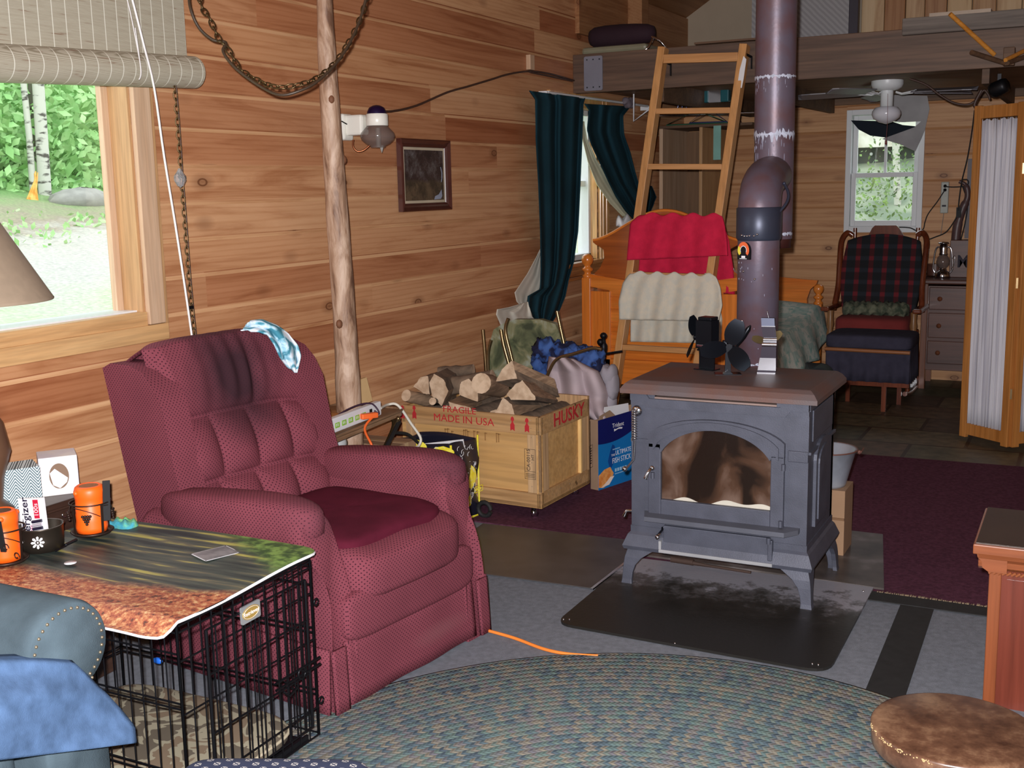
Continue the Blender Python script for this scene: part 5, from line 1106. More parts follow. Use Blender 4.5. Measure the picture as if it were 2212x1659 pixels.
# ---- candle lanterns, can, tissue boxes
ORG2=M('orange_candle',(255,100,20),.45,var=.04); IRON=M('bronze_iron',(58,44,38),.45,.6)
def jar_light(c,label,rz):
    r=thing('orange_lantern',label,'lantern',c)
    mb=MB(); mb.lathe([(.0,.004),(.045,.004),(.047,.02),(.044,.04),(.0445,.06),(.043,.062),(.0435,.085),(.042,.087),(.0425,.108),(.044,.112),(.045,.13),(.041,.142),(.034,.147),(.030,.143),(.0,.141)],c,28); mb.build('body',ORG2,r)
    for k in range(3): 
        mb=MB(); a=rz+k*2*PI/3; mb.sphere(c+Vector((.046*math.cos(a),.046*math.sin(a),.13)),.008,8); mb.build('lug',ORG2,r)
    mb=MB(); mb.lathe([(.0,.1425),(.026,.1425),(.028,.145)],c,20); ln=mb.build('lens',CHROME,r)
    return r
def holder(c,label,rz,grapes=True):
    h=thing('candle_holder',label,'candle holder',c)
    mb=MB(); mb.lathe([(.0,0),(.056,0),(.064,.008),(.060,.010),(.054,.003),(.0,.003)],c,28); mb.build('dish',IRON,h)
    mb=MB(); mb.tube([c+Vector((.060*math.cos(2*PI*i/28),.060*math.sin(2*PI*i/28),.098)) for i in range(28)],.0022,6,closed=True); mb.build('ring',IRON,h)
    for k in range(4):
        a=rz+k*PI/2; mb=MB(); d=Vector((math.cos(a),math.sin(a),0)); mb.beam(c+d*.056+Vector((0,0,.003)),c+d*.060+Vector((0,0,.098)),.008,.002,up=d); mb.build('strap',IRON,h)
        mb=MB(); t_=Vector((-d.y,d.x,0)); pts=[c+Vector((0,0,.092))+ (d*math.cos(q*1.45)+t_*math.sin(q*1.45))*.060+Vector((0,0,-.03*q*q+.0)) for q in [i/8 for i in range(9)]]; mb.tube(pts,.0014,5); mb.build('vine',IRON,h)
        if grapes:
            a2=a+.8; d2=Vector((math.cos(a2),math.sin(a2),0)); t2=Vector((-d2.y,d2.x,0)); mb=MB()
            for row,nn in enumerate((4,3,2,1)):
                for j in range(nn): mb.sphere(c+d2*.064+t2*((j-(nn-1)/2)*.0075)+Vector((0,0,.068-row*.008)),.0045,8)
            g=mb.build('grape_cluster',IRON,h); g['kind']='stuff'
    return h
zc=.590; lc1=onz(200,1150,zc); h=holder(lc1,'bronze wire holder with grape clusters around the right orange lantern',rad(-100)); jar_light(lc1+Vector((0,0,.003)),'orange lantern in grape holder, right one on the mat',.4)
mb=MB(); p=lc1+Vector((.052,.012,.04)); mb.beam(p,p+Vector((.006,.004,.125)),.022,.005,up=(1,-.6,0),ch=.001); tag(mb.build('black_strap',RUBBER),'black strap standing behind the right orange lantern','strap')
lc2=onz(12,1212,zc); lc2.x-=.0; h=holder(lc2,'bronze scroll holder around the left orange lantern',.2,False); jar_light(lc2+Vector((0,0,.003)),'orange lantern at the left photo edge',1.4)
mb=MB()
for (px,py,r_) in ((15,1182,.012),(38,1200,.011)):
    c=ony(px,py,lc2.y-.058); mb.tube([c+Vector((r_*math.cos(t*.5)*(1-t*.05),-.004,r_*math.sin(t*.5)*(1-t*.05))) for t in range(12)],.0016,5)
mb.build('scroll',IRON,h)
mb=MB(); p=ony(3,1165,lc2.y-.06); mb.beam(p+Vector((-.006,0,.05)),p+Vector((.004,0,-.035)),.02,.004,up=(0,-1,0)); tag(mb.build('black_strap',RUBBER),'black strap hanging on the left orange lantern','strap')
cc=onz(92,1183,zc); can=thing('pierced_tin','dark tin pierced with flower cut-outs holding a battery pack','tin',cc)
mb=MB(); mb.lathe([(.0,0),(.060,0),(.062,.03),(.063,.066),(.066,.070),(.060,.070),(.058,.004),(.0,.004)],cc,32); mb.build('body',M('antique_tin',(70,62,54),.35,.75),can)
for a in (-108,-50,-170):
    mb=MB(); d=Vector((math.cos(rad(a)),math.sin(rad(a)),0)); t_=Vector((-d.y,d.x,0)); c=cc+d*.0625+Vector((0,0,.034)); T=frame(c,t_,(0,0,1))
    for k in range(8):
        q=T@Matrix.Rotation(k*PI/4,4,'Z'); mb.prism([(.006,-.0022),(.016,-.0035),(.019,0),(.016,.0035),(.006,.0022)],lambda u,v,w,q=q:q@Vector((u,v,w)),-.001,.0012)
    mb.sphere(T@Vector((0,0,.0005)),.003,8); g=mb.build('flower_cutout',WHITEP,can)
# battery pack (no mascot)
bp=cc+Vector((-.01,-.0,.012)); Tk=frame(bp+Vector((-.032,-.02,0)),(.97,.12,.10),(-.10,.05,1)); pk=thing('battery_pack','white battery pack standing in the pierced tin','battery pack',bp)
mb=MB(); mb.box((-.012,0,-.012),(.078,.135,.0),T=Tk,ch=.001); mb.build('card',WHITEP,pk)
mb=MB(); mb.box((.043,.075,0),(.062,.13,.0008),T=Tk); mb.build('red_panel',M('pack_red',(196,30,60),.4),pk); text('100s',.021,WHITEP,'lettering',pk,Tk@Matrix.Translation((.053,.10,.0012))@Matrix.Rotation(PI/2,4,'Z'),.0003)
INKB=M('pack_ink',(30,26,50),.4); text('energizer',.036,INKB,'lettering',pk,Tk@Matrix.Translation((.012,.07,.0009))@Matrix.Rotation(PI/2,4,'Z'),.0003,bold=.0003); text('MAX',.010,M('pack_magenta',(190,60,120),.4),'lettering',pk,Tk@Matrix.Translation((.028,.045,.0009))@Matrix.Rotation(PI/2,4,'Z'),.0003)
mb=MB(); mb.prism([(-.007,.045),(-.001,.075),(.003,.045)],lambda u,v,w:Tk@Vector((u,v,w)),0,.0008); mb.build('dark_triangle',INKB,pk)
for k in range(3): mb=MB(); mb.tube([Tk@Vector((.034,.044+k*.0105,.002)),Tk@Vector((.070,.048+k*.0105,.002))],.0045,10,1 if k%2 else 0); mb.build('battery_print',[INKB,M('battery_silver',(196,190,200),.4,.3)],pk)
mb=MB(); p=onz(120,1190,zc); q=onz(165,1168,zc); mb.tube([p,p.lerp(q,.5)],.003,6)
for i in range(9): mb.sphere(p.lerp(q,.5+.06*i)+Vector((0,0,.003)),.005,8)
tag(mb.build('beaded_pen',BLACK),'black beaded pen lying beside the pierced tin','pen')
mb=MB(); pillow(mb,onz(262,1136,.58)+Vector((0,.01,.0)),(.05,.03,.018),.7,fn=lambda p,q:q+Vector((0,0,.006*math.sin(p.x*9+p.y*5)))); tag(mb.build('teal_cloth',M('teal_knit',(60,150,170),.9,col2=(120,190,120),ns=30,bs_=.5,bsc=200)),'crumpled teal cloth on the mat behind the right lantern','cloth')
# small dark cabinet by the wall with tissue boxes
DK=wood('espresso_wood',(44,30,24),(70,48,38),1,.4,6,.3)
sb=thing('side_cabinet','dark brown small cabinet at the wall under the tissue boxes','cabinet',(-3.04,2.35,0))
mb=MB(); mb.box((-3.19,2.0,.0),(-2.90,2.64,.625),ch=.004); mb.build('body',DK,sb); mb=MB(); mb.box((-3.195,1.98,.625),(-2.885,2.66,.645),ch=.003); mb.build('top',DK,sb)
mb=MB(); mb.box((-2.90,2.36,.50),(-2.892,2.62,.615),ch=.002); dr=mb.build('drawer',DK,sb); mb=MB(); mb.tube([(-2.885,2.47+.012*math.cos(t*.6),.60+.008*math.sin(t*.6)) for t in range(11)],.002,5); mb.build('pull_ring',CHROME,dr)
def tissue(c,rz,s,label,pattern=None,oval=True,T=None):
    T=T or Matrix.Translation(c)@Matrix.Rotation(rz,4,'Z'); r=thing('tissue_box',label,'tissue box',c)
    mb=MB(); mb.box((-s/2,-s/2,0),(s/2,s/2,s*1.08),T=T,ch=.002); mb.build('carton',pattern or M('tissue_carton',(212,206,214),.6,col2=(232,226,220),ns=9),r)
    if oval:
        mb=MB(); mb.prism([(.030*math.cos(2*PI*i/28),.042*math.sin(2*PI*i/28)) for i in range(28)],lambda u,v,w:T@Vector((s/2+w,u,v+s*.54)),0,.0012); mb.build('opening',M('carton_inside',(128,104,86),.9),r)
        mb=MB(); mb.prism([(-.028,.012),(-.012,.026),(.026,-.008),(.022,-.022),(.0,-.040),(-.020,-.028)],lambda u,v,w:T@Vector((s/2+w,u,v+s*.54)),.0012,.004); mb.build('tissue',WHITEP,r)
    return r
p1=onx(100,1068,-2.93); tissue(Vector((-3.0,2.555,.645)),rad(-38),.118,'white tissue box with oval opening on the dark cabinet')
m,nt,b=newmat('maze_print'); v=coords(nt,(1,1,1)); sx=N(nt,'ShaderNodeSeparateXYZ'); L(nt,v,sx.inputs[0])
zz=math_(nt,'PINGPONG',math_(nt,'MULTIPLY',math_(nt,'ADD',sx.outputs[1],sx.outputs[0]),1.),.03); s_=math_(nt,'SINE',math_(nt,'MULTIPLY',math_(nt,'ADD',zz,sx.outputs[2]),620.)); L(nt,ramp(nt,s_,[(.0,lin((70,96,104))),(.25,lin((226,238,240)))]),b.inputs['Base Color'])
tissue(Vector((-2.985,2.385,.645)),rad(-30),.118,'tissue box with grey maze print at the left photo edge',m,oval=False)
# pile of papers left of the can
mb=MB(); pillow(mb,onz(30,1110,.66)+Vector((-.04,0,-.035)),(.12,.07,.03),.6,fn=lambda p,q:q+Vector((0,0,.012*math.sin(p.x*6+p.y*4)))); tag(mb.build('tissue_heap',WHITEP),'heap of white paper tissue behind the left orange lantern','tissues')
# ================================================================ LAMP at the left
lx,ly=-2.98,2.26; lamp=thing('table_lamp','tan conical lampshade at the left edge before the window','lamp',(lx,ly,.645))
m=M('shade_linen',(150,132,112),.9,var=.06,ns=40); zb=onx(60,636,lx).z
mb=MB(); mb.lathe([(.245,zb-.004),(.247,zb),(.243,zb+.006),(.075,zb+.30),(.072,zb+.30),(.240,zb+.004),(.243,zb-.003)],(lx,ly,0),48); sh=mb.build('lamp_shade',m,lamp)
mb=MB(); mb.lathe([(.0,.645),(.075,.645),(.08,.66),(.05,.69),(.06,.76),(.085,.84),(.07,.93),(.03,1.0),(.012,1.05),(.012,zb+.2),(.0,zb+.2)],(lx,ly,0),28); mb.build('base',M('lamp_brown',(96,70,52),.35),lamp)
mb=MB(); mb.lathe([(.243,zb-.003),(.245,zb-.001)],(lx,ly,0),30); mb.v=[];mb.f=[];mb.mi=[];mb.sm=[];mb.col=[]
# ================================================================ SOFA ARM, BLANKET, OTTOMAN
SF=fabric('grey_blue_upholstery',(78,92,100),None,var=.2,ns=12); sofa=thing('sofa','grey-blue sofa with nailhead trimmed rolled arm at lower left','sofa',(-2.7,1.3,0))
def armp(a,t):
    x=-2.062-.9*t; ang=PI*1.35*(a)-.45; r=.115; y=1.745; z=.585
    if t<.03: r*=.90+.1*(t/.03)**.5
    if a<.75: return Vector((x,y+r*math.cos(ang)*.95,z+r*math.sin(ang)))
    k=(a-.75)/.25; p=Vector((x,y+r*math.cos(PI*1.35*.75-.45)*.95,z+r*math.sin(PI*1.35*.75-.45))); return p.lerp(Vector((x,1.66,.05)),k)
mb=MB()
sec=[]; 
for i in range(40):
    a=i/39; ang=-1.05+a*(PI+2.1); sec.append((1.742+.118*math.cos(ang),.568+.115*math.sin(ang)))
sec=[(1.84,.05)]+[(1.836,.40)]+sec+[(1.65,.40),(1.65,.05)]
us=[0,.006,.02,.05,.2,.5,.9]; vs=[];n=len(sec)
for u in us:
    k=1-.07*(1-min(1,u/.02))**2
    for (y,z) in sec: vs.append(Vector((-2.062-u,1.745+(y-1.745)*k,.55+(z-.55)*k if z>.1 else z)))
fs=[tuple(range(n))]
for j in range(len(us)-1):
    for i in range(n-1): fs.append((j*n+i,(j+1)*n+i,(j+1)*n+i+1,j*n+i+1))
mb.add(vs,fs,0,True); mb.build('armrest',SF,sofa)
mb=MB(); pillow(mb,(-2.52,1.35,.30),(.42,.30,.14),.3,.25); mb.build('seat_cushion',SF,sofa); mb=MB(); mb.box((-2.98,.6,.04),(-2.10,1.66,.26),ch=.02); mb.build('base',SF,sofa); mb=MB(); pillow(mb,(-2.9,1.2,.58),(.12,.5,.32),.35,.3); mb.build('backrest',SF,sofa)
mb=MB(); 
for i in range(26):
    ang=-1.0+i/25*(PI+1.5); mb.sphere((-2.0615,1.742+.098*math.cos(ang),.568+.096*math.sin(ang)),.0042,8)
for i in range(12): mb.sphere((-2.0615,1.80,.475-i*.012),.0042,8)
o=mb.build('nailhead_trim',M('nailhead',(180,160,130),.3,.8),sofa)
BL=fabric('blue_fleece',(78,102,136),None,var=.28,ns=22)
def blk(a,t):
    px=-260+ (a)*(1.0)*(260+ (150,190,228,262,292,296)[min(5,int(t*5))]*(1-(t*5-int(t*5)))+ (150,190,228,262,292,296)[min(5,int(t*5)+1)]*(t*5-int(t*5)))
    ytop=1417+6*math.sin(a*7)+18*(1-a)**2; py=ytop+(1605-ytop)*t+ (70*(1-a)*t)
    X=-2.045+.012*math.sin(a*8+t*6)-(.0 if t>.06 else .05*(1-t/.06)); X+=.06*smoothstep(t)+.02*math.exp(-((t-.42)/.12)**2)*(1-a*.5)
    return onx(px,py,X)
mb=MB(); mb.grid(blk,44,40); tag(mb.build('fleece_blanket',BL,solid=.010,off=1),'light blue fleece blanket draped over the sofa arm','blanket')
m,nt,b=newmat('floret_fabric'); v=coords(nt); sx=N(nt,'ShaderNodeSeparateXYZ'); L(nt,v,sx.inputs[0])
def cell(o_,off): 
    return math_(nt,'SUBTRACT',math_(nt,'FRACT',math_(nt,'ADD',math_(nt,'MULTIPLY',o_,24.),off)),.5)
def floret(off):
    a=math_(nt,'ABSOLUTE',cell(sx.outputs[0],off)); c=math_(nt,'ABSOLUTE',cell(sx.outputs[1],off)); mx=math_(nt,'MAXIMUM',a,c); df=math_(nt,'ABSOLUTE',math_(nt,'SUBTRACT',a,c)); r=math_(nt,'ADD',mx,math_(nt,'MULTIPLY',math_(nt,'MINIMUM',a,c),.0)); 
    k1=math_(nt,'LESS_THAN',mx,.17); k2=math_(nt,'GREATER_THAN',mx,.05); k3=math_(nt,'GREATER_THAN',df,.045); return math_(nt,'MULTIPLY',math_(nt,'MULTIPLY',k1,k2),k3)
k=math_(nt,'MAXIMUM',floret(0.),floret(.5)); L(nt,mixc(nt,k,lin((34,42,68)),lin((176,172,168))),b.inputs['Base Color']); b.inputs['Roughness'].default_value=.9
c_=onz(572,1652,.40); ot=thing('footstool','navy footstool patterned with small white florets at bottom edge','footstool',(c_.x+.08,c_.y-.115,0),rad(24))
mb=MB(); pillow(mb,(0,0,.345),(.205,.175,.065),.3,.25,n=44); mb.build('cushion',m,ot,world=False)
for sx2 in (-1,1):
    for sy in (-1,1): mb=MB(); mb.lathe([(.02,0),(.026,.1),(.022,.29)],(sx2*.16,sy*.13,0),14); mb.build('leg',DK,ot,world=False)
# ================================================================ RUG
m,nt,b=newmat('braided_wool'); v=coords(nt,(1/1.27,1/1.37,1)); sx=N(nt,'ShaderNodeSeparateXYZ'); L(nt,v,sx.inputs[0])
ln=N(nt,'ShaderNodeVectorMath',operation='LENGTH'); cmb=N(nt,'ShaderNodeCombineXYZ'); L(nt,sx.outputs[0],cmb.inputs[0]); L(nt,sx.outputs[1],cmb.inputs[1]); L(nt,cmb.outputs[0],ln.inputs[0])
rr_=math_(nt,'MULTIPLY',ln.outputs['Value'],48.); ring=math_(nt,'FLOOR',rr_); fr_=math_(nt,'FRACT',rr_); an=math_(nt,'ARCTAN2',sx.outputs[1],sx.outputs[0])
chev=math_(nt,'ADD',math_(nt,'MULTIPLY',math_(nt,'MULTIPLY',an,ring),1.75),math_(nt,'MULTIPLY',math_(nt,'ABSOLUTE',math_(nt,'SUBTRACT',fr_,.5)),1.6))
wn=N(nt,'ShaderNodeTexWhiteNoise',noise_dimensions='2D'); cb2=N(nt,'ShaderNodeCombineXYZ'); L(nt,math_(nt,'FLOOR',math_(nt,'MULTIPLY',chev,1.)),cb2.inputs[0]); L(nt,ring,cb2.inputs[1]); L(nt,cb2.outputs[0],wn.inputs[0])
band_=N(nt,'ShaderNodeTexNoise',noise_dimensions='1D',i_Scale=.35,i_Detail=2.); L(nt,ring,band_.inputs['W'])
f=math_(nt,'ADD',math_(nt,'MULTIPLY',wn.outputs['Value'],.8),math_(nt,'MULTIPLY',band_.outputs[0],.3))
c=ramp(nt,f,[(.12,lin((80,94,106))),(.3,lin((94,112,120))),(.45,lin((104,126,122))),(.58,lin((116,126,120))),(.7,lin((112,112,120))),(.85,lin((134,130,118)))]); L(nt,c,b.inputs['Base Color']); b.inputs['Roughness'].default_value=.95; b.inputs['Specular IOR Level'].default_value=.1
hh=math_(nt,'ADD',math_(nt,'SINE',math_(nt,'MULTIPLY',fr_,PI)),math_(nt,'MULTIPLY',math_(nt,'SINE',math_(nt,'MULTIPLY',chev,2*PI)),.3)); bump(nt,b,hh,.35,.006)
rug=thing('braided_rug','oval braided rug in blue-green wool covering the foreground floor','rug',(-.90,2.20,0))
mb=MB(); mb.lathe([(0.001,.012),(.6,.012),(.985,.012),(1.0,.006),(.995,0)],(0,0,0),160,T=Matrix.Diagonal((1.27,1.37,1,1))); mb.build('braid',m,rug,world=False)
mb=MB(); mb.tube(spline([onz(1046,1360,.012),onz(1110,1378,.008),onz(1175,1402,.008),onz(1230,1413,.008),onz(1292,1417,.01)],8),.006,8); mb.tube([onz(1048,1358,.02),onz(1040,1352,.03),Vector((-2.02,3.40,.03))],.006,8); tag(mb.build('orange_cable',M('orange_flat_cord',(236,132,52),.5)),'orange cord running over grey carpet from recliner to rug','cord')
# ================================================================ CHERRY CABINET + STOOL at right
CH=wood('cherry_wood',(104,48,36),(128,62,46),2,.28,4,.25,coat=.5); CHX=wood('cherry_trim',(134,72,42),(158,92,56),0,.3,5,.25,coat=.4)
cab=thing('cherry_cabinet','low cherry wood cabinet with rope moulding at right edge','cabinet',(.15,3.75,0))
cx0,cy0=-.225,3.56; mb=MB(); mb.box((cx0+.012,cy0+.012,0),(.55,3.93,.44)); mb.build('body',CH,cab)
mb=MB(); mb.box((cx0,cy0,0),(cx0+.035,cy0+.03,.44),ch=.004); mb.build('corner_post',wood('cherry_post',(126,66,38),(150,84,50),2,.3,5,.2,coat=.4),cab)
mb=MB(); mb.prism([(0,.44),(-.018,.452),(-.02,.47),(-.032,.482),(-.035,.495),(.05,.495),(.05,.44)],lambda u,v,w:(w,cy0+u,v),cx0-.03,.55); mb.prism([(0,.44),(-.018,.452),(-.02,.47),(-.032,.482),(-.035,.495),(.05,.495),(.05,.44)],lambda u,v,w:(cx0+u,w,v),cy0-.03,3.93); mb.build('cornice',CHX,cab)
mb=MB(); mb.box((cx0-.045,cy0-.045,.495),(.57,3.94,.525),ch=.003); tpc=mb.build('top',CHX,cab)
mb=MB(); mb.box((cx0-.038,cy0-.03,.525),(.57,3.94,.528)); plabel(mb.build('dark_top_sheet',M('dark_top',(58,44,34),.4),cab),'dark brown top surface')
mb=MB()
for i in range(60):
    x=cx0+i*.0125; mb.tube([(x,cy0-.004,.428),(x+.012,cy0-.006,.438)],.0045,6)
o=mb.build('rope_moulding',CHX,cab); mb=MB(); mb.prism([(cx0+.05,.0),(.4,.0),(.4,.41),(cx0+.05,.41)],lambda u,v,w:(u,w,v),cy0+.010,cy0+.0115); mb.build('front_panel',CH,cab)
stl=thing('round_stool','round dark brown stool with worn edge at bottom right','stool',(-.085,2.36,0)); 
m,nt,b=newmat('worn_stool_top'); v=coords(nt); n=N(nt,'ShaderNodeTexNoise',i_Scale=9.,i_Detail=6.,i_Roughness=.7); L(nt,v,n.inputs[0]); L(nt,ramp(nt,n.outputs[0],[(.35,lin((58,36,26))),(.5,lin((88,60,44))),(.66,lin((128,98,74)))]),b.inputs['Base Color']); b.inputs['Roughness'].default_value=.32
cS=(0,0,0); R0=.172; mb=MB(); mb.lathe([(.0,.45),(R0-.008,.45),(R0-.003,.4485),(R0,.444),(R0-.002,.405),(R0-.012,.392),(.0,.392)],cS,64); mb.build('seat',m,stl,world=False)
mb=MB(); random.seed(2)
for i in range(70):
    a=rad(rnd(195,262)); mb.sphere(((R0-.001)*math.cos(a),(R0-.001)*math.sin(a),rnd(.440,.4475)),(rnd(.001,.003),rnd(.001,.003),.0015),6)
o=mb.build('worn_chips',M('bare_wood_chip',(168,142,100),.8),stl,world=False); o['kind']='stuff'
for k in range(4):
    a=PI/4+k*PI/2; mb=MB(); mb.tube([(.09*math.cos(a),.09*math.sin(a),.39),(.14*math.cos(a),.14*math.sin(a),0)],[.016,.014],12); mb.build('leg',DK,stl,world=False)
stl.location=(-.204,2.43,0)
# ================================================================ LEFT WALL: picture, gas lamp, wire, chain, blind
FRW=M('mahogany_frame',(72,36,30),.3,var=.2,ns=12,coat=.4); pic=thing('framed_picture','small framed dark painting hanging on the pine wall','picture',(X0,5.26,1.675))
ya,yb,za,zb_=5.005,5.512,1.49,1.862; XF=X0+.006
mb=MB()
def framebar(mb,p,q,inn):  # mitred moulding profile bars around a rectangle in the y-z plane
    pass
prof=[(0,0),(.028,0),(.030,.006),(.024,.016),(.016,.020),(.008,.030),(0,.030)]   # (depth from wall, inset)
R=[]
for d,i in [(0,0),(.026,0),(.030,.006),(.024,.014),(.018,.022),(.022,.030),(.012,.040),(.008,.042)]:
    R+= [(XF+d,ya+i,za+i),(XF+d,yb-i,za+i),(XF+d,yb-i,zb_-i),(XF+d,ya+i,zb_-i)]
fs=[(k*4+j,k*4+(j+1)%4,(k+1)*4+(j+1)%4,(k+1)*4+j) for k in range(7) for j in range(4)]; mb.add(R,fs); mb.build('frame',FRW,pic)
mb=MB(); mb.box((XF+.004,ya+.04,za+.04),(XF+.008,yb-.04,zb_-.04)); mb.build('mount',M('cream_mount',(188,174,150),.8),pic)
m,nt,b=newmat('dark_landscape_print'); v=coords(nt); n=N(nt,'ShaderNodeTexNoise',i_Scale=14.,i_Detail=6.,i_Roughness=.7); L(nt,v,n.inputs[0]); sx=N(nt,'ShaderNodeSeparateXYZ'); L(nt,v,sx.inputs[0])
c=ramp(nt,n.outputs[0],[(.35,lin((32,26,30))),(.5,lin((58,46,46))),(.62,lin((84,78,78))),(.75,lin((130,132,136)))]); c2=ramp(nt,n.outputs[0],[(.4,lin((58,50,40))),(.6,lin((96,80,62)))])
c=mixc(nt,ramp(nt,math_(nt,'ADD',sx.outputs[2],math_(nt,'MULTIPLY',n.outputs[0],.08)),[(.0,(1,1,1)),(.02,(0,0,0))]),c,c2)
L(nt,c,b.inputs['Base Color']); b.inputs['Roughness'].default_value=.25
mb=MB(); mb.box((XF+.008,ya+.058,za+.055),(XF+.0095,yb-.058,zb_-.055)); pr=mb.build('print',m,pic)
mb=MB(); mb.prism([(5.36,1.565),(5.40,1.575),(5.43,1.60),(5.435,1.565),(5.42,1.55),(5.35,1.548)],lambda u,v,w:(w,u,v),XF+.0095,XF+.0101); mb.tube([(XF+.0105,5.425,1.72),(XF+.0105,5.437,1.69),(XF+.0105,5.436,1.66),(XF+.0105,5.428,1.64)],.0016,5); mb.build('pale_water_paint',M('pale_blue_paint',(150,160,180),.4),pr)
gl=thing('gas_wall_lamp','white gas wall lamp with smoked glass globe on pine wall','lamp',(X0,4.57,1.9))
WE=M('white_enamel',(226,224,214),.3,var=.02)
mb=MB(); mb.box((X0,4.515,1.838),(X0+.03,4.60,1.962),ch=.012); mb.box((X0+.02,4.535,1.86),(X0+.12,4.60,1.955),ch=.012); mb.build('bracket',WE,gl)
gc=(-3.03,4.575)
mb=MB(); mb.lathe([(.05,1.900),(.052,1.902),(.052,1.952),(.048,1.955)],(gc[0],gc[1],0),28); mb.build('collar',WE,gl)
mb=MB(); mb.lathe([(.046,1.952),(.045,1.965),(.036,1.983),(.018,1.993),(.0,1.996)],(gc[0],gc[1],0),24); mb.build('heat_cap',M('burnt_purple_cap',(34,16,60),.35,.5),gl)
m,nt,b=newmat('smoked_globe'); b.inputs['Base Color'].default_value=lin((120,104,98)); b.inputs['Roughness'].default_value=.12; b.inputs['Alpha'].default_value=.55; GLOBE=m
mb=MB(); mb.lathe([(.049,1.900),(.062,1.885),(.078,1.868),(.082,1.852),(.076,1.835),(.058,1.818),(.036,1.807),(.034,1.800)],(gc[0],gc[1],0),32); mb.build('globe',GLOBE,gl)
mb=MB(); mb.tube([(gc[0]+.01,gc[1]-.01,1.89),(gc[0]+.01,gc[1]-.01,1.80)],.012,10); mb.lathe([(.0,1.775),(.006,1.79),(.012,1.81)],(gc[0]+.01,gc[1]+.015,0),12); mb.build('mantle',M('mantle_grey',(150,146,140),.6),gl)
mb=MB(); mb.tube(spline([(X0+.06,4.55,1.84),(X0+.06,4.545,1.81),(X0+.075,4.553,1.787),(X0+.10,4.57,1.79),(X0+.13,4.585,1.815)],6),.0045,8); mb.build('gas_tube',M('copper_tube',(150,90,60),.3,.9),gl)
mb=MB(); mb.tube([(X0+.032,4.50,1.925),(X0+.04,4.53,1.912)],.003,6); mb.build('valve_lever',BLACK,gl)
WR=M('brown_cable',(66,44,36),.5)
mb=MB(); mb.tube(spline([onx(px,py,X) for px,py,X in ((818,240,-3.06),(850,240,-3.15),(900,228,-3.2),(965,200,-3.2),(1010,187,-3.2),(1060,172,-3.2),(1100,160,-3.2),(1145,154,-3.2),(1190,160,-3.2),(1240,174,-3.2))],6),.006,7); tag(mb.build('wall_cable',WR),'brown cable running from the gas lamp up to the loft beam','cable')
mb=MB(); mb.tube(spline([onx(px,py,X0+.012) for px,py in ((1145,156),(1165,160),(1185,164),(1236,175))],6),.006,7); tag(mb.build('wall_cable',WR),'short second cable beside the pale wooden peg','cable')
p0,p1=onx(1139,118,X0+.01),onx(1149,152,X0+.01); mb=MB(); mb.box((X0,p0.y,p1.z),(X0+.03,p1.y,p0.z),ch=.002); tag(mb.build('wooden_peg',PWL),'pale wooden peg block holding the cable on the wall','peg')
# chains
CHN=M('antique_brass_chain',(96,78,52),.35,.85)
def chain(name,pts,label,link=.030,r=.0028,wid=.009,cable=None):
    P=[V3(p) for p in pts]; mb=MB(); d=[0]
    for a,b_ in zip(P[:-1],P[1:]): d.append(d[-1]+(b_-a).length)
    def at_(s):
        for i in range(len(d)-1):
            if s<=d[i+1]: return P[i].lerp(P[i+1],(s-d[i])/max(1e-9,d[i+1]-d[i])),(P[i+1]-P[i]).normalized()
        return P[-1],(P[-1]-P[-2]).normalized()
    s=0;k=0
    while s<d[-1]:
        c,t=at_(s+link*.5); u=t.orthogonal().normalized(); w_=t.cross(u)
        if k%2: u,w_=w_,u
        mb.tube([c+t*(link*.62*math.cos(2*PI*i/12))+u*(wid*math.sin(2*PI*i/12)) for i in range(12)],r,5,closed=True); s+=link*.92; k+=1
    return tag(mb.build(name,CHN),label,'chain')
cp=[onx(px,py,X) for px,py,X in ((420,-260,-2.86),(424,-130,-2.86),(432,0,-2.84),(452,38,-2.80),(472,82,-2.76),(495,110,-2.73),(520,150,-2.68),(560,175,-2.6),(600,188,-2.52),(650,182,-2.46),(690,165,-2.44),(730,128,-2.44),(765,70,-2.44),(790,5,-2.44),(806,-80,-2.44),(820,-260,-2.44))]
chain('swag_chain',spline(cp,4),'brass swag chain looping across the top of the photo')
mb=MB(); cb=[onx(px,py,X) for px,py,X in ((416,-260,-2.87),(406,-120,-2.87),(408,-20,-2.86),(412,20,-2.84),(430,60,-2.82),(460,86,-2.78),(488,92,-2.74),(482,112,-2.73),(510,148,-2.68),(560,185,-2.6),(605,205,-2.52),(650,195,-2.46),(690,172,-2.43),(735,125,-2.42),(770,62,-2.42),(792,-10,-2.42),(812,-120,-2.42),(822,-260,-2.43))]
mb.tube(spline(cb,6),.0052,7); tag(mb.build('swag_cable',M('dark_brown_flex',(62,48,36),.45)),'dark brown lamp flex woven along the swag chain','cable')
cv=[onx(px,py,-3.08) for px,py in ((374,170),(378,200),(383,260),(388,330),(391,380),(396,440),(402,520),(408,600),(414,665),(420,722),(424,760))]
chain('hanging_chain',spline(cv,3),'thin brass chain hanging down behind the recliner',.026,.0022,.007)
mb=MB(); mb.tube(spline([p+Vector((.004,.006,0)) for p in cv],4),.0022,5); tag(mb.build('hanging_wire',WR),'thin wire threaded along the hanging chain','wire')
m,nt,b=newmat('crystal'); b.inputs['Roughness'].default_value=.05; b.inputs['Base Color'].default_value=(.8,.82,.85,1); b.inputs['Transmission Weight'].default_value=.8; b.inputs['Specular IOR Level'].default_value=.9
mb=MB(); c=onx(389,385,-3.07); mb.lathe([(.0,-.035),(.012,-.028),(.022,-.008),(.022,.008),(.012,.022),(.004,.036)],c,8,smooth=False); tag(mb.build('crystal_pendant',m),'faceted glass pendant on the hanging chain','pendant')
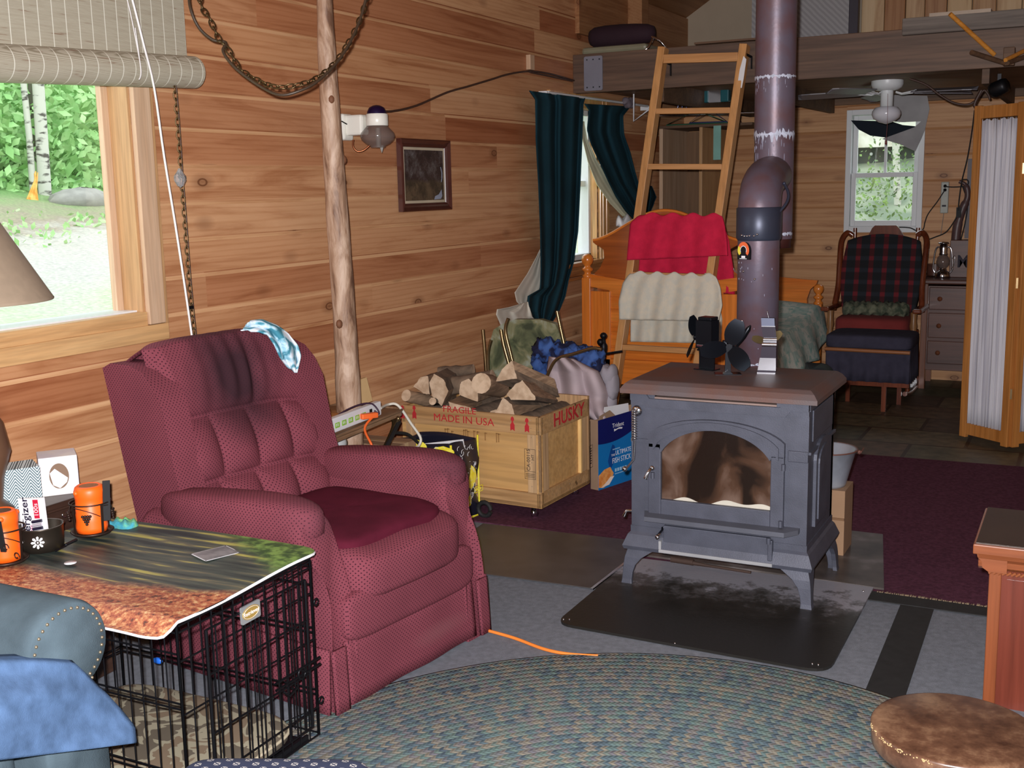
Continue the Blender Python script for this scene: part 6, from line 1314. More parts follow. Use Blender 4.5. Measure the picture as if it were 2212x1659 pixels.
mb=MB(); c=onx(411,664,-3.07); mb.box(c-Vector((.006,.012,.006)),c+Vector((.006,.012,.006))); tag(mb.build('chain_clip',BLACK),'small black clip low on the hanging chain','clip')
for q,w_ in ((onx(420,-262,-2.86),'left'),(onx(820,-262,-2.44),'right')):
    zr=roof(q.x); mb=MB(); mb.tube([Vector((q.x,q.y,zr+.01)),q+Vector((0,0,.03)),q+Vector((.02,0,.0)),q+Vector((0,0,-.02))],.006,7); tag(mb.build('ceiling_hook',CHN),w_+' ceiling hook rod holding the swag chain','hook')
# woven blind
m,nt,b=newmat('woven_reed'); v=coords(nt); sx=N(nt,'ShaderNodeSeparateXYZ'); L(nt,v,sx.inputs[0])
st=math_(nt,'SINE',math_(nt,'MULTIPLY',math_(nt,'ADD',sx.outputs[2],math_(nt,'MULTIPLY',sx.outputs[0],1.)),1500.)); n=N(nt,'ShaderNodeTexNoise',i_Scale=1.,i_Detail=3.); L(nt,coords(nt,(20,8,150)),n.inputs[0])
c=ramp(nt,n.outputs[0],[(.3,lin((136,112,94))),(.34,lin((166,158,140))),(.6,lin((178,172,154)))]); c=mixc(nt,ramp(nt,st,[(.2,(1,1,1)),(.9,(0,0,0))]),lin((140,132,112)),c)
vt=math_(nt,'PINGPONG',sx.outputs[1],.0285); c=mixc(nt,math_(nt,'LESS_THAN',vt,.0018),c,lin((214,212,198))); L(nt,c,b.inputs['Base Color']); b.inputs['Roughness'].default_value=.7; b.inputs['Transmission Weight'].default_value=0
bl=thing('woven_blind','woven reed roller blind rolled up above the big window','blind',(X0,2.4,2.1))
mb=MB(); mb.box((-3.122,1.2,2.02),(-3.118,3.425,2.62)); mb.build('drop',m,bl)
mb=MB(); ya_,yb_=1.2,3.44; pa=Vector((-3.105,ya_,2.060-.045*2.24)); pb=Vector((-3.105,yb_,2.060)); mb.tube([pa.lerp(pb,i/12) for i in range(13)],.060,36)
mb.build('roll',m,bl)
mb=MB(); d_=(pb-pa).normalized(); mb.tube([pb+d_*.002+Vector(((.010+.0025*k)*math.cos(k*.6),0,(.010+.0025*k)*math.sin(k*.6))) for k in range(19)],.0022,5); mb.build('roll_end_spiral',M('reed_dark',(120,108,86),.7),bl)
CORD=M('white_cord',(220,216,214),.7)
c_=[onx(px,py,X) for px,py,X in ((268,-60,-2.98),(286,0,-2.98),(310,95,-2.98),(333,190,-3.0),(355,340,-3.0),(378,480,-3.0),(398,610,-3.0),(414,722,-3.0),(420,770,-3.0))]
mb=MB(); mb.tube(spline(c_,4),.0042,6); mb.build('pull_cord',CORD,bl)
mb=MB(); mb.tube(spline([onx(px,py,-3.0) for px,py in ((255,-40),(275,0),(296,100),(305,155),(300,172),(304,150),(292,60))],4),.002,5); mb.build('lift_cord',CORD,bl)
# ================================================================ CURTAINS
CUR=fabric('teal_curtain',(24,52,62),(60,92,102),f=900,thr=.75,var=.2,ns=4); LIN=M('cream_lining',(206,200,186),.85,var=.05)
rod=thing('curtain_rod','white curtain rod under the loft beam at the window','rod',(X0+.07,7.4,2.21)); mb=MB(); mb.tube([(X0+.075,6.66,2.19),(X0+.075,8.5,2.20)],.009,8); mb.build('rod_tube',WHT,rod); mb=MB(); mb.box((X0+.014,6.68,2.17),(X0+.085,6.70,2.20)); mb.box((X0+.014,8.5,2.17),(X0+.085,8.52,2.20)); mb.build('bracket',WHT,rod)
def interp(tab,t):
    k=t*(len(tab)-1); i=min(len(tab)-2,int(k)); f=k-i; a,b_=tab[i],tab[i+1]; return tuple(a[j]*(1-f)+b_[j]*f for j in range(len(a)))
def drape(name,left,right,X,folds,amp,mat,label,cat='curtain',nu=60,nv=50,parent=None,thick=.004,phase=0,pl='x'):
    fnp=onx if pl=='x' else ony
    def f(a,t):
        l=interp(left,t); r=interp(right,t); px=l[0]*(1-a)+r[0]*a; py=l[1]*(1-a)+r[1]*a
        w_=math.sin(a*folds*2*PI+phase+1.2*math.sin(t*4))*amp*(.6+.4*math.sin(a*13+2))
        Xx=X(a,t) if callable(X) else X
        return fnp(px,py,Xx+w_)
    mb=MB(); mb.grid(f,nu,nv); o=mb.build(name,mat,parent,solid=thick,off=0); 
    return tag(o,label,cat) if parent is None else o
drape('curtain',[(1143,196),(1156,215),(1157,300),(1163,400),(1167,500),(1168,580),(1166,625),(1140,640),(1138,668),(1150,690),(1165,728)],
 [(1264,212),(1260,225),(1258,300),(1254,400),(1249,500),(1240,565),(1228,605),(1221,640),(1208,672),(1190,700),(1168,731)],X0+.085,4,.022,CUR,'dark teal dotted curtain left of the narrow window, trailing low')
drape('curtain',[(1262,224),(1272,238),(1268,280),(1276,310),(1292,345),(1310,385),(1330,425),(1350,455),(1372,478)],
 [(1362,230),(1346,250),(1348,290),(1362,330),(1372,370),(1384,410),(1404,440),(1402,452),(1385,480)],X0+.08,3,.02,CUR,'dark teal dotted curtain right of the narrow window, swept aside')
drape('curtain_bunch',[(1398,400),(1394,425),(1392,450),(1398,466)],[(1408,402),(1418,425),(1410,446),(1400,468)],X0+.10,2,.02,CUR,'dark teal curtain end bunched beside the ladder rail')
drape('curtain_lining',[(1167,538),(1140,590),(1112,632),(1116,652),(1132,668)],[(1170,540),(1172,600),(1160,640),(1145,650),(1142,672)],X0+.06,1,.006,LIN,'cream lining flaring out left of the long teal curtain','curtain lining')
drape('curtain_lining',[(1120,658),(1098,664),(1074,668),(1072,680),(1082,704),(1084,705)],[(1140,652),(1146,672),(1150,685),(1158,692),(1158,702),(1142,706)],X0+.11,2,.010,LIN,'curled cream lining hem over the camouflage chairs','curtain lining')
drape('curtain_lining',[(1146,706),(1152,716),(1162,728)],[(1150,700),(1164,718),(1168,734)],X0+.10,1,.002,LIN,'small cream lining corner under the long curtain tip','curtain lining')
drape('curtain_lining',[(1256,262),(1258,300),(1270,350),(1290,400),(1318,440),(1345,468)],[(1262,262),(1268,300),(1286,340),(1312,385),(1335,425),(1362,466)],X0+.062,1,.004,M('lit_lining',(222,222,190),.8),'cream lining edge of the swept curtain against the window','curtain lining')  # paler copy of the lining, window light put into its colour
mb=MB(); P0=onx(1350,482,X0+.10); pillow(mb,P0,(.04,.13,.05),.7,fn=lambda p,q:q+Vector((0,0,.02*math.sin(p.y*5+p.x*3)))); tag(mb.build('white_cloth',WHITEP),'white cloth bunched above the headboard under the curtain','cloth')
mb=MB(); c=onx(1358,222,X0+.09); pillow(mb,c,(.03,.10,.03),.8,fn=lambda p,q:q+Vector((0,0,.012*math.sin(p.y*7)))); tag(mb.build('curtain_heading',M('dusty_lilac_cloth',(120,108,116),.9)),'dusty lilac cloth bunched on the curtain rod end','cloth')
# ================================================================ BED
OR=wood('orange_pine',(214,110,34),(232,138,56),0,.28,5,.22,coat=.5); ORV=wood('orange_pine_upright',(218,114,38),(236,142,60),2,.28,5,.22,coat=.5); ORD=wood('shaded_orange_pine',(150,72,24),(180,94,36),0,.3,4,.25,coat=.4)  # ORD: same orange pine, the headboard's shade put into its colour
bed=thing('bed','orange pine bed with grooved footboard and green patchwork spread','bed',(-2.45,8.1,0)); FY=7.12; BXL,BXR=-3.06,-1.95
def bpost(x,y,h,name='post'):
    mb=MB(); mb.box((x-.032,y-.032,0),(x+.032,y+.032,h-.16),ch=.005); mb.lathe([(.03,h-.165),(.036,h-.155),(.036,h-.145),(.024,h-.135),(.026,h-.12),(.037,h-.112),(.038,h-.10),(.022,h-.088),(.022,h-.078),(.036,h-.062),(.042,h-.04),(.036,h-.015),(.018,h-.002),(.0,h)],(x,y,0),22); mb.build(name,ORV,bed)
bpost(BXL,FY,1.15); bpost(BXR,FY,1.15); bpost(BXL+.0,9.12,.80); bpost(-1.93,9.12,.80)
def archf(x): s=(x-(BXL+BXR)/2)/((BXR-BXL)/2); return .955+.065*abs(s)**1.5
mb=MB(); n=30; xs=[BXL+.03+(BXR-BXL-.06)*i/n for i in range(n+1)]
mb.prism([(x,archf(x)) for x in xs]+[(x,archf(x)-.085) for x in xs[::-1]],lambda u,v,w:(u,w,v),FY-.02,FY+.02); mb.build('top_rail',OR,bed)
mb=MB(); mb.box((BXL+.03,FY-.018,.28),(BXL+.17,FY+.018,.90),ch=.003); mb.build('stile',ORV,bed); mb=MB(); mb.box((BXR-.17,FY-.018,.28),(BXR-.03,FY+.018,.90),ch=.003); mb.build('stile',ORV,bed)
mb=MB(); mb.box((BXL+.03,FY-.018,.27),(BXR-.03,FY+.018,.44),ch=.003); mb.build('bottom_rail',OR,bed)
mb=MB(); z=.44
while z<.90: mb.box((BXL+.16,FY-.004,z+.0025),(BXR-.16,FY+.008,min(.93,z+.082)),ch=.002); z+=.085
mb.box((BXL+.16,FY+.004,.40),(BXR-.16,FY+.010,.93)); mb.build('panel',OR,bed)
# low far board
def crest(name,xl,xr,y,zb,zt,par,mat,peak=.0,hook=.06):
    pts=[(xl,zb),(xr,zb),(xr+.0,zb+(zt-zb)*.35),(xr-hook*1.1,zb+(zt-zb)*.5),(xr-hook*1.25,zb+(zt-zb)*.72),(xr-hook*.9,zb+(zt-zb)*.86),(xr-hook*.2,zt-.028),(xr-hook*.1,zt)]
    m_=12; w_=xr-xl
    for i in range(1,m_): 
        a=i/m_; pts.append((xr-hook*.1-(w_-hook*.2)*a,zt+peak*math.sin(PI*a)**1.3))
    pts+=[(xl+hook*.1,zt),(xl+hook*.2,zt-.028),(xl+hook*.9,zb+(zt-zb)*.86),(xl+hook*1.25,zb+(zt-zb)*.72),(xl+hook*1.1,zb+(zt-zb)*.5),(xl,zb+(zt-zb)*.35)]
    mb=MB(); mb.prism(pts,lambda u,v,w:(u,w,v),y-.018,y+.018); o=mb.build(name,mat,par,bev=.004); return o
crest('far_board',BXL,-1.93,9.12,.30,.83,bed,OR,.03,.07)
mb=MB(); mb.box((BXR-.03,FY,.30),(BXR,9.12,.42),ch=.003); mb.build('side_rail',OR,bed); mb=MB(); mb.box((BXL,FY,.30),(BXL+.03,9.12,.42),ch=.003); mb.build('side_rail',OR,bed)
mb=MB(); mb.box((BXL+.03,FY+.13,.34),(BXR-.03,9.09,.56),ch=.04); mb.build('mattress',M('mattress_white',(196,192,196),.9),bed)
m,nt,b=newmat('patchwork_spread'); v=coords(nt); ck=N(nt,'ShaderNodeTexChecker',i_Scale=9.); L(nt,v,ck.inputs[0]); n=N(nt,'ShaderNodeTexNoise',i_Scale=26.,i_Detail=5.); L(nt,v,n.inputs[0])
ck.inputs[1].default_value=lin((166,184,176)); ck.inputs[2].default_value=lin((196,198,188)); L(nt,mixc(nt,ramp(nt,n.outputs[0],[(.5,(0,0,0)),(.66,(.8,.8,.8))]),ck.outputs[0],lin((120,164,156))),b.inputs['Base Color']); b.inputs['Roughness'].default_value=.9; bump(nt,b,n.outputs[0],.4,.01)
def spread(a,t):
    y=FY+.14+(9.05-FY-.14)*t; hump=.09*math.exp(-((t-.86)/.13)**2); top=.60+hump+.01*math.sin(a*9+t*11)
    W1=(BXR+.10)-(BXL+.04)
    if a<.74: return Vector((BXL+.04+W1*a/.74*.98,y,top-.018*(a/.74)**4))
    k=(a-.74)/.26; return Vector((BXR+.08+.045*math.sin(k*PI/2)+.02*math.sin(t*23)*k+.06*k*math.sin(t*PI),y,top-.02-.27*k-.0*t))
mb=MB(); mb.grid(spread,50,60); mb.build('bedspread',m,bed,solid=.012)
mb=MB(); mb.grid(lambda a,t:Vector((BXR+.05+.01*math.sin(t*31),FY+.08+(9.0-FY-.1)*t,.44-.16*a)),6,60); mb.build('sheet_hem',M('sheet_white',(186,180,186),.9),bed,solid=.008)
# dark clothes behind the bed end
mb=MB(); pillow(mb,(-1.72,7.9,.16),(.14,.5,.15),.6,fn=lambda p,q:q+Vector((0,0,.03*math.sin(p.y*6)))); tag(mb.build('clothes_heap',M('dark_clothes',(40,44,60),.95,col2=(70,80,78),ns=7)),'dark clothes heaped on the floor beside the bed','clothes')
# second tall headboard behind footboard
hb=thing('spare_headboard','tall shade-darkened orange headboard with scrolled crest behind bed foot','headboard',(-2.5,7.19,0))
def tall(xl,xr,y): 
    zt=1.235; pts=[(xl+.03,.45),(xr-.03,.45),(xr-.03,.98),(xr-.005,1.01),(xr-.05,1.05),(xr-.085,1.12),(xr-.075,1.18),(xr-.02,zt-.025),(xr,zt-.01),(xr,zt)]
    for i in range(1,20): a=i/20; pts.append((xr-(xr-xl)*a,zt+.195*(math.sin(PI*a)**1.6)))
    pts+=[(xl,zt),(xl,zt-.01),(xl+.02,zt-.025),(xl+.075,1.18),(xl+.085,1.12),(xl+.05,1.05),(xl+.005,1.01),(xl+.03,.98)]
    mb=MB(); mb.prism(pts,lambda u,v,w:(u,w,v),y-.018,y+.018); return mb
tall(-3.045,-2.02,7.20).build('crest_board',ORD,hb,bev=.004)
mb=MB(); pts=[]; 
for i in range(41): a=i/40; pts.append((-3.045+1.025*a,7.19,1.239+.195*(math.sin(PI*a)**1.6)))
mb.tube(pts,.011,8); mb.build('crest_moulding',OR,hb)
mb=MB(); mb.box((-3.03,7.18,0),(-2.96,7.215,.6)); mb.build('leg',ORD,hb); mb=MB(); mb.box((-2.10,7.18,0),(-2.03,7.215,.6)); mb.build('leg',ORD,hb)
# ================================================================ LADDER + TOWELS
LW1=wood('ladder_fir',(190,132,74),(212,156,98),2,.45,6,.18); LW2=wood('ladder_fir_rung',(188,130,74),(210,154,98),0,.45,6,.18)
lad=thing('wooden_ladder','wooden loft ladder leaning on the beam hung with towels','ladder',(-2.55,6.85,0))
TL,TR=ony(1432,112,7.17),ony(1608,106,7.17); BL0=ony(1318,912,6.84); k_=(BL0.z-0.0)/(TL.z-BL0.z); BLz=BL0-(TL-BL0)*k_
wv=(TR-TL); BRz=BLz+Vector((wv.x*1.02,0,0)); wd,dp=.048,.085
for P_,Q_ in ((BLz,TL+(TL-BLz)*.01),(BRz,TR+(TR-BRz)*.01)): 
    mb=MB(); d=(Q_-P_).normalized(); mb.beam(P_,Q_,wd,dp,up=d.cross(Vector((1,0,0))),ch=.003); mb.build('rail',LW1,lad)
def onlad(z): t=z/TL.z; return BLz.lerp(TL,t),BRz.lerp(TR,t)
rz_=[]
for py in (128,241,359,472,592,748,884):
    q=ony(1420 if py<600 else 1350,py,7.12 if py<300 else (7.0 if py<600 else 6.92)); rz_.append(q.z)
zs_=[]
for i,z in enumerate(rz_):
    a,b_=onlad(z); a=a+Vector((wd/2,-.028,0)); b_=b_+Vector((-wd/2,-.028,0)); mb=MB(); mb.beam(a,b_,.032 if i else .03,.036 if i else .055,ch=.003); mb.build('rung',LW2,lad)
mb=MB(); a,b_=onlad(TL.z-.05)
for q in (a+Vector((.05,.03,-.03)),b_+Vector((.045,.03,-.0))): mb.beam(q,q+Vector((0,.0,-.07)),.02,.006); mb.tube([q+Vector((-.03,-.05,.02)),q+Vector((0,.0,0))],.008,8)
mb.build('hook',BLACK,lad)
mb=MB(); P=[ony(px,py,7.10) for px,py in ((1606,121),(1612,128),(1606,170),(1602,190),(1592,188),(1598,150))]; mb.add(P+[p+Vector((0,.003,0)) for p in P],[tuple(range(6)),tuple(range(6,12))[::-1]]); tag(mb.build('white_tag',WHITEP),'torn white paper stuck on the ladder right rail','paper')
TOW=dict(rough=.95)
def terry(name,c,c2=None):
    return M(name,c,.98,col2=c2,ns=26,bs_=.8,bsc=420,spec=.05) if c2 else M(name,c,.98,var=.10,ns=20,bs_=.8,bsc=420,spec=.05)
REDT=terry('red_terry',(214,44,76)); BEI=terry('beige_terry',(214,210,196),(226,216,196))
def towel(front,back,y_f,y_b,mat,label,folds,zr):
    t=thing('towel',label,'towel',ony(front[0][2][0],front[0][2][1],y_f))
    for nm,(L_,R_),y0,ph in (('front_fall',front,y_f,0),('rear_fall',back,y_b,2)):
        def f(a,tt,L_=L_,R_=R_,y0=y0,ph=ph):
            l=interp(L_,tt); r=interp(R_,tt); px=l[0]*(1-a)+r[0]*a; py=l[1]*(1-a)+r[1]*a
            if tt<.12: py+= 4*math.sin(a*folds*PI*2+1)*(1-tt/.12)
            return ony(px,py,y0-.012*math.sin(a*folds*2*PI+ph+tt*1.5)*(.4+tt)-.03*math.sin(min(1,tt*1.2)*PI/2)*(1 if nm=='front_fall' else -1))
        mb=MB(); mb.grid(f,50,26); mb.build(nm,mat,t,solid=.010,off=0)
    return t
towel(([(1384,462),(1362,482),(1358,520),(1354,562)],[(1560,464),(1566,490),(1570,520),(1572,552)]),([(1390,464),(1384,520),(1380,580),(1378,610)],[(1558,466),(1575,520),(1584,580),(1587,636)]),6.96,7.09,REDT,'red terry towel over the upper ladder rung',4,0)
towel(([(1362,588),(1346,612),(1337,650),(1338,690)],[(1546,594),(1556,622),(1560,660),(1552,694)]),([(1368,590),(1366,640),(1362,700),(1362,738)],[(1540,594),(1552,640),(1560,690),(1556,742)]),6.88,7.02,BEI,'beige terry towel over the lower ladder rung',5,0)
# ================================================================ FOLDED CHAIRS, BLANKETS, FIRE TOOLS by the crate
m,nt,b=newmat('camo_print_vinyl'); v=coords(nt); n=N(nt,'ShaderNodeTexNoise',i_Scale=6.,i_Detail=4.,i_Distortion=1.2); L(nt,v,n.inputs[0])
L(nt,ramp(nt,n.outputs[0],[(.36,lin((54,62,44))),(.46,lin((92,98,70))),(.54,lin((126,124,92))),(.64,lin((150,156,140)))]),b.inputs['Base Color']); b.inputs['Roughness'].default_value=.45; CAMO=m
fc=thing('folding_chair','folded chair with brass tubes and camouflage vinyl at the wall','chair',(-3.0,5.85,0))
YC0=5.78
def oy(px,py,y=YC0): return ony(px,py,y)
mb=MB()
poly=[(1058,740),(1066,712),(1085,700),(1110,690),(1165,690),(1200,700),(1218,745),(1225,800),(1180,840),(1060,850),(1052,790)]
mb.prism([tuple(oy(px,py).xz) for px,py in poly],lambda u,v,w:(u,w,v),YC0,YC0+.05); o=mb.build('vinyl_back',CAMO,fc,bev=.01)
for nm,pts in (('frame_tube',[(1043,712),(1047,760),(1052,830)]),('frame_tube',[(1061,735),(1054,770),(1056,850)]),('frame_tube',[(1082,712),(1088,745),(1100,790),(1108,830)]),('frame_tube',[(1098,688),(1092,715),(1102,760),(1112,800),(1118,830)]),('frame_tube',[(1203,672),(1210,705),(1220,752),(1228,800)])):
    mb=MB(); mb.tube(spline([oy(px,py,YC0-.03) for px,py in pts],5),.011,9); mb.build(nm,BRASS,fc)
bf=thing('blue_floral_cloth','crumpled blue and navy patterned cloth on the heap','cloth',oy(1235,770,5.75))
m,nt,b=newmat('blue_floral'); v=coords(nt); vo=N(nt,'ShaderNodeTexNoise',i_Scale=16.,i_Detail=1.5,i_Distortion=.6); L(nt,v,vo.inputs[0]); L(nt,ramp(nt,vo.outputs[0],[(.44,lin((14,22,58))),(.48,lin((38,66,124))),(.6,lin((54,88,150)))]),b.inputs['Base Color']); b.inputs['Roughness'].default_value=.8; BFL=m
mb=MB()
for (px,py,rx,rz) in ((1180,755,.075,.06),(1170,785,.045,.09),(1225,765,.12,.06),(1270,780,.09,.07),(1282,795,.05,.10),(1250,775,.1,.06),(1290,815,.03,.10)):
    c=oy(px,py,5.72+rnd(-.03,.03)); pillow(mb,c,(rx,.07,rz),.75,n=26,fn=lambda p,q:q+Vector((.014*math.sin(p.z*7+p.x*5),0,.016*math.sin(p.x*8+p.y*4))))
mb.build('folds',BFL,bf)
PK=fabric('mauve_fleece',(178,162,166),None,var=.06,ns=6)
def pk(a,t):
    L_=[(1190,770),(1185,800),(1200,850),(1235,880),(1285,905)]; R_=[(1235,778),(1290,805),(1312,850),(1318,880),(1318,918)]
    l=interp(L_,t); r=interp(R_,t); px=l[0]*(1-a)+r[0]*a; py=l[1]*(1-a)+r[1]*a
    return ony(px,py,5.62-.10*math.sin(a*PI)**.7-.03*math.sin(a*14+t*5)-.02*math.sin(a*5-t*9))
mb=MB(); mb.grid(pk,50,44); tag(mb.build('mauve_blanket',PK,solid=.012,off=-1),'mauve-grey fleece blanket spilling behind the crate','blanket')
mb=MB(); 
for (px,py,rx,rz) in ((1315,812,.045,.06),(1322,835,.035,.07),(1300,900,.06,.07),(1312,870,.05,.06)): pillow(mb,oy(px,py,5.66),(rx,.06,rz),.8,n=22,fn=lambda p,q:q+Vector((0,0,.012*math.sin(p.x*6+p.z*5))))
tag(mb.build('grey_cloth',M('grey_lilac_cloth',(150,144,152),.95)),'grey-lilac cloth crumpled against the ladder foot','cloth')
mb=MB(); mb.tube(spline([oy(px,py,5.48) for px,py in ((1182,812),(1195,785),(1210,772),(1240,764),(1280,752),(1300,755))],6),.009,9); tag(mb.build('brass_hoop',BRASS),'bent brass tube arching over the mauve blanket','tube')
ts=thing('fire_tool_stand','black iron fire tool stand with ball finials by footboard','tool stand',oy(1305,800,6.2))
mb=MB(); 
def pxl(px,pts,y):  # turned profile from pixel rows
    base=ony(px,pts[-1][1],y); return base
b0=ony(1305,912,6.3); zt_=ony(1305,718,6.3).z
mb.lathe([(.012,0.02),(.008,.3),(.008,zt_-.20),(.014,zt_-.15),(.022,zt_-.10),(.022,zt_-.075),(.012,zt_-.06),(.010,zt_-.04),(.020,zt_-.028),(.022,zt_-.015),(.012,zt_-.003),(.0,zt_)],(b0.x,b0.y,0),16); mb.lathe([(.0,0),(.11,0),(.11,.015),(.02,.03),(.0,.03)],(b0.x,b0.y,0),20); mb.build('stem',BLACK,ts)
mb=MB(); z=ony(1300,738,6.3).z; mb.sphere((b0.x-.012,b0.y-.02,z),.022,10); mb.tube([(b0.x,b0.y,ony(1305,765,6.3).z),(b0.x+.12,b0.y,ony(1328,758,6.3).z)],.007,7); mb.build('arm',BLACK,ts)
# ================================================================ LOFT CLUTTER
sbg=thing('sleeping_bag','rolled dark maroon sleeping bag on the loft edge','sleeping bag',(-2.94,7.5,2.5))
mb=MB(); T=Matrix.Translation((-2.94,7.48,2.605))@Matrix.Rotation(PI/2,4,'Y'); mb.lathe([(.0,-.235),(.05,-.232),(.068,-.20),(.075,-.12),(.075,0),(.070,.1),(.062,.18),(.045,.225),(.0,.235)],(0,0,0),28,T=T); mb.build('roll',M('dark_maroon',(38,12,26),.85,var=.1),sbg)
mb=MB(); mb.box((-3.19,7.35,2.478),(-2.72,7.60,2.53),ch=.02); tag(mb.build('grey_bag',M('clear_film_bag',(130,126,104),.35)),'flattened grey plastic bag under the maroon sleeping bag','bag')
mb=MB(); mb.tube(spline([(-2.72,7.45,2.57),(-2.69,7.38,2.55),(-2.70,7.34,2.50),(-2.72,7.33,2.482)],5),.009,8); mb.tube(spline([(-2.70,7.4,2.57),(-2.64,7.38,2.54),(-2.60,7.4,2.49)],5),.008,8); tag(mb.build('metal_handle',CHROME),'bent shiny metal handle on the loft edge by the ladder','handle')
mb=MB(); Tb2=frame(((-3.058),7.246,2.345),(1,0,0),(0,0,1)); mb.prism(rrect([(-.067,-.112),(.067,-.112),(.067,.112),(-.067,.112)],.014),lambda u,v,w:Tb2@Vector((u,v,w)),-.002,.004); pt=mb.build('steel_plate',M('galvanised',(136,138,152),.4,.5,var=.04)); tag(pt,'galvanised steel plate screwed on the beam left end','plate')
mb=MB()
for u in (-.045,0,.045):
    for vv in (-.09,.09): mb.sphere(Tb2@Vector((u,vv,.004)),.005,8)
pl_=mb.build('screw',BLACK,pt)
# drying rack of wooden pegs on the beam at right
rk=thing('peg_rack','wooden fan-shaped drying rack with dowels mounted on the beam','rack',(-.52,7.19,2.30))
YL=wood('yellow_dowel',(190,120,40),(216,150,70),0,.35,8,.2)
for a,b_,mt,r in (((2052,30),(2148,118),YL,.013),((2098,113),(2170,136),DKW2,.014),((2172,130),(2216,108),YL,.012),((2176,136),(2216,122),DKW2,.013)):
    mb=MB(); mb.tube([ony(a[0],a[1],6.98),ony(b_[0],b_[1],7.16)],r,10); mb.build('dowel',mt,rk)
mb=MB(); c=ony(2180,118,7.19); mb.box(c-Vector((.03,.02,.06)),c+Vector((.03,.05,.04)),ch=.004); mb.build('hub_block',DKW2,rk)
# spot lamp & cables under the beam at right
sp_=thing('black_can_light','black can shaped lamp hanging under the beam','lamp',ony(2158,190,7.4)); mb=MB(); c=ony(2158,190,7.4); T=Matrix.Rotation(rad(70),4,'Y')@Matrix.Rotation(rad(20),4,'X'); mb.lathe([(.0,-.05),(.035,-.05),(.045,-.03),(.045,.03),(.038,.05),(.0,.05)],c,20,T=T); mb.box(c+Vector((-.01,-.01,.03)),c+Vector((.01,.01,.08))); mb.build('can',BLACK,sp_)
mb=MB(); mb.tube(spline([ony(px,py,7.6) for px,py in ((1965,170),(2000,183),(2030,205),(2060,222),(2090,226),(2110,215),(2125,195),(2135,205),(2138,215))],6),.007,7); mb.tube(spline([ony(px,py,7.6) for px,py in ((2120,195),(2105,225),(2112,232))],5),.011,7); tag(mb.build('ceiling_cable',WR),'brown cable looping under the beam to the folding screen','cable')
mb=MB(); mb.tube(spline([ony(px,py,9.3) for px,py in ((2105,238),(2100,280),(2090,340),(2078,390),(2072,430),(2070,455))],6),.005,6); mb.box(ony(2066,448,9.3),ony(2076,470,9.32)); mb.tube(spline([ony(px,py,9.35) for px,py in ((2066,470),(2045,500),(2020,512),(1998,520))],5),.0045,6); tag(mb.build('electric_cable',RUBBER),'black power cord hanging down beside the folding screen','cord')
mb=MB(); mb.tube(spline([ony(px,py,9.5) for px,py in ((2042,403),(2060,404),(2085,402),(2092,395),(2088,388),(2075,392),(2082,410),(2090,440),(2085,480),(2075,520))],6),.0045,6); tag(mb.build('electric_cable',RUBBER),'black cord from the upper wall socket looping right','cord')
mb=MB(); mb.tube(spline([ony(px,py,9.5) for px,py in ((2040,412),(2025,435),(2005,462),(1998,480),(1994,495),(1980,498),(1965,492),(1940,491),(1938,494))],6),.0045,6); tag(mb.build('electric_cable',RUBBER),'black cord from the lower wall socket toward the rocker','cord')
wo=thing('wall_outlet_strip','grey vertical outlet strip on the bedroom wall','outlet',(-1.066,9.58,1.45)); mb=MB(); mb.box((-1.098,9.565,1.335),(-1.040,9.592,1.578),ch=.005); mb.build('housing',M('outlet_grey',(158,160,150),.4),wo)
mb=MB(); mb.box((-1.085,9.560,1.385),(-1.055,9.566,1.40)); mb.build('switch',BLACK,wo)
for z in (1.545,1.515): mb=MB(); mb.lathe([(.0,0),(.013,0),(.010,.02),(.0,.022)],(-1.068,9.565,z),12,T=Matrix.Rotation(PI/2,4,'X')); tag(mb.build('plug',BLACK),'black plug in the %s socket of the outlet strip'%('upper' if z>1.53 else 'lower'),'plug')
mb=MB(); mb.tube([(-1.07,9.57,1.335),(-1.085,9.56,1.16)],.003,5); tag(mb.build('thin_wire',M('grey_wire',(140,130,120),.5)),'thin grey wire dropping from the outlet strip','wire')
# ================================================================ CLOSET NOOK, HANGERS
nk=thing('open_wardrobe','open pine wardrobe cubby in the far left corner','wardrobe',(-3.0,9.2,1.25)); 
mb=MB(); mb.box((-3.185,8.9,1.2),(-3.155,9.57,2.045),ch=.002); mb.build('side_board',PWL,nk); mb=MB(); mb.box((-2.85,8.9,1.2),(-2.825,9.57,2.045),ch=.002); mb.build('side_board',PW,nk)
mb=MB(); mb.box((-3.155,9.545,1.2),(-2.85,9.57,2.04)); mb.build('back_board',wood('brown_ply',(110,82,58),(130,98,70),2,.7,4,.2),nk); mb=MB(); mb.box((-3.20,8.88,2.045),(-2.42,9.57,2.065)); mb.build('top_shelf',DKW2,nk); mb=MB(); mb.box((-3.155,8.92,1.2),(-2.85,9.55,1.22)); mb.build('bottom_board',PW,nk)
def hanger(px,py,y,mat,label,tilt=0,s=.2):
    c=ony(px,py,y); mb=MB(); d=Vector((math.cos(tilt),math.sin(tilt),0)); pts=[c+d*(-s)+Vector((0,0,-.10)),c+Vector((0,0,0)),c+d*s+Vector((0,0,-.10))]; mb.tube([pts[0],pts[1],pts[2]],.005,6,closed=True); mb.tube([c,c+Vector((0,0,.03)),c+d*.02+Vector((0,0,.045)),c+d*.03+Vector((0,0,.03))],.003,5); return tag(mb.build('clothes_hanger',mat),label,'hanger')
hanger(1505,238,8.5,M('green_plastic',(60,110,84),.4),'green plastic clothes hanger seen through the ladder',0,.24); hanger(1545,236,8.6,M('brown_plastic',(96,62,50),.4),'brown clothes hanger at right behind the ladder',.1,.2); hanger(1530,234,8.4,M('blue_plastic',(66,74,120),.4),'blue clothes hanger between green and brown ones',.2,.14)
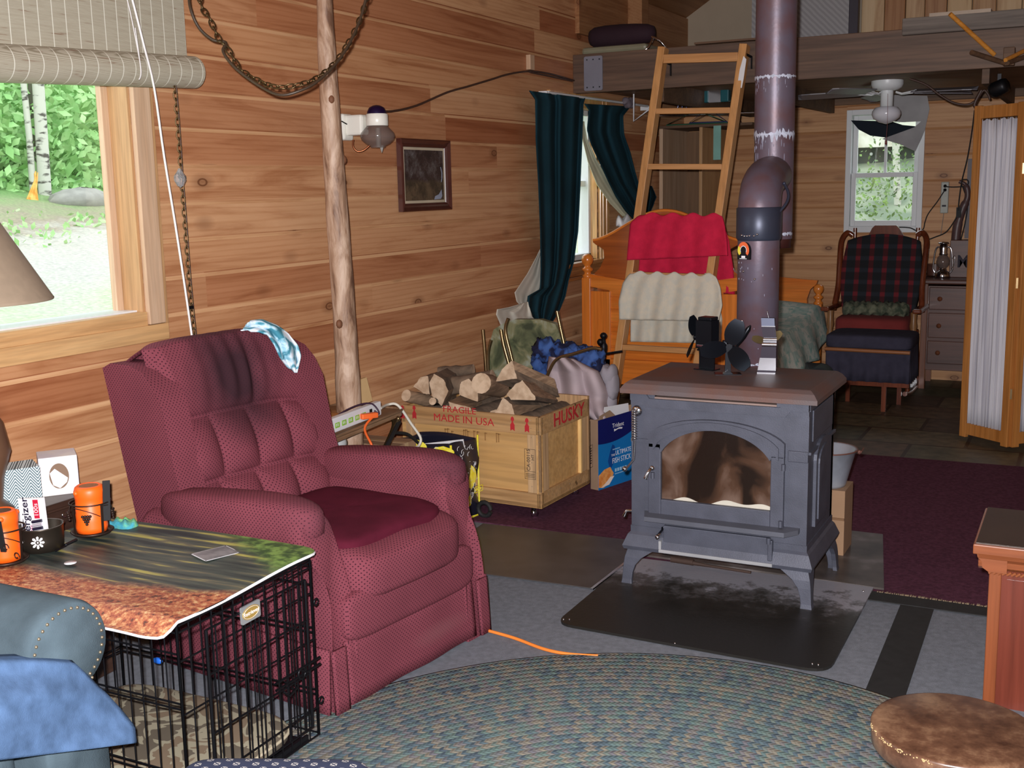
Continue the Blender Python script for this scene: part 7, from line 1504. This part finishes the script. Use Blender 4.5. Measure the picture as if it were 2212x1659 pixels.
mb=MB(); mb.tube([ony(1369,203,8.0),ony(1369,262,8.0),ony(1400,238,8.0),ony(1432,212,8.0),ony(1450,198,8.0)],.006,6); tag(mb.build('clothes_hanger',WHITEP),'white plastic hanger poking out left of the ladder','hanger')
mb=MB(); mb.box(Vector((ony(1541,283,8.87).x,8.872,2.05)),ony(1557,345,8.876)); tag(mb.build('teal_tag',M('teal_strip',(130,178,166),.7)),'pale teal strip hanging behind the ladder','strip')
mb=MB(); mb.tube([(-3.1,8.6,2.13),(-2.3,8.6,2.12)],.01,8); mb.tube([(-3.1,8.6,2.13),(-3.1,8.6,2.262)],.006,6); mb.tube([(-2.3,8.6,2.12),(-2.3,8.6,2.262)],.006,6); tag(mb.build('closet_rod',CHROME),'metal clothes rod under the loft in the far corner','rod')
tl=thing('teal_lantern','teal glass lantern hanging behind the top of the ladder','lantern',ony(1547,208,8.2)); c=ony(1547,206,8.2); mb=MB(); mb.box(c-Vector((.10,.03,.05)),c+Vector((-.05,.03,.06)),ch=.006); mb.box(c+Vector((.04,-.03,-.05)),c+Vector((.10,.03,.06)),ch=.006); mb.build('case',M('teal_enamel',(24,84,92),.3),tl); mb=MB(); mb.box(c-Vector((.05,.02,.05)),c+Vector((.04,.02,.05))); mb.build('lens_plate',CHROME,tl)
mb=MB(); c=ony(1480,215,8.3); 
for i in range(5): mb.tube(spline([c+Vector((-.06+i*.03,0,.07)),c+Vector((-.05+i*.03,0,0)),c+Vector((-.06+i*.035,0,-.07))],4),.006,6)
mb.tube([c+Vector((-.08,0,.075)),c+Vector((.09,0,.075))],.006,6); tag(mb.build('wind_chime',M('blue_glass',(60,66,110),.15)),'dark blue glass chime hanging behind the ladder','chime')
# ================================================================ CEILING FAN
cf=thing('ceiling_fan','white ceiling fan with frosted bowl light under the loft','ceiling fan',(-1.312,8.2,2.262)); fx0,fy0=-1.312,8.2
mb=MB(); mb.lathe([(.105,2.262),(.105,2.235),(.095,2.215),(.07,2.20),(.05,2.196),(.0,2.195)],(fx0,fy0,0),36); mb.build('motor_housing',WHT,cf)
mb=MB(); mb.lathe([(.042,2.197),(.042,2.09),(.046,2.088)],(fx0,fy0,0),24); mb.build('switch_housing',WHT,cf)
mb=MB(); mb.lathe([(.046,2.092),(.075,2.085),(.092,2.062),(.095,2.04),(.085,2.015),(.05,1.99),(.0,1.975)],(fx0,fy0,0),36); mb.build('glass_bowl',M('frosted_bowl',(214,212,220),.2,var=.02),cf)
BLD=M('fan_blade_grey',(120,116,122),.45); 
for k,az in enumerate((-172,-118,-8,30,112)):
    d=Vector((math.cos(rad(az)),math.sin(rad(az)),0)); s_=Vector((-d.y,d.x,0)); c=Vector((fx0,fy0,2.185))
    mb=MB(); vs=[]
    for t,w_ in ((.17,.05),(.22,.062),(.50,.068),(.56,.055),(.585,.02)):
        for sg in (-1,1):
            for h in (0,.006): vs.append(c+d*t+s_*sg*w_+Vector((0,0,sg*.012+h-.02*t)))
    fs=[]
    for i in range(4):
        a=i*4; fs+=[(a,a+4,a+6,a+2),(a+1,a+3,a+7,a+5),(a,a+1,a+5,a+4),(a+2,a+6,a+7,a+3)]
    fs+=[(0,2,3,1),(16,17,19,18)]; mb.add(vs,fs); bl_=mb.build('blade',BLD,cf)
    mb=MB(); mb.tube([c+d*.06,c+d*.10+Vector((0,0,-.014)),c+d*.19+s_*.02+Vector((0,0,.004))],.006,6); mb.tube([c+d*.06,c+d*.10+Vector((0,0,-.014)),c+d*.19-s_*.02+Vector((0,0,-.004))],.006,6); mb.build('blade_iron',WHT,bl_)
mb=MB(); mb.tube([(fx0+.02,fy0-.09,2.17),(fx0+.025,fy0-.098,1.96),(fx0+.02,fy0-.095,1.86)],.0014,5); mb.lathe([(.0,1.835),(.008,1.84),(.006,1.86),(.0,1.87)],(fx0+.02,fy0-.095,0),10); mb.build('pull_chain',M('pull_brown',(120,50,44),.4),cf)
# sheet hung over the window top
pw=thing('window_cloth','grey cloth pinned over the window top with dark lower patch','cloth',(-1.5,9.54,2.1))
def wc(y,pts): 
    mb=MB(); P=[ony(px,py,y) for px,py in pts]; n=len(P); mb.add(P+[p+Vector((0,.006,0)) for p in P],[tuple(range(n)),tuple(range(n,2*n))[::-1]]+[(i,(i+1)%n,n+(i+1)%n,n+i) for i in range(n)]); return mb
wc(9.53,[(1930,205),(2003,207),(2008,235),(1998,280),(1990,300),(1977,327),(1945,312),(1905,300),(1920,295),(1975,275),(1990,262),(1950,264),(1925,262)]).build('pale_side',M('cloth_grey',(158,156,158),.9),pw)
wc(9.535,[(1838,260),(1925,262),(1950,270),(1992,274),(1950,288),(1920,298),(1880,293),(1855,280)]).build('dark_patch',M('cloth_teal_dark',(14,26,38),.9),pw)  # near-black crescent set just below the fan bowl
# ================================================================ GLIDER ROCKER + OTTOMAN
MW=wood('maple_dark',(92,40,22),(122,60,34),2,.25,6,.25,coat=.5)
gr=thing('rocking_chair','plaid winged rocking chair under the far window','rocking chair',(-1.45,9.0,0)); gx=-1.45; gy=9.05
m,nt,b=newmat('tartan'); v=coords(nt); sx=N(nt,'ShaderNodeSeparateXYZ'); L(nt,v,sx.inputs[0])
a=ramp(nt,math_(nt,'SINE',math_(nt,'MULTIPLY',sx.outputs[0],62.)),[(.3,(0,0,0)),(.6,(1,1,1))]); c2=ramp(nt,math_(nt,'SINE',math_(nt,'MULTIPLY',sx.outputs[2],70.)),[(.2,(.35,)*3),(.7,(1,1,1))])
c=mixc(nt,a,lin((28,32,40)),lin((104,22,32))); c=mixc(nt,1.,c,c2,'MULTIPLY'); L(nt,c,b.inputs['Base Color']); b.inputs['Roughness'].default_value=.9; TART=m
def gbk(a,t):
    s=a*2-1; w_=.27+.03*math.sin(PI*t); return Vector((gx+s*w_+.0,gy+.02+.16*t-.05*(1-abs(s)**2.5)+.03*abs(s)**3*-2,.60+.58*t-.05*abs(s)**2*t+.0))
mb=MB(); mb.grid(gbk,24,24); mb.build('back_cushion',TART,gr,solid=.05,off=1)
for sg in (-1,1):
    mb=MB(); mb.tube(spline([(gx+sg*.325,gy-.10,.62),(gx+sg*.31,gy-.02,.80),(gx+sg*.315,gy+.04,1.0),(gx+sg*.315,gy+.09,1.14),(gx+sg*.28,gy+.13,1.20),(gx+sg*.24,gy+.14,1.18)],6),[.022]*31,10); mb.build('wing_rail',MW,gr)
    mb=MB(); mb.tube([(gx+sg*.225,gy+.17,.55),(gx+sg*.235,gy+.20,1.235)],.014,8); mb.build('back_post',MW,gr)
    mb=MB(); mb.beam((gx+sg*.33,gy-.42,.655),(gx+sg*.32,gy+.12,.645),.065,.035,ch=.012); mb.build('arm',MW,gr)
    mb=MB(); mb.lathe([(.020,.33),(.028,.38),(.022,.42),(.028,.46),(.020,.50),(.028,.54),(.022,.58),(.024,.64)],(gx+sg*.30,gy-.34,0),14); mb.build('arm_spindle',wood('spindle_tan',(120,84,50),(150,108,70),2,.35,8,.2),gr)
    mb=MB(); mb.tube(spline([(gx+sg*.28,gy-.50,.06),(gx+sg*.28,gy-.2,.02),(gx+sg*.28,gy+.2,.03),(gx+sg*.28,gy+.45,.10)],5),.018,8); mb.build('rocker',MW,gr)
    mb=MB(); mb.tube([(gx+sg*.27,gy-.30,.03),(gx+sg*.26,gy-.28,.40)],.018,8); mb.build('leg',MW,gr); mb=MB(); mb.tube([(gx+sg*.27,gy+.25,.05),(gx+sg*.25,gy+.2,.45)],.018,8); mb.build('leg',MW,gr)
mb=MB(); mb.prism([(gx-.13,1.17),(gx-.10,1.235),(gx-.08,1.255),(gx+.08,1.255),(gx+.10,1.235),(gx+.14,1.17)],lambda u,v,w:(u,w,v),gy+.16,gy+.185); mb.build('crest_rail',MW,gr,bev=.004)
mb=MB(); pillow(mb,(gx,gy-.13,.525),(.27,.29,.075),.35,n=30); mb.build('seat_cushion',M('brick_red_cloth',(116,38,36),.95),gr); mb=MB(); mb.box((gx-.27,gy-.40,.38),(gx+.27,gy+.2,.43),ch=.01); mb.build('seat_frame',MW,gr)
CJ=M('camo_jacket',(52,62,48),.95,col2=(110,112,92),ns=22)
mb=MB()
for i in range(5): pillow(mb,(gx-.17+i*.085,gy-.16,.635),(.075,.10,.05),.8,n=20,fn=lambda p,q:q+Vector((0,0,.018*math.sin(p.x*5+p.y*6))))
tag(mb.build('camouflage_jacket',CJ),'crumpled camouflage jacket lying on the rocking chair','jacket')
oto=thing('glider_ottoman','grey upholstered ottoman with wooden rail before the rocker','ottoman',(-1.36,8.15,0)); GF=fabric('slate_fabric',(58,56,70),None,var=.15,ns=18)
mb=MB(); pillow(mb,(-1.365,8.28,.492),(.295,.22,.052),.3,.25,n=32); mb.build('cushion',GF,oto)
mb=MB(); mb.tube([(-1.655,8.07,.437),(-1.08,8.07,.432)],.014,8); mb.build('front_rail',wood('rail_brown',(130,80,48),(160,104,66),0,.3,8,.2,coat=.4),oto)
mb=MB(); mb.grid(lambda a,t:Vector((-1.65+.57*a,8.085-.012*math.sin(a*40)*(1-t),.215+.235*t)),60,4); mb.grid(lambda a,t:Vector((-1.08-.01*math.sin(a*30)*(1-t),8.085+.38*a,.215+.235*t)),30,4); mb.build('skirt',GF,oto,solid=.008)
mb=MB(); mb.beam((-1.64,8.10,.20),(-1.08,8.10,.20),.03,.03); mb.build('base_rail',MW,oto)
for x_,y_ in ((-1.25,8.12),(-1.19,8.42),(-1.6,8.12),(-1.55,8.42)): mb=MB(); mb.beam((x_,y_,0.0),(x_,y_,.215 if y_<8.2 else .45),.03,.03,up=(1,0,0)); mb.build('leg',MW,oto)
mb=MB(); c=onz(1970,838,.0); mb.prism([(-.04,0),(.04,0),(.03,.08),(-.045,.09)],lambda u,v,w:c+Vector((u,w,v)),0,.004); tag(mb.build('paper_scrap',WHITEP),'white paper scrap on the floor by the dresser leg','paper')
# ================================================================ DRESSER and things on it
DR=wood('dresser_brown',(76,46,38),(104,66,54),0,.4,5,.25,coat=.25); DRV=wood('dresser_edge',(104,60,40),(130,80,56),2,.35,5,.25,coat=.3)
ds=thing('dresser','brown three drawer chest beside the folding screen','dresser',(-.8,9.3,0)); dx0,dx1,dy0,dy1=-1.155,-.45,9.14,9.56
mb=MB(); mb.box((dx0+.03,dy0+.015,.17),(dx1-.03,dy1,.80),ch=.002); mb.build('carcass',DR,ds)
for x in (dx0,dx1-.045): mb=MB(); mb.box((x,dy0,.0),(x+.045,dy0+.05,.82),ch=.004); mb.box((x,dy1-.05,0),(x+.045,dy1,.82)); mb.build('corner_post',DRV,ds)
mb=MB(); mb.box((dx0-.02,dy0-.03,.815),(dx1+.02,dy1+.0,.85),ch=.01); mb.build('top',DR,ds); mb=MB(); mb.box((dx0+.045,dy0+.005,.155),(dx1-.045,dy0+.03,.20)); mb.build('apron',DR,ds)
for z0_,z1_ in ((.62,.79),(.405,.595),(.205,.38)):
    mb=MB(); mb.box((dx0+.055,dy0-.004,z0_),(dx1-.055,dy0+.02,z1_),ch=.005); d_=mb.build('drawer',DR,ds)
    for x in (dx0+.135,dx1-.135): mb=MB(); mb.lathe([(.008,0),(.008,.012),(.018,.02),(.018,.028),(.0,.034)],(x,dy0-.004,(z0_+z1_)/2),14,T=Matrix.Rotation(PI/2,4,'X')); mb.build('knob',DRV,d_)
ln=thing('oil_lantern','chrome hurricane oil lantern standing on the dresser','lantern',(-1.03,9.3,.85)); lc=Vector((-1.03,9.3,.85))
mb=MB(); mb.lathe([(.0,0),(.055,0),(.058,.01),(.055,.045),(.03,.055),(.026,.075)],lc,24); mb.build('tank',CHROME,ln)
mb=MB(); mb.lathe([(.028,.078),(.046,.10),(.050,.125),(.042,.155),(.028,.175)],lc,24); mb.build('glass_chimney',GLOBE,ln)
mb=MB(); mb.lathe([(.03,.175),(.033,.18),(.028,.195),(.030,.23),(.026,.26),(.040,.262),(.040,.268),(.025,.275),(.0,.28)],lc,24); mb.build('hood',CHROME,ln)
for sg in (-1,1): mb=MB(); mb.tube(spline([lc+Vector((sg*.045,0,.03)),lc+Vector((sg*.068,0,.06)),lc+Vector((sg*.070,0,.10)),lc+Vector((sg*.060,0,.20)),lc+Vector((sg*.045,0,.235)),lc+Vector((sg*.028,0,.235))],5),.006,8); mb.build('side_tube',CHROME,ln)
mb=MB(); mb.tube(spline([lc+Vector((.066,-.01,.15)),lc+Vector((.085,-.02,.17)),lc+Vector((.08,-.02,.10)),lc+Vector((.062,-.01,.07))],5),.0022,6); mb.build('bail_handle',CHROME,ln)
wb=thing('lettered_box','wooden box with a black letter M beside the oil lantern','box',(-.86,9.4,.85)); mb=MB(); mb.box((-.99,9.36,.85),(-.60,9.52,1.135),ch=.004); mb.build('box_body',DR,wb); text('M',.13,M('faded_black',(34,28,44),.7),'lettering',wb,frame(ony(2080,566,9.3575),(1,0,0),(0,0,1)),sx=.85,bold=.003)
mb=MB(); mb.tube([(-1.10,9.42,.86),(-1.10,9.42,.95)],.06,16); tag(mb.build('wooden_jar',DR),'dark round wooden jar left of the lantern on dresser','jar')
mb=MB(); mb.tube(spline([ony(px,py,9.5) for px,py in ((2064,525),(2068,490),(2078,455),(2090,425),(2086,400),(2072,392))],6),[.035]*8+[.03]*8+[.022]*8+[.014]*7,10); tag(mb.build('curved_horn',M('horn_brown',(84,62,62),.4)),'curved brown horn rising behind the lettered box','horn')
mb=MB(); mb.box(ony(2091,343,9.58)-Vector((0,0,0)),ony(2200,515,9.585)); fr_=mb.build('dark_frame',M('purple_frame',(52,22,34),.4)); tag(fr_,'dark purple framed panel behind the folding screen','frame')
# ================================================================ FOLDING SCREEN
fs_=thing('folding_screen','orange wood folding screen with gathered white fabric panels','screen',(-.5,7.3,0))
OS=wood('screen_oak',(168,104,44),(196,132,70),2,.4,6,.25,coat=.2); m,nt,b=newmat('gathered_cotton'); v=coords(nt,(60,60,1.2)); n=N(nt,'ShaderNodeTexNoise',i_Scale=1.,i_Detail=3.); L(nt,v,n.inputs[0]); L(nt,ramp(nt,n.outputs[0],[(.35,lin((168,166,176))),(.55,lin((204,202,208)))]),b.inputs['Base Color']); b.inputs['Roughness'].default_value=.9; COT=m
s0,s1=Vector((-.672,7.385,0)),Vector((-.385,7.150,0)); s2=s1+Vector((.30,.26,0)); 
def leaf(a,b_,nm,zt=2.02):
    root=None; d=(b_-a).normalized(); nrm=Vector((d.y,-d.x,0)); w_=(b_-a).length; U=Vector((0,0,1))
    mb=MB()
    for t0,t1 in ((0,.05),(w_-.05,w_)): mb.beam(a+d*((t0+t1)/2)+U*.03,a+d*((t0+t1)/2)+U*zt,.05,.025,up=nrm,ch=.003)
    for z0_,z1_ in ((.05,.12),(zt-.075,zt-.005)): mb.beam(a+d*.05+U*(z0_+z1_)/2,a+d*(w_-.05)+U*(z0_+z1_)/2,.022,z1_-z0_)
    o=mb.build(nm,OS,fs_)
    def cl(p,t):
        x=.052+(w_-.104)*p; pin=.0*(t); return a+d*x+nrm*(.007*math.sin(p*62+.8*math.sin(t*5))+.003*math.sin(p*140))+U*(.115+(zt-.20)*t+ (.006*math.sin(p*90) if t>.98 else 0))
    mb=MB(); mb.grid(cl,120,14); mb.build('fabric',COT,o,solid=.0015)
    mb=MB()
    for z in (.35,1.0,1.65): mb.box(b_+U*z-Vector((.006,.006,.03)),b_+U*z+Vector((.006,.006,.03)))
    mb.build('hinge',BRASS,o)
leaf(s0,s1,'panel_frame'); leaf(s1+Vector((.012,0.005,0)),s2,'panel_frame')
# ================================================================ ASH BUCKET on a carton right of stove
wb2=thing('carton','small brown carton on the floor behind the stove right side','box',(-.99,4.89,0)); mb=MB(); mb.box((-1.10,4.80,.015),(-.883,4.98,.30)); mb.build('carton_body',bxm,wb2); mb=MB(); mb.box((-1.10,4.795,.17),(-.883,4.801,.18)); mb.build('seam',M('seam_brown',(120,88,60),.8),wb2)
bk=thing('ash_bucket','galvanised ash bucket standing on the carton right of stove','bucket',(-.985,4.89,.30)); bc=Vector((-.985,4.89,.30)); GAL=M('galvanised_bucket',(176,184,196),.35,.5,var=.1,ns=20)
mb=MB(); mb.lathe([(.0,.0),(.085,.0),(.088,.01),(.125,.155),(.132,.158),(.130,.163),(.121,.158),(.083,.012),(.0,.01)],bc,36); mb.build('pail',GAL,bk)
mb=MB(); mb.tube([bc+Vector((.130*math.cos(t),.130*math.sin(t),.16+.0*t)) for t in [rad(a_) for a_ in range(-80,85,8)]],.0035,6); mb.sphere(bc+Vector((.140,.0,.155)),.010,8); mb.tube(spline([bc+Vector((.14,0,.155)),bc+Vector((.15,-.02,.16)),bc+Vector((.152,.03,.168))],4),.003,6); mb.build('bail_handle',M('copper_rim',(130,90,80),.4,.5),bk)
# ================================================================ groups of look-alike things
GR={'firewood_log':'split firewood in the crate','stove_fan':'heat fans on the wood stove','orange_lantern':'orange battery lanterns on the mat','candle_holder':'bronze candle holders on the mat','tissue_box':'tissue boxes on the dark cabinet',
 'tree_trunk':'tree trunks outside the windows','towel':'towels hung on the ladder','clothes_hanger':'clothes hangers under the loft','curtain':'teal curtains at the narrow window','curtain_lining':'cream curtain linings at the narrow window','plug':'plugs in the wall outlet strip','black_strap':'straps of the orange lanterns','electric_cable':'black cords on the bedroom wall','wall_cable':'cables on the pine wall','cardboard_piece':'cardboard scraps in the fish stick carton','paper_sheet':'white paper sheets'}
_top={}
for o in bpy.data.objects:
    if o.parent is None and o.type in ('MESH','EMPTY') and not o.get('kind'): _top.setdefault(o.name.split('.')[0],[]).append(o)
for k,v in _top.items():
    if len(v)>1 and k in GR:
        for o in v: o['group']=GR[k]
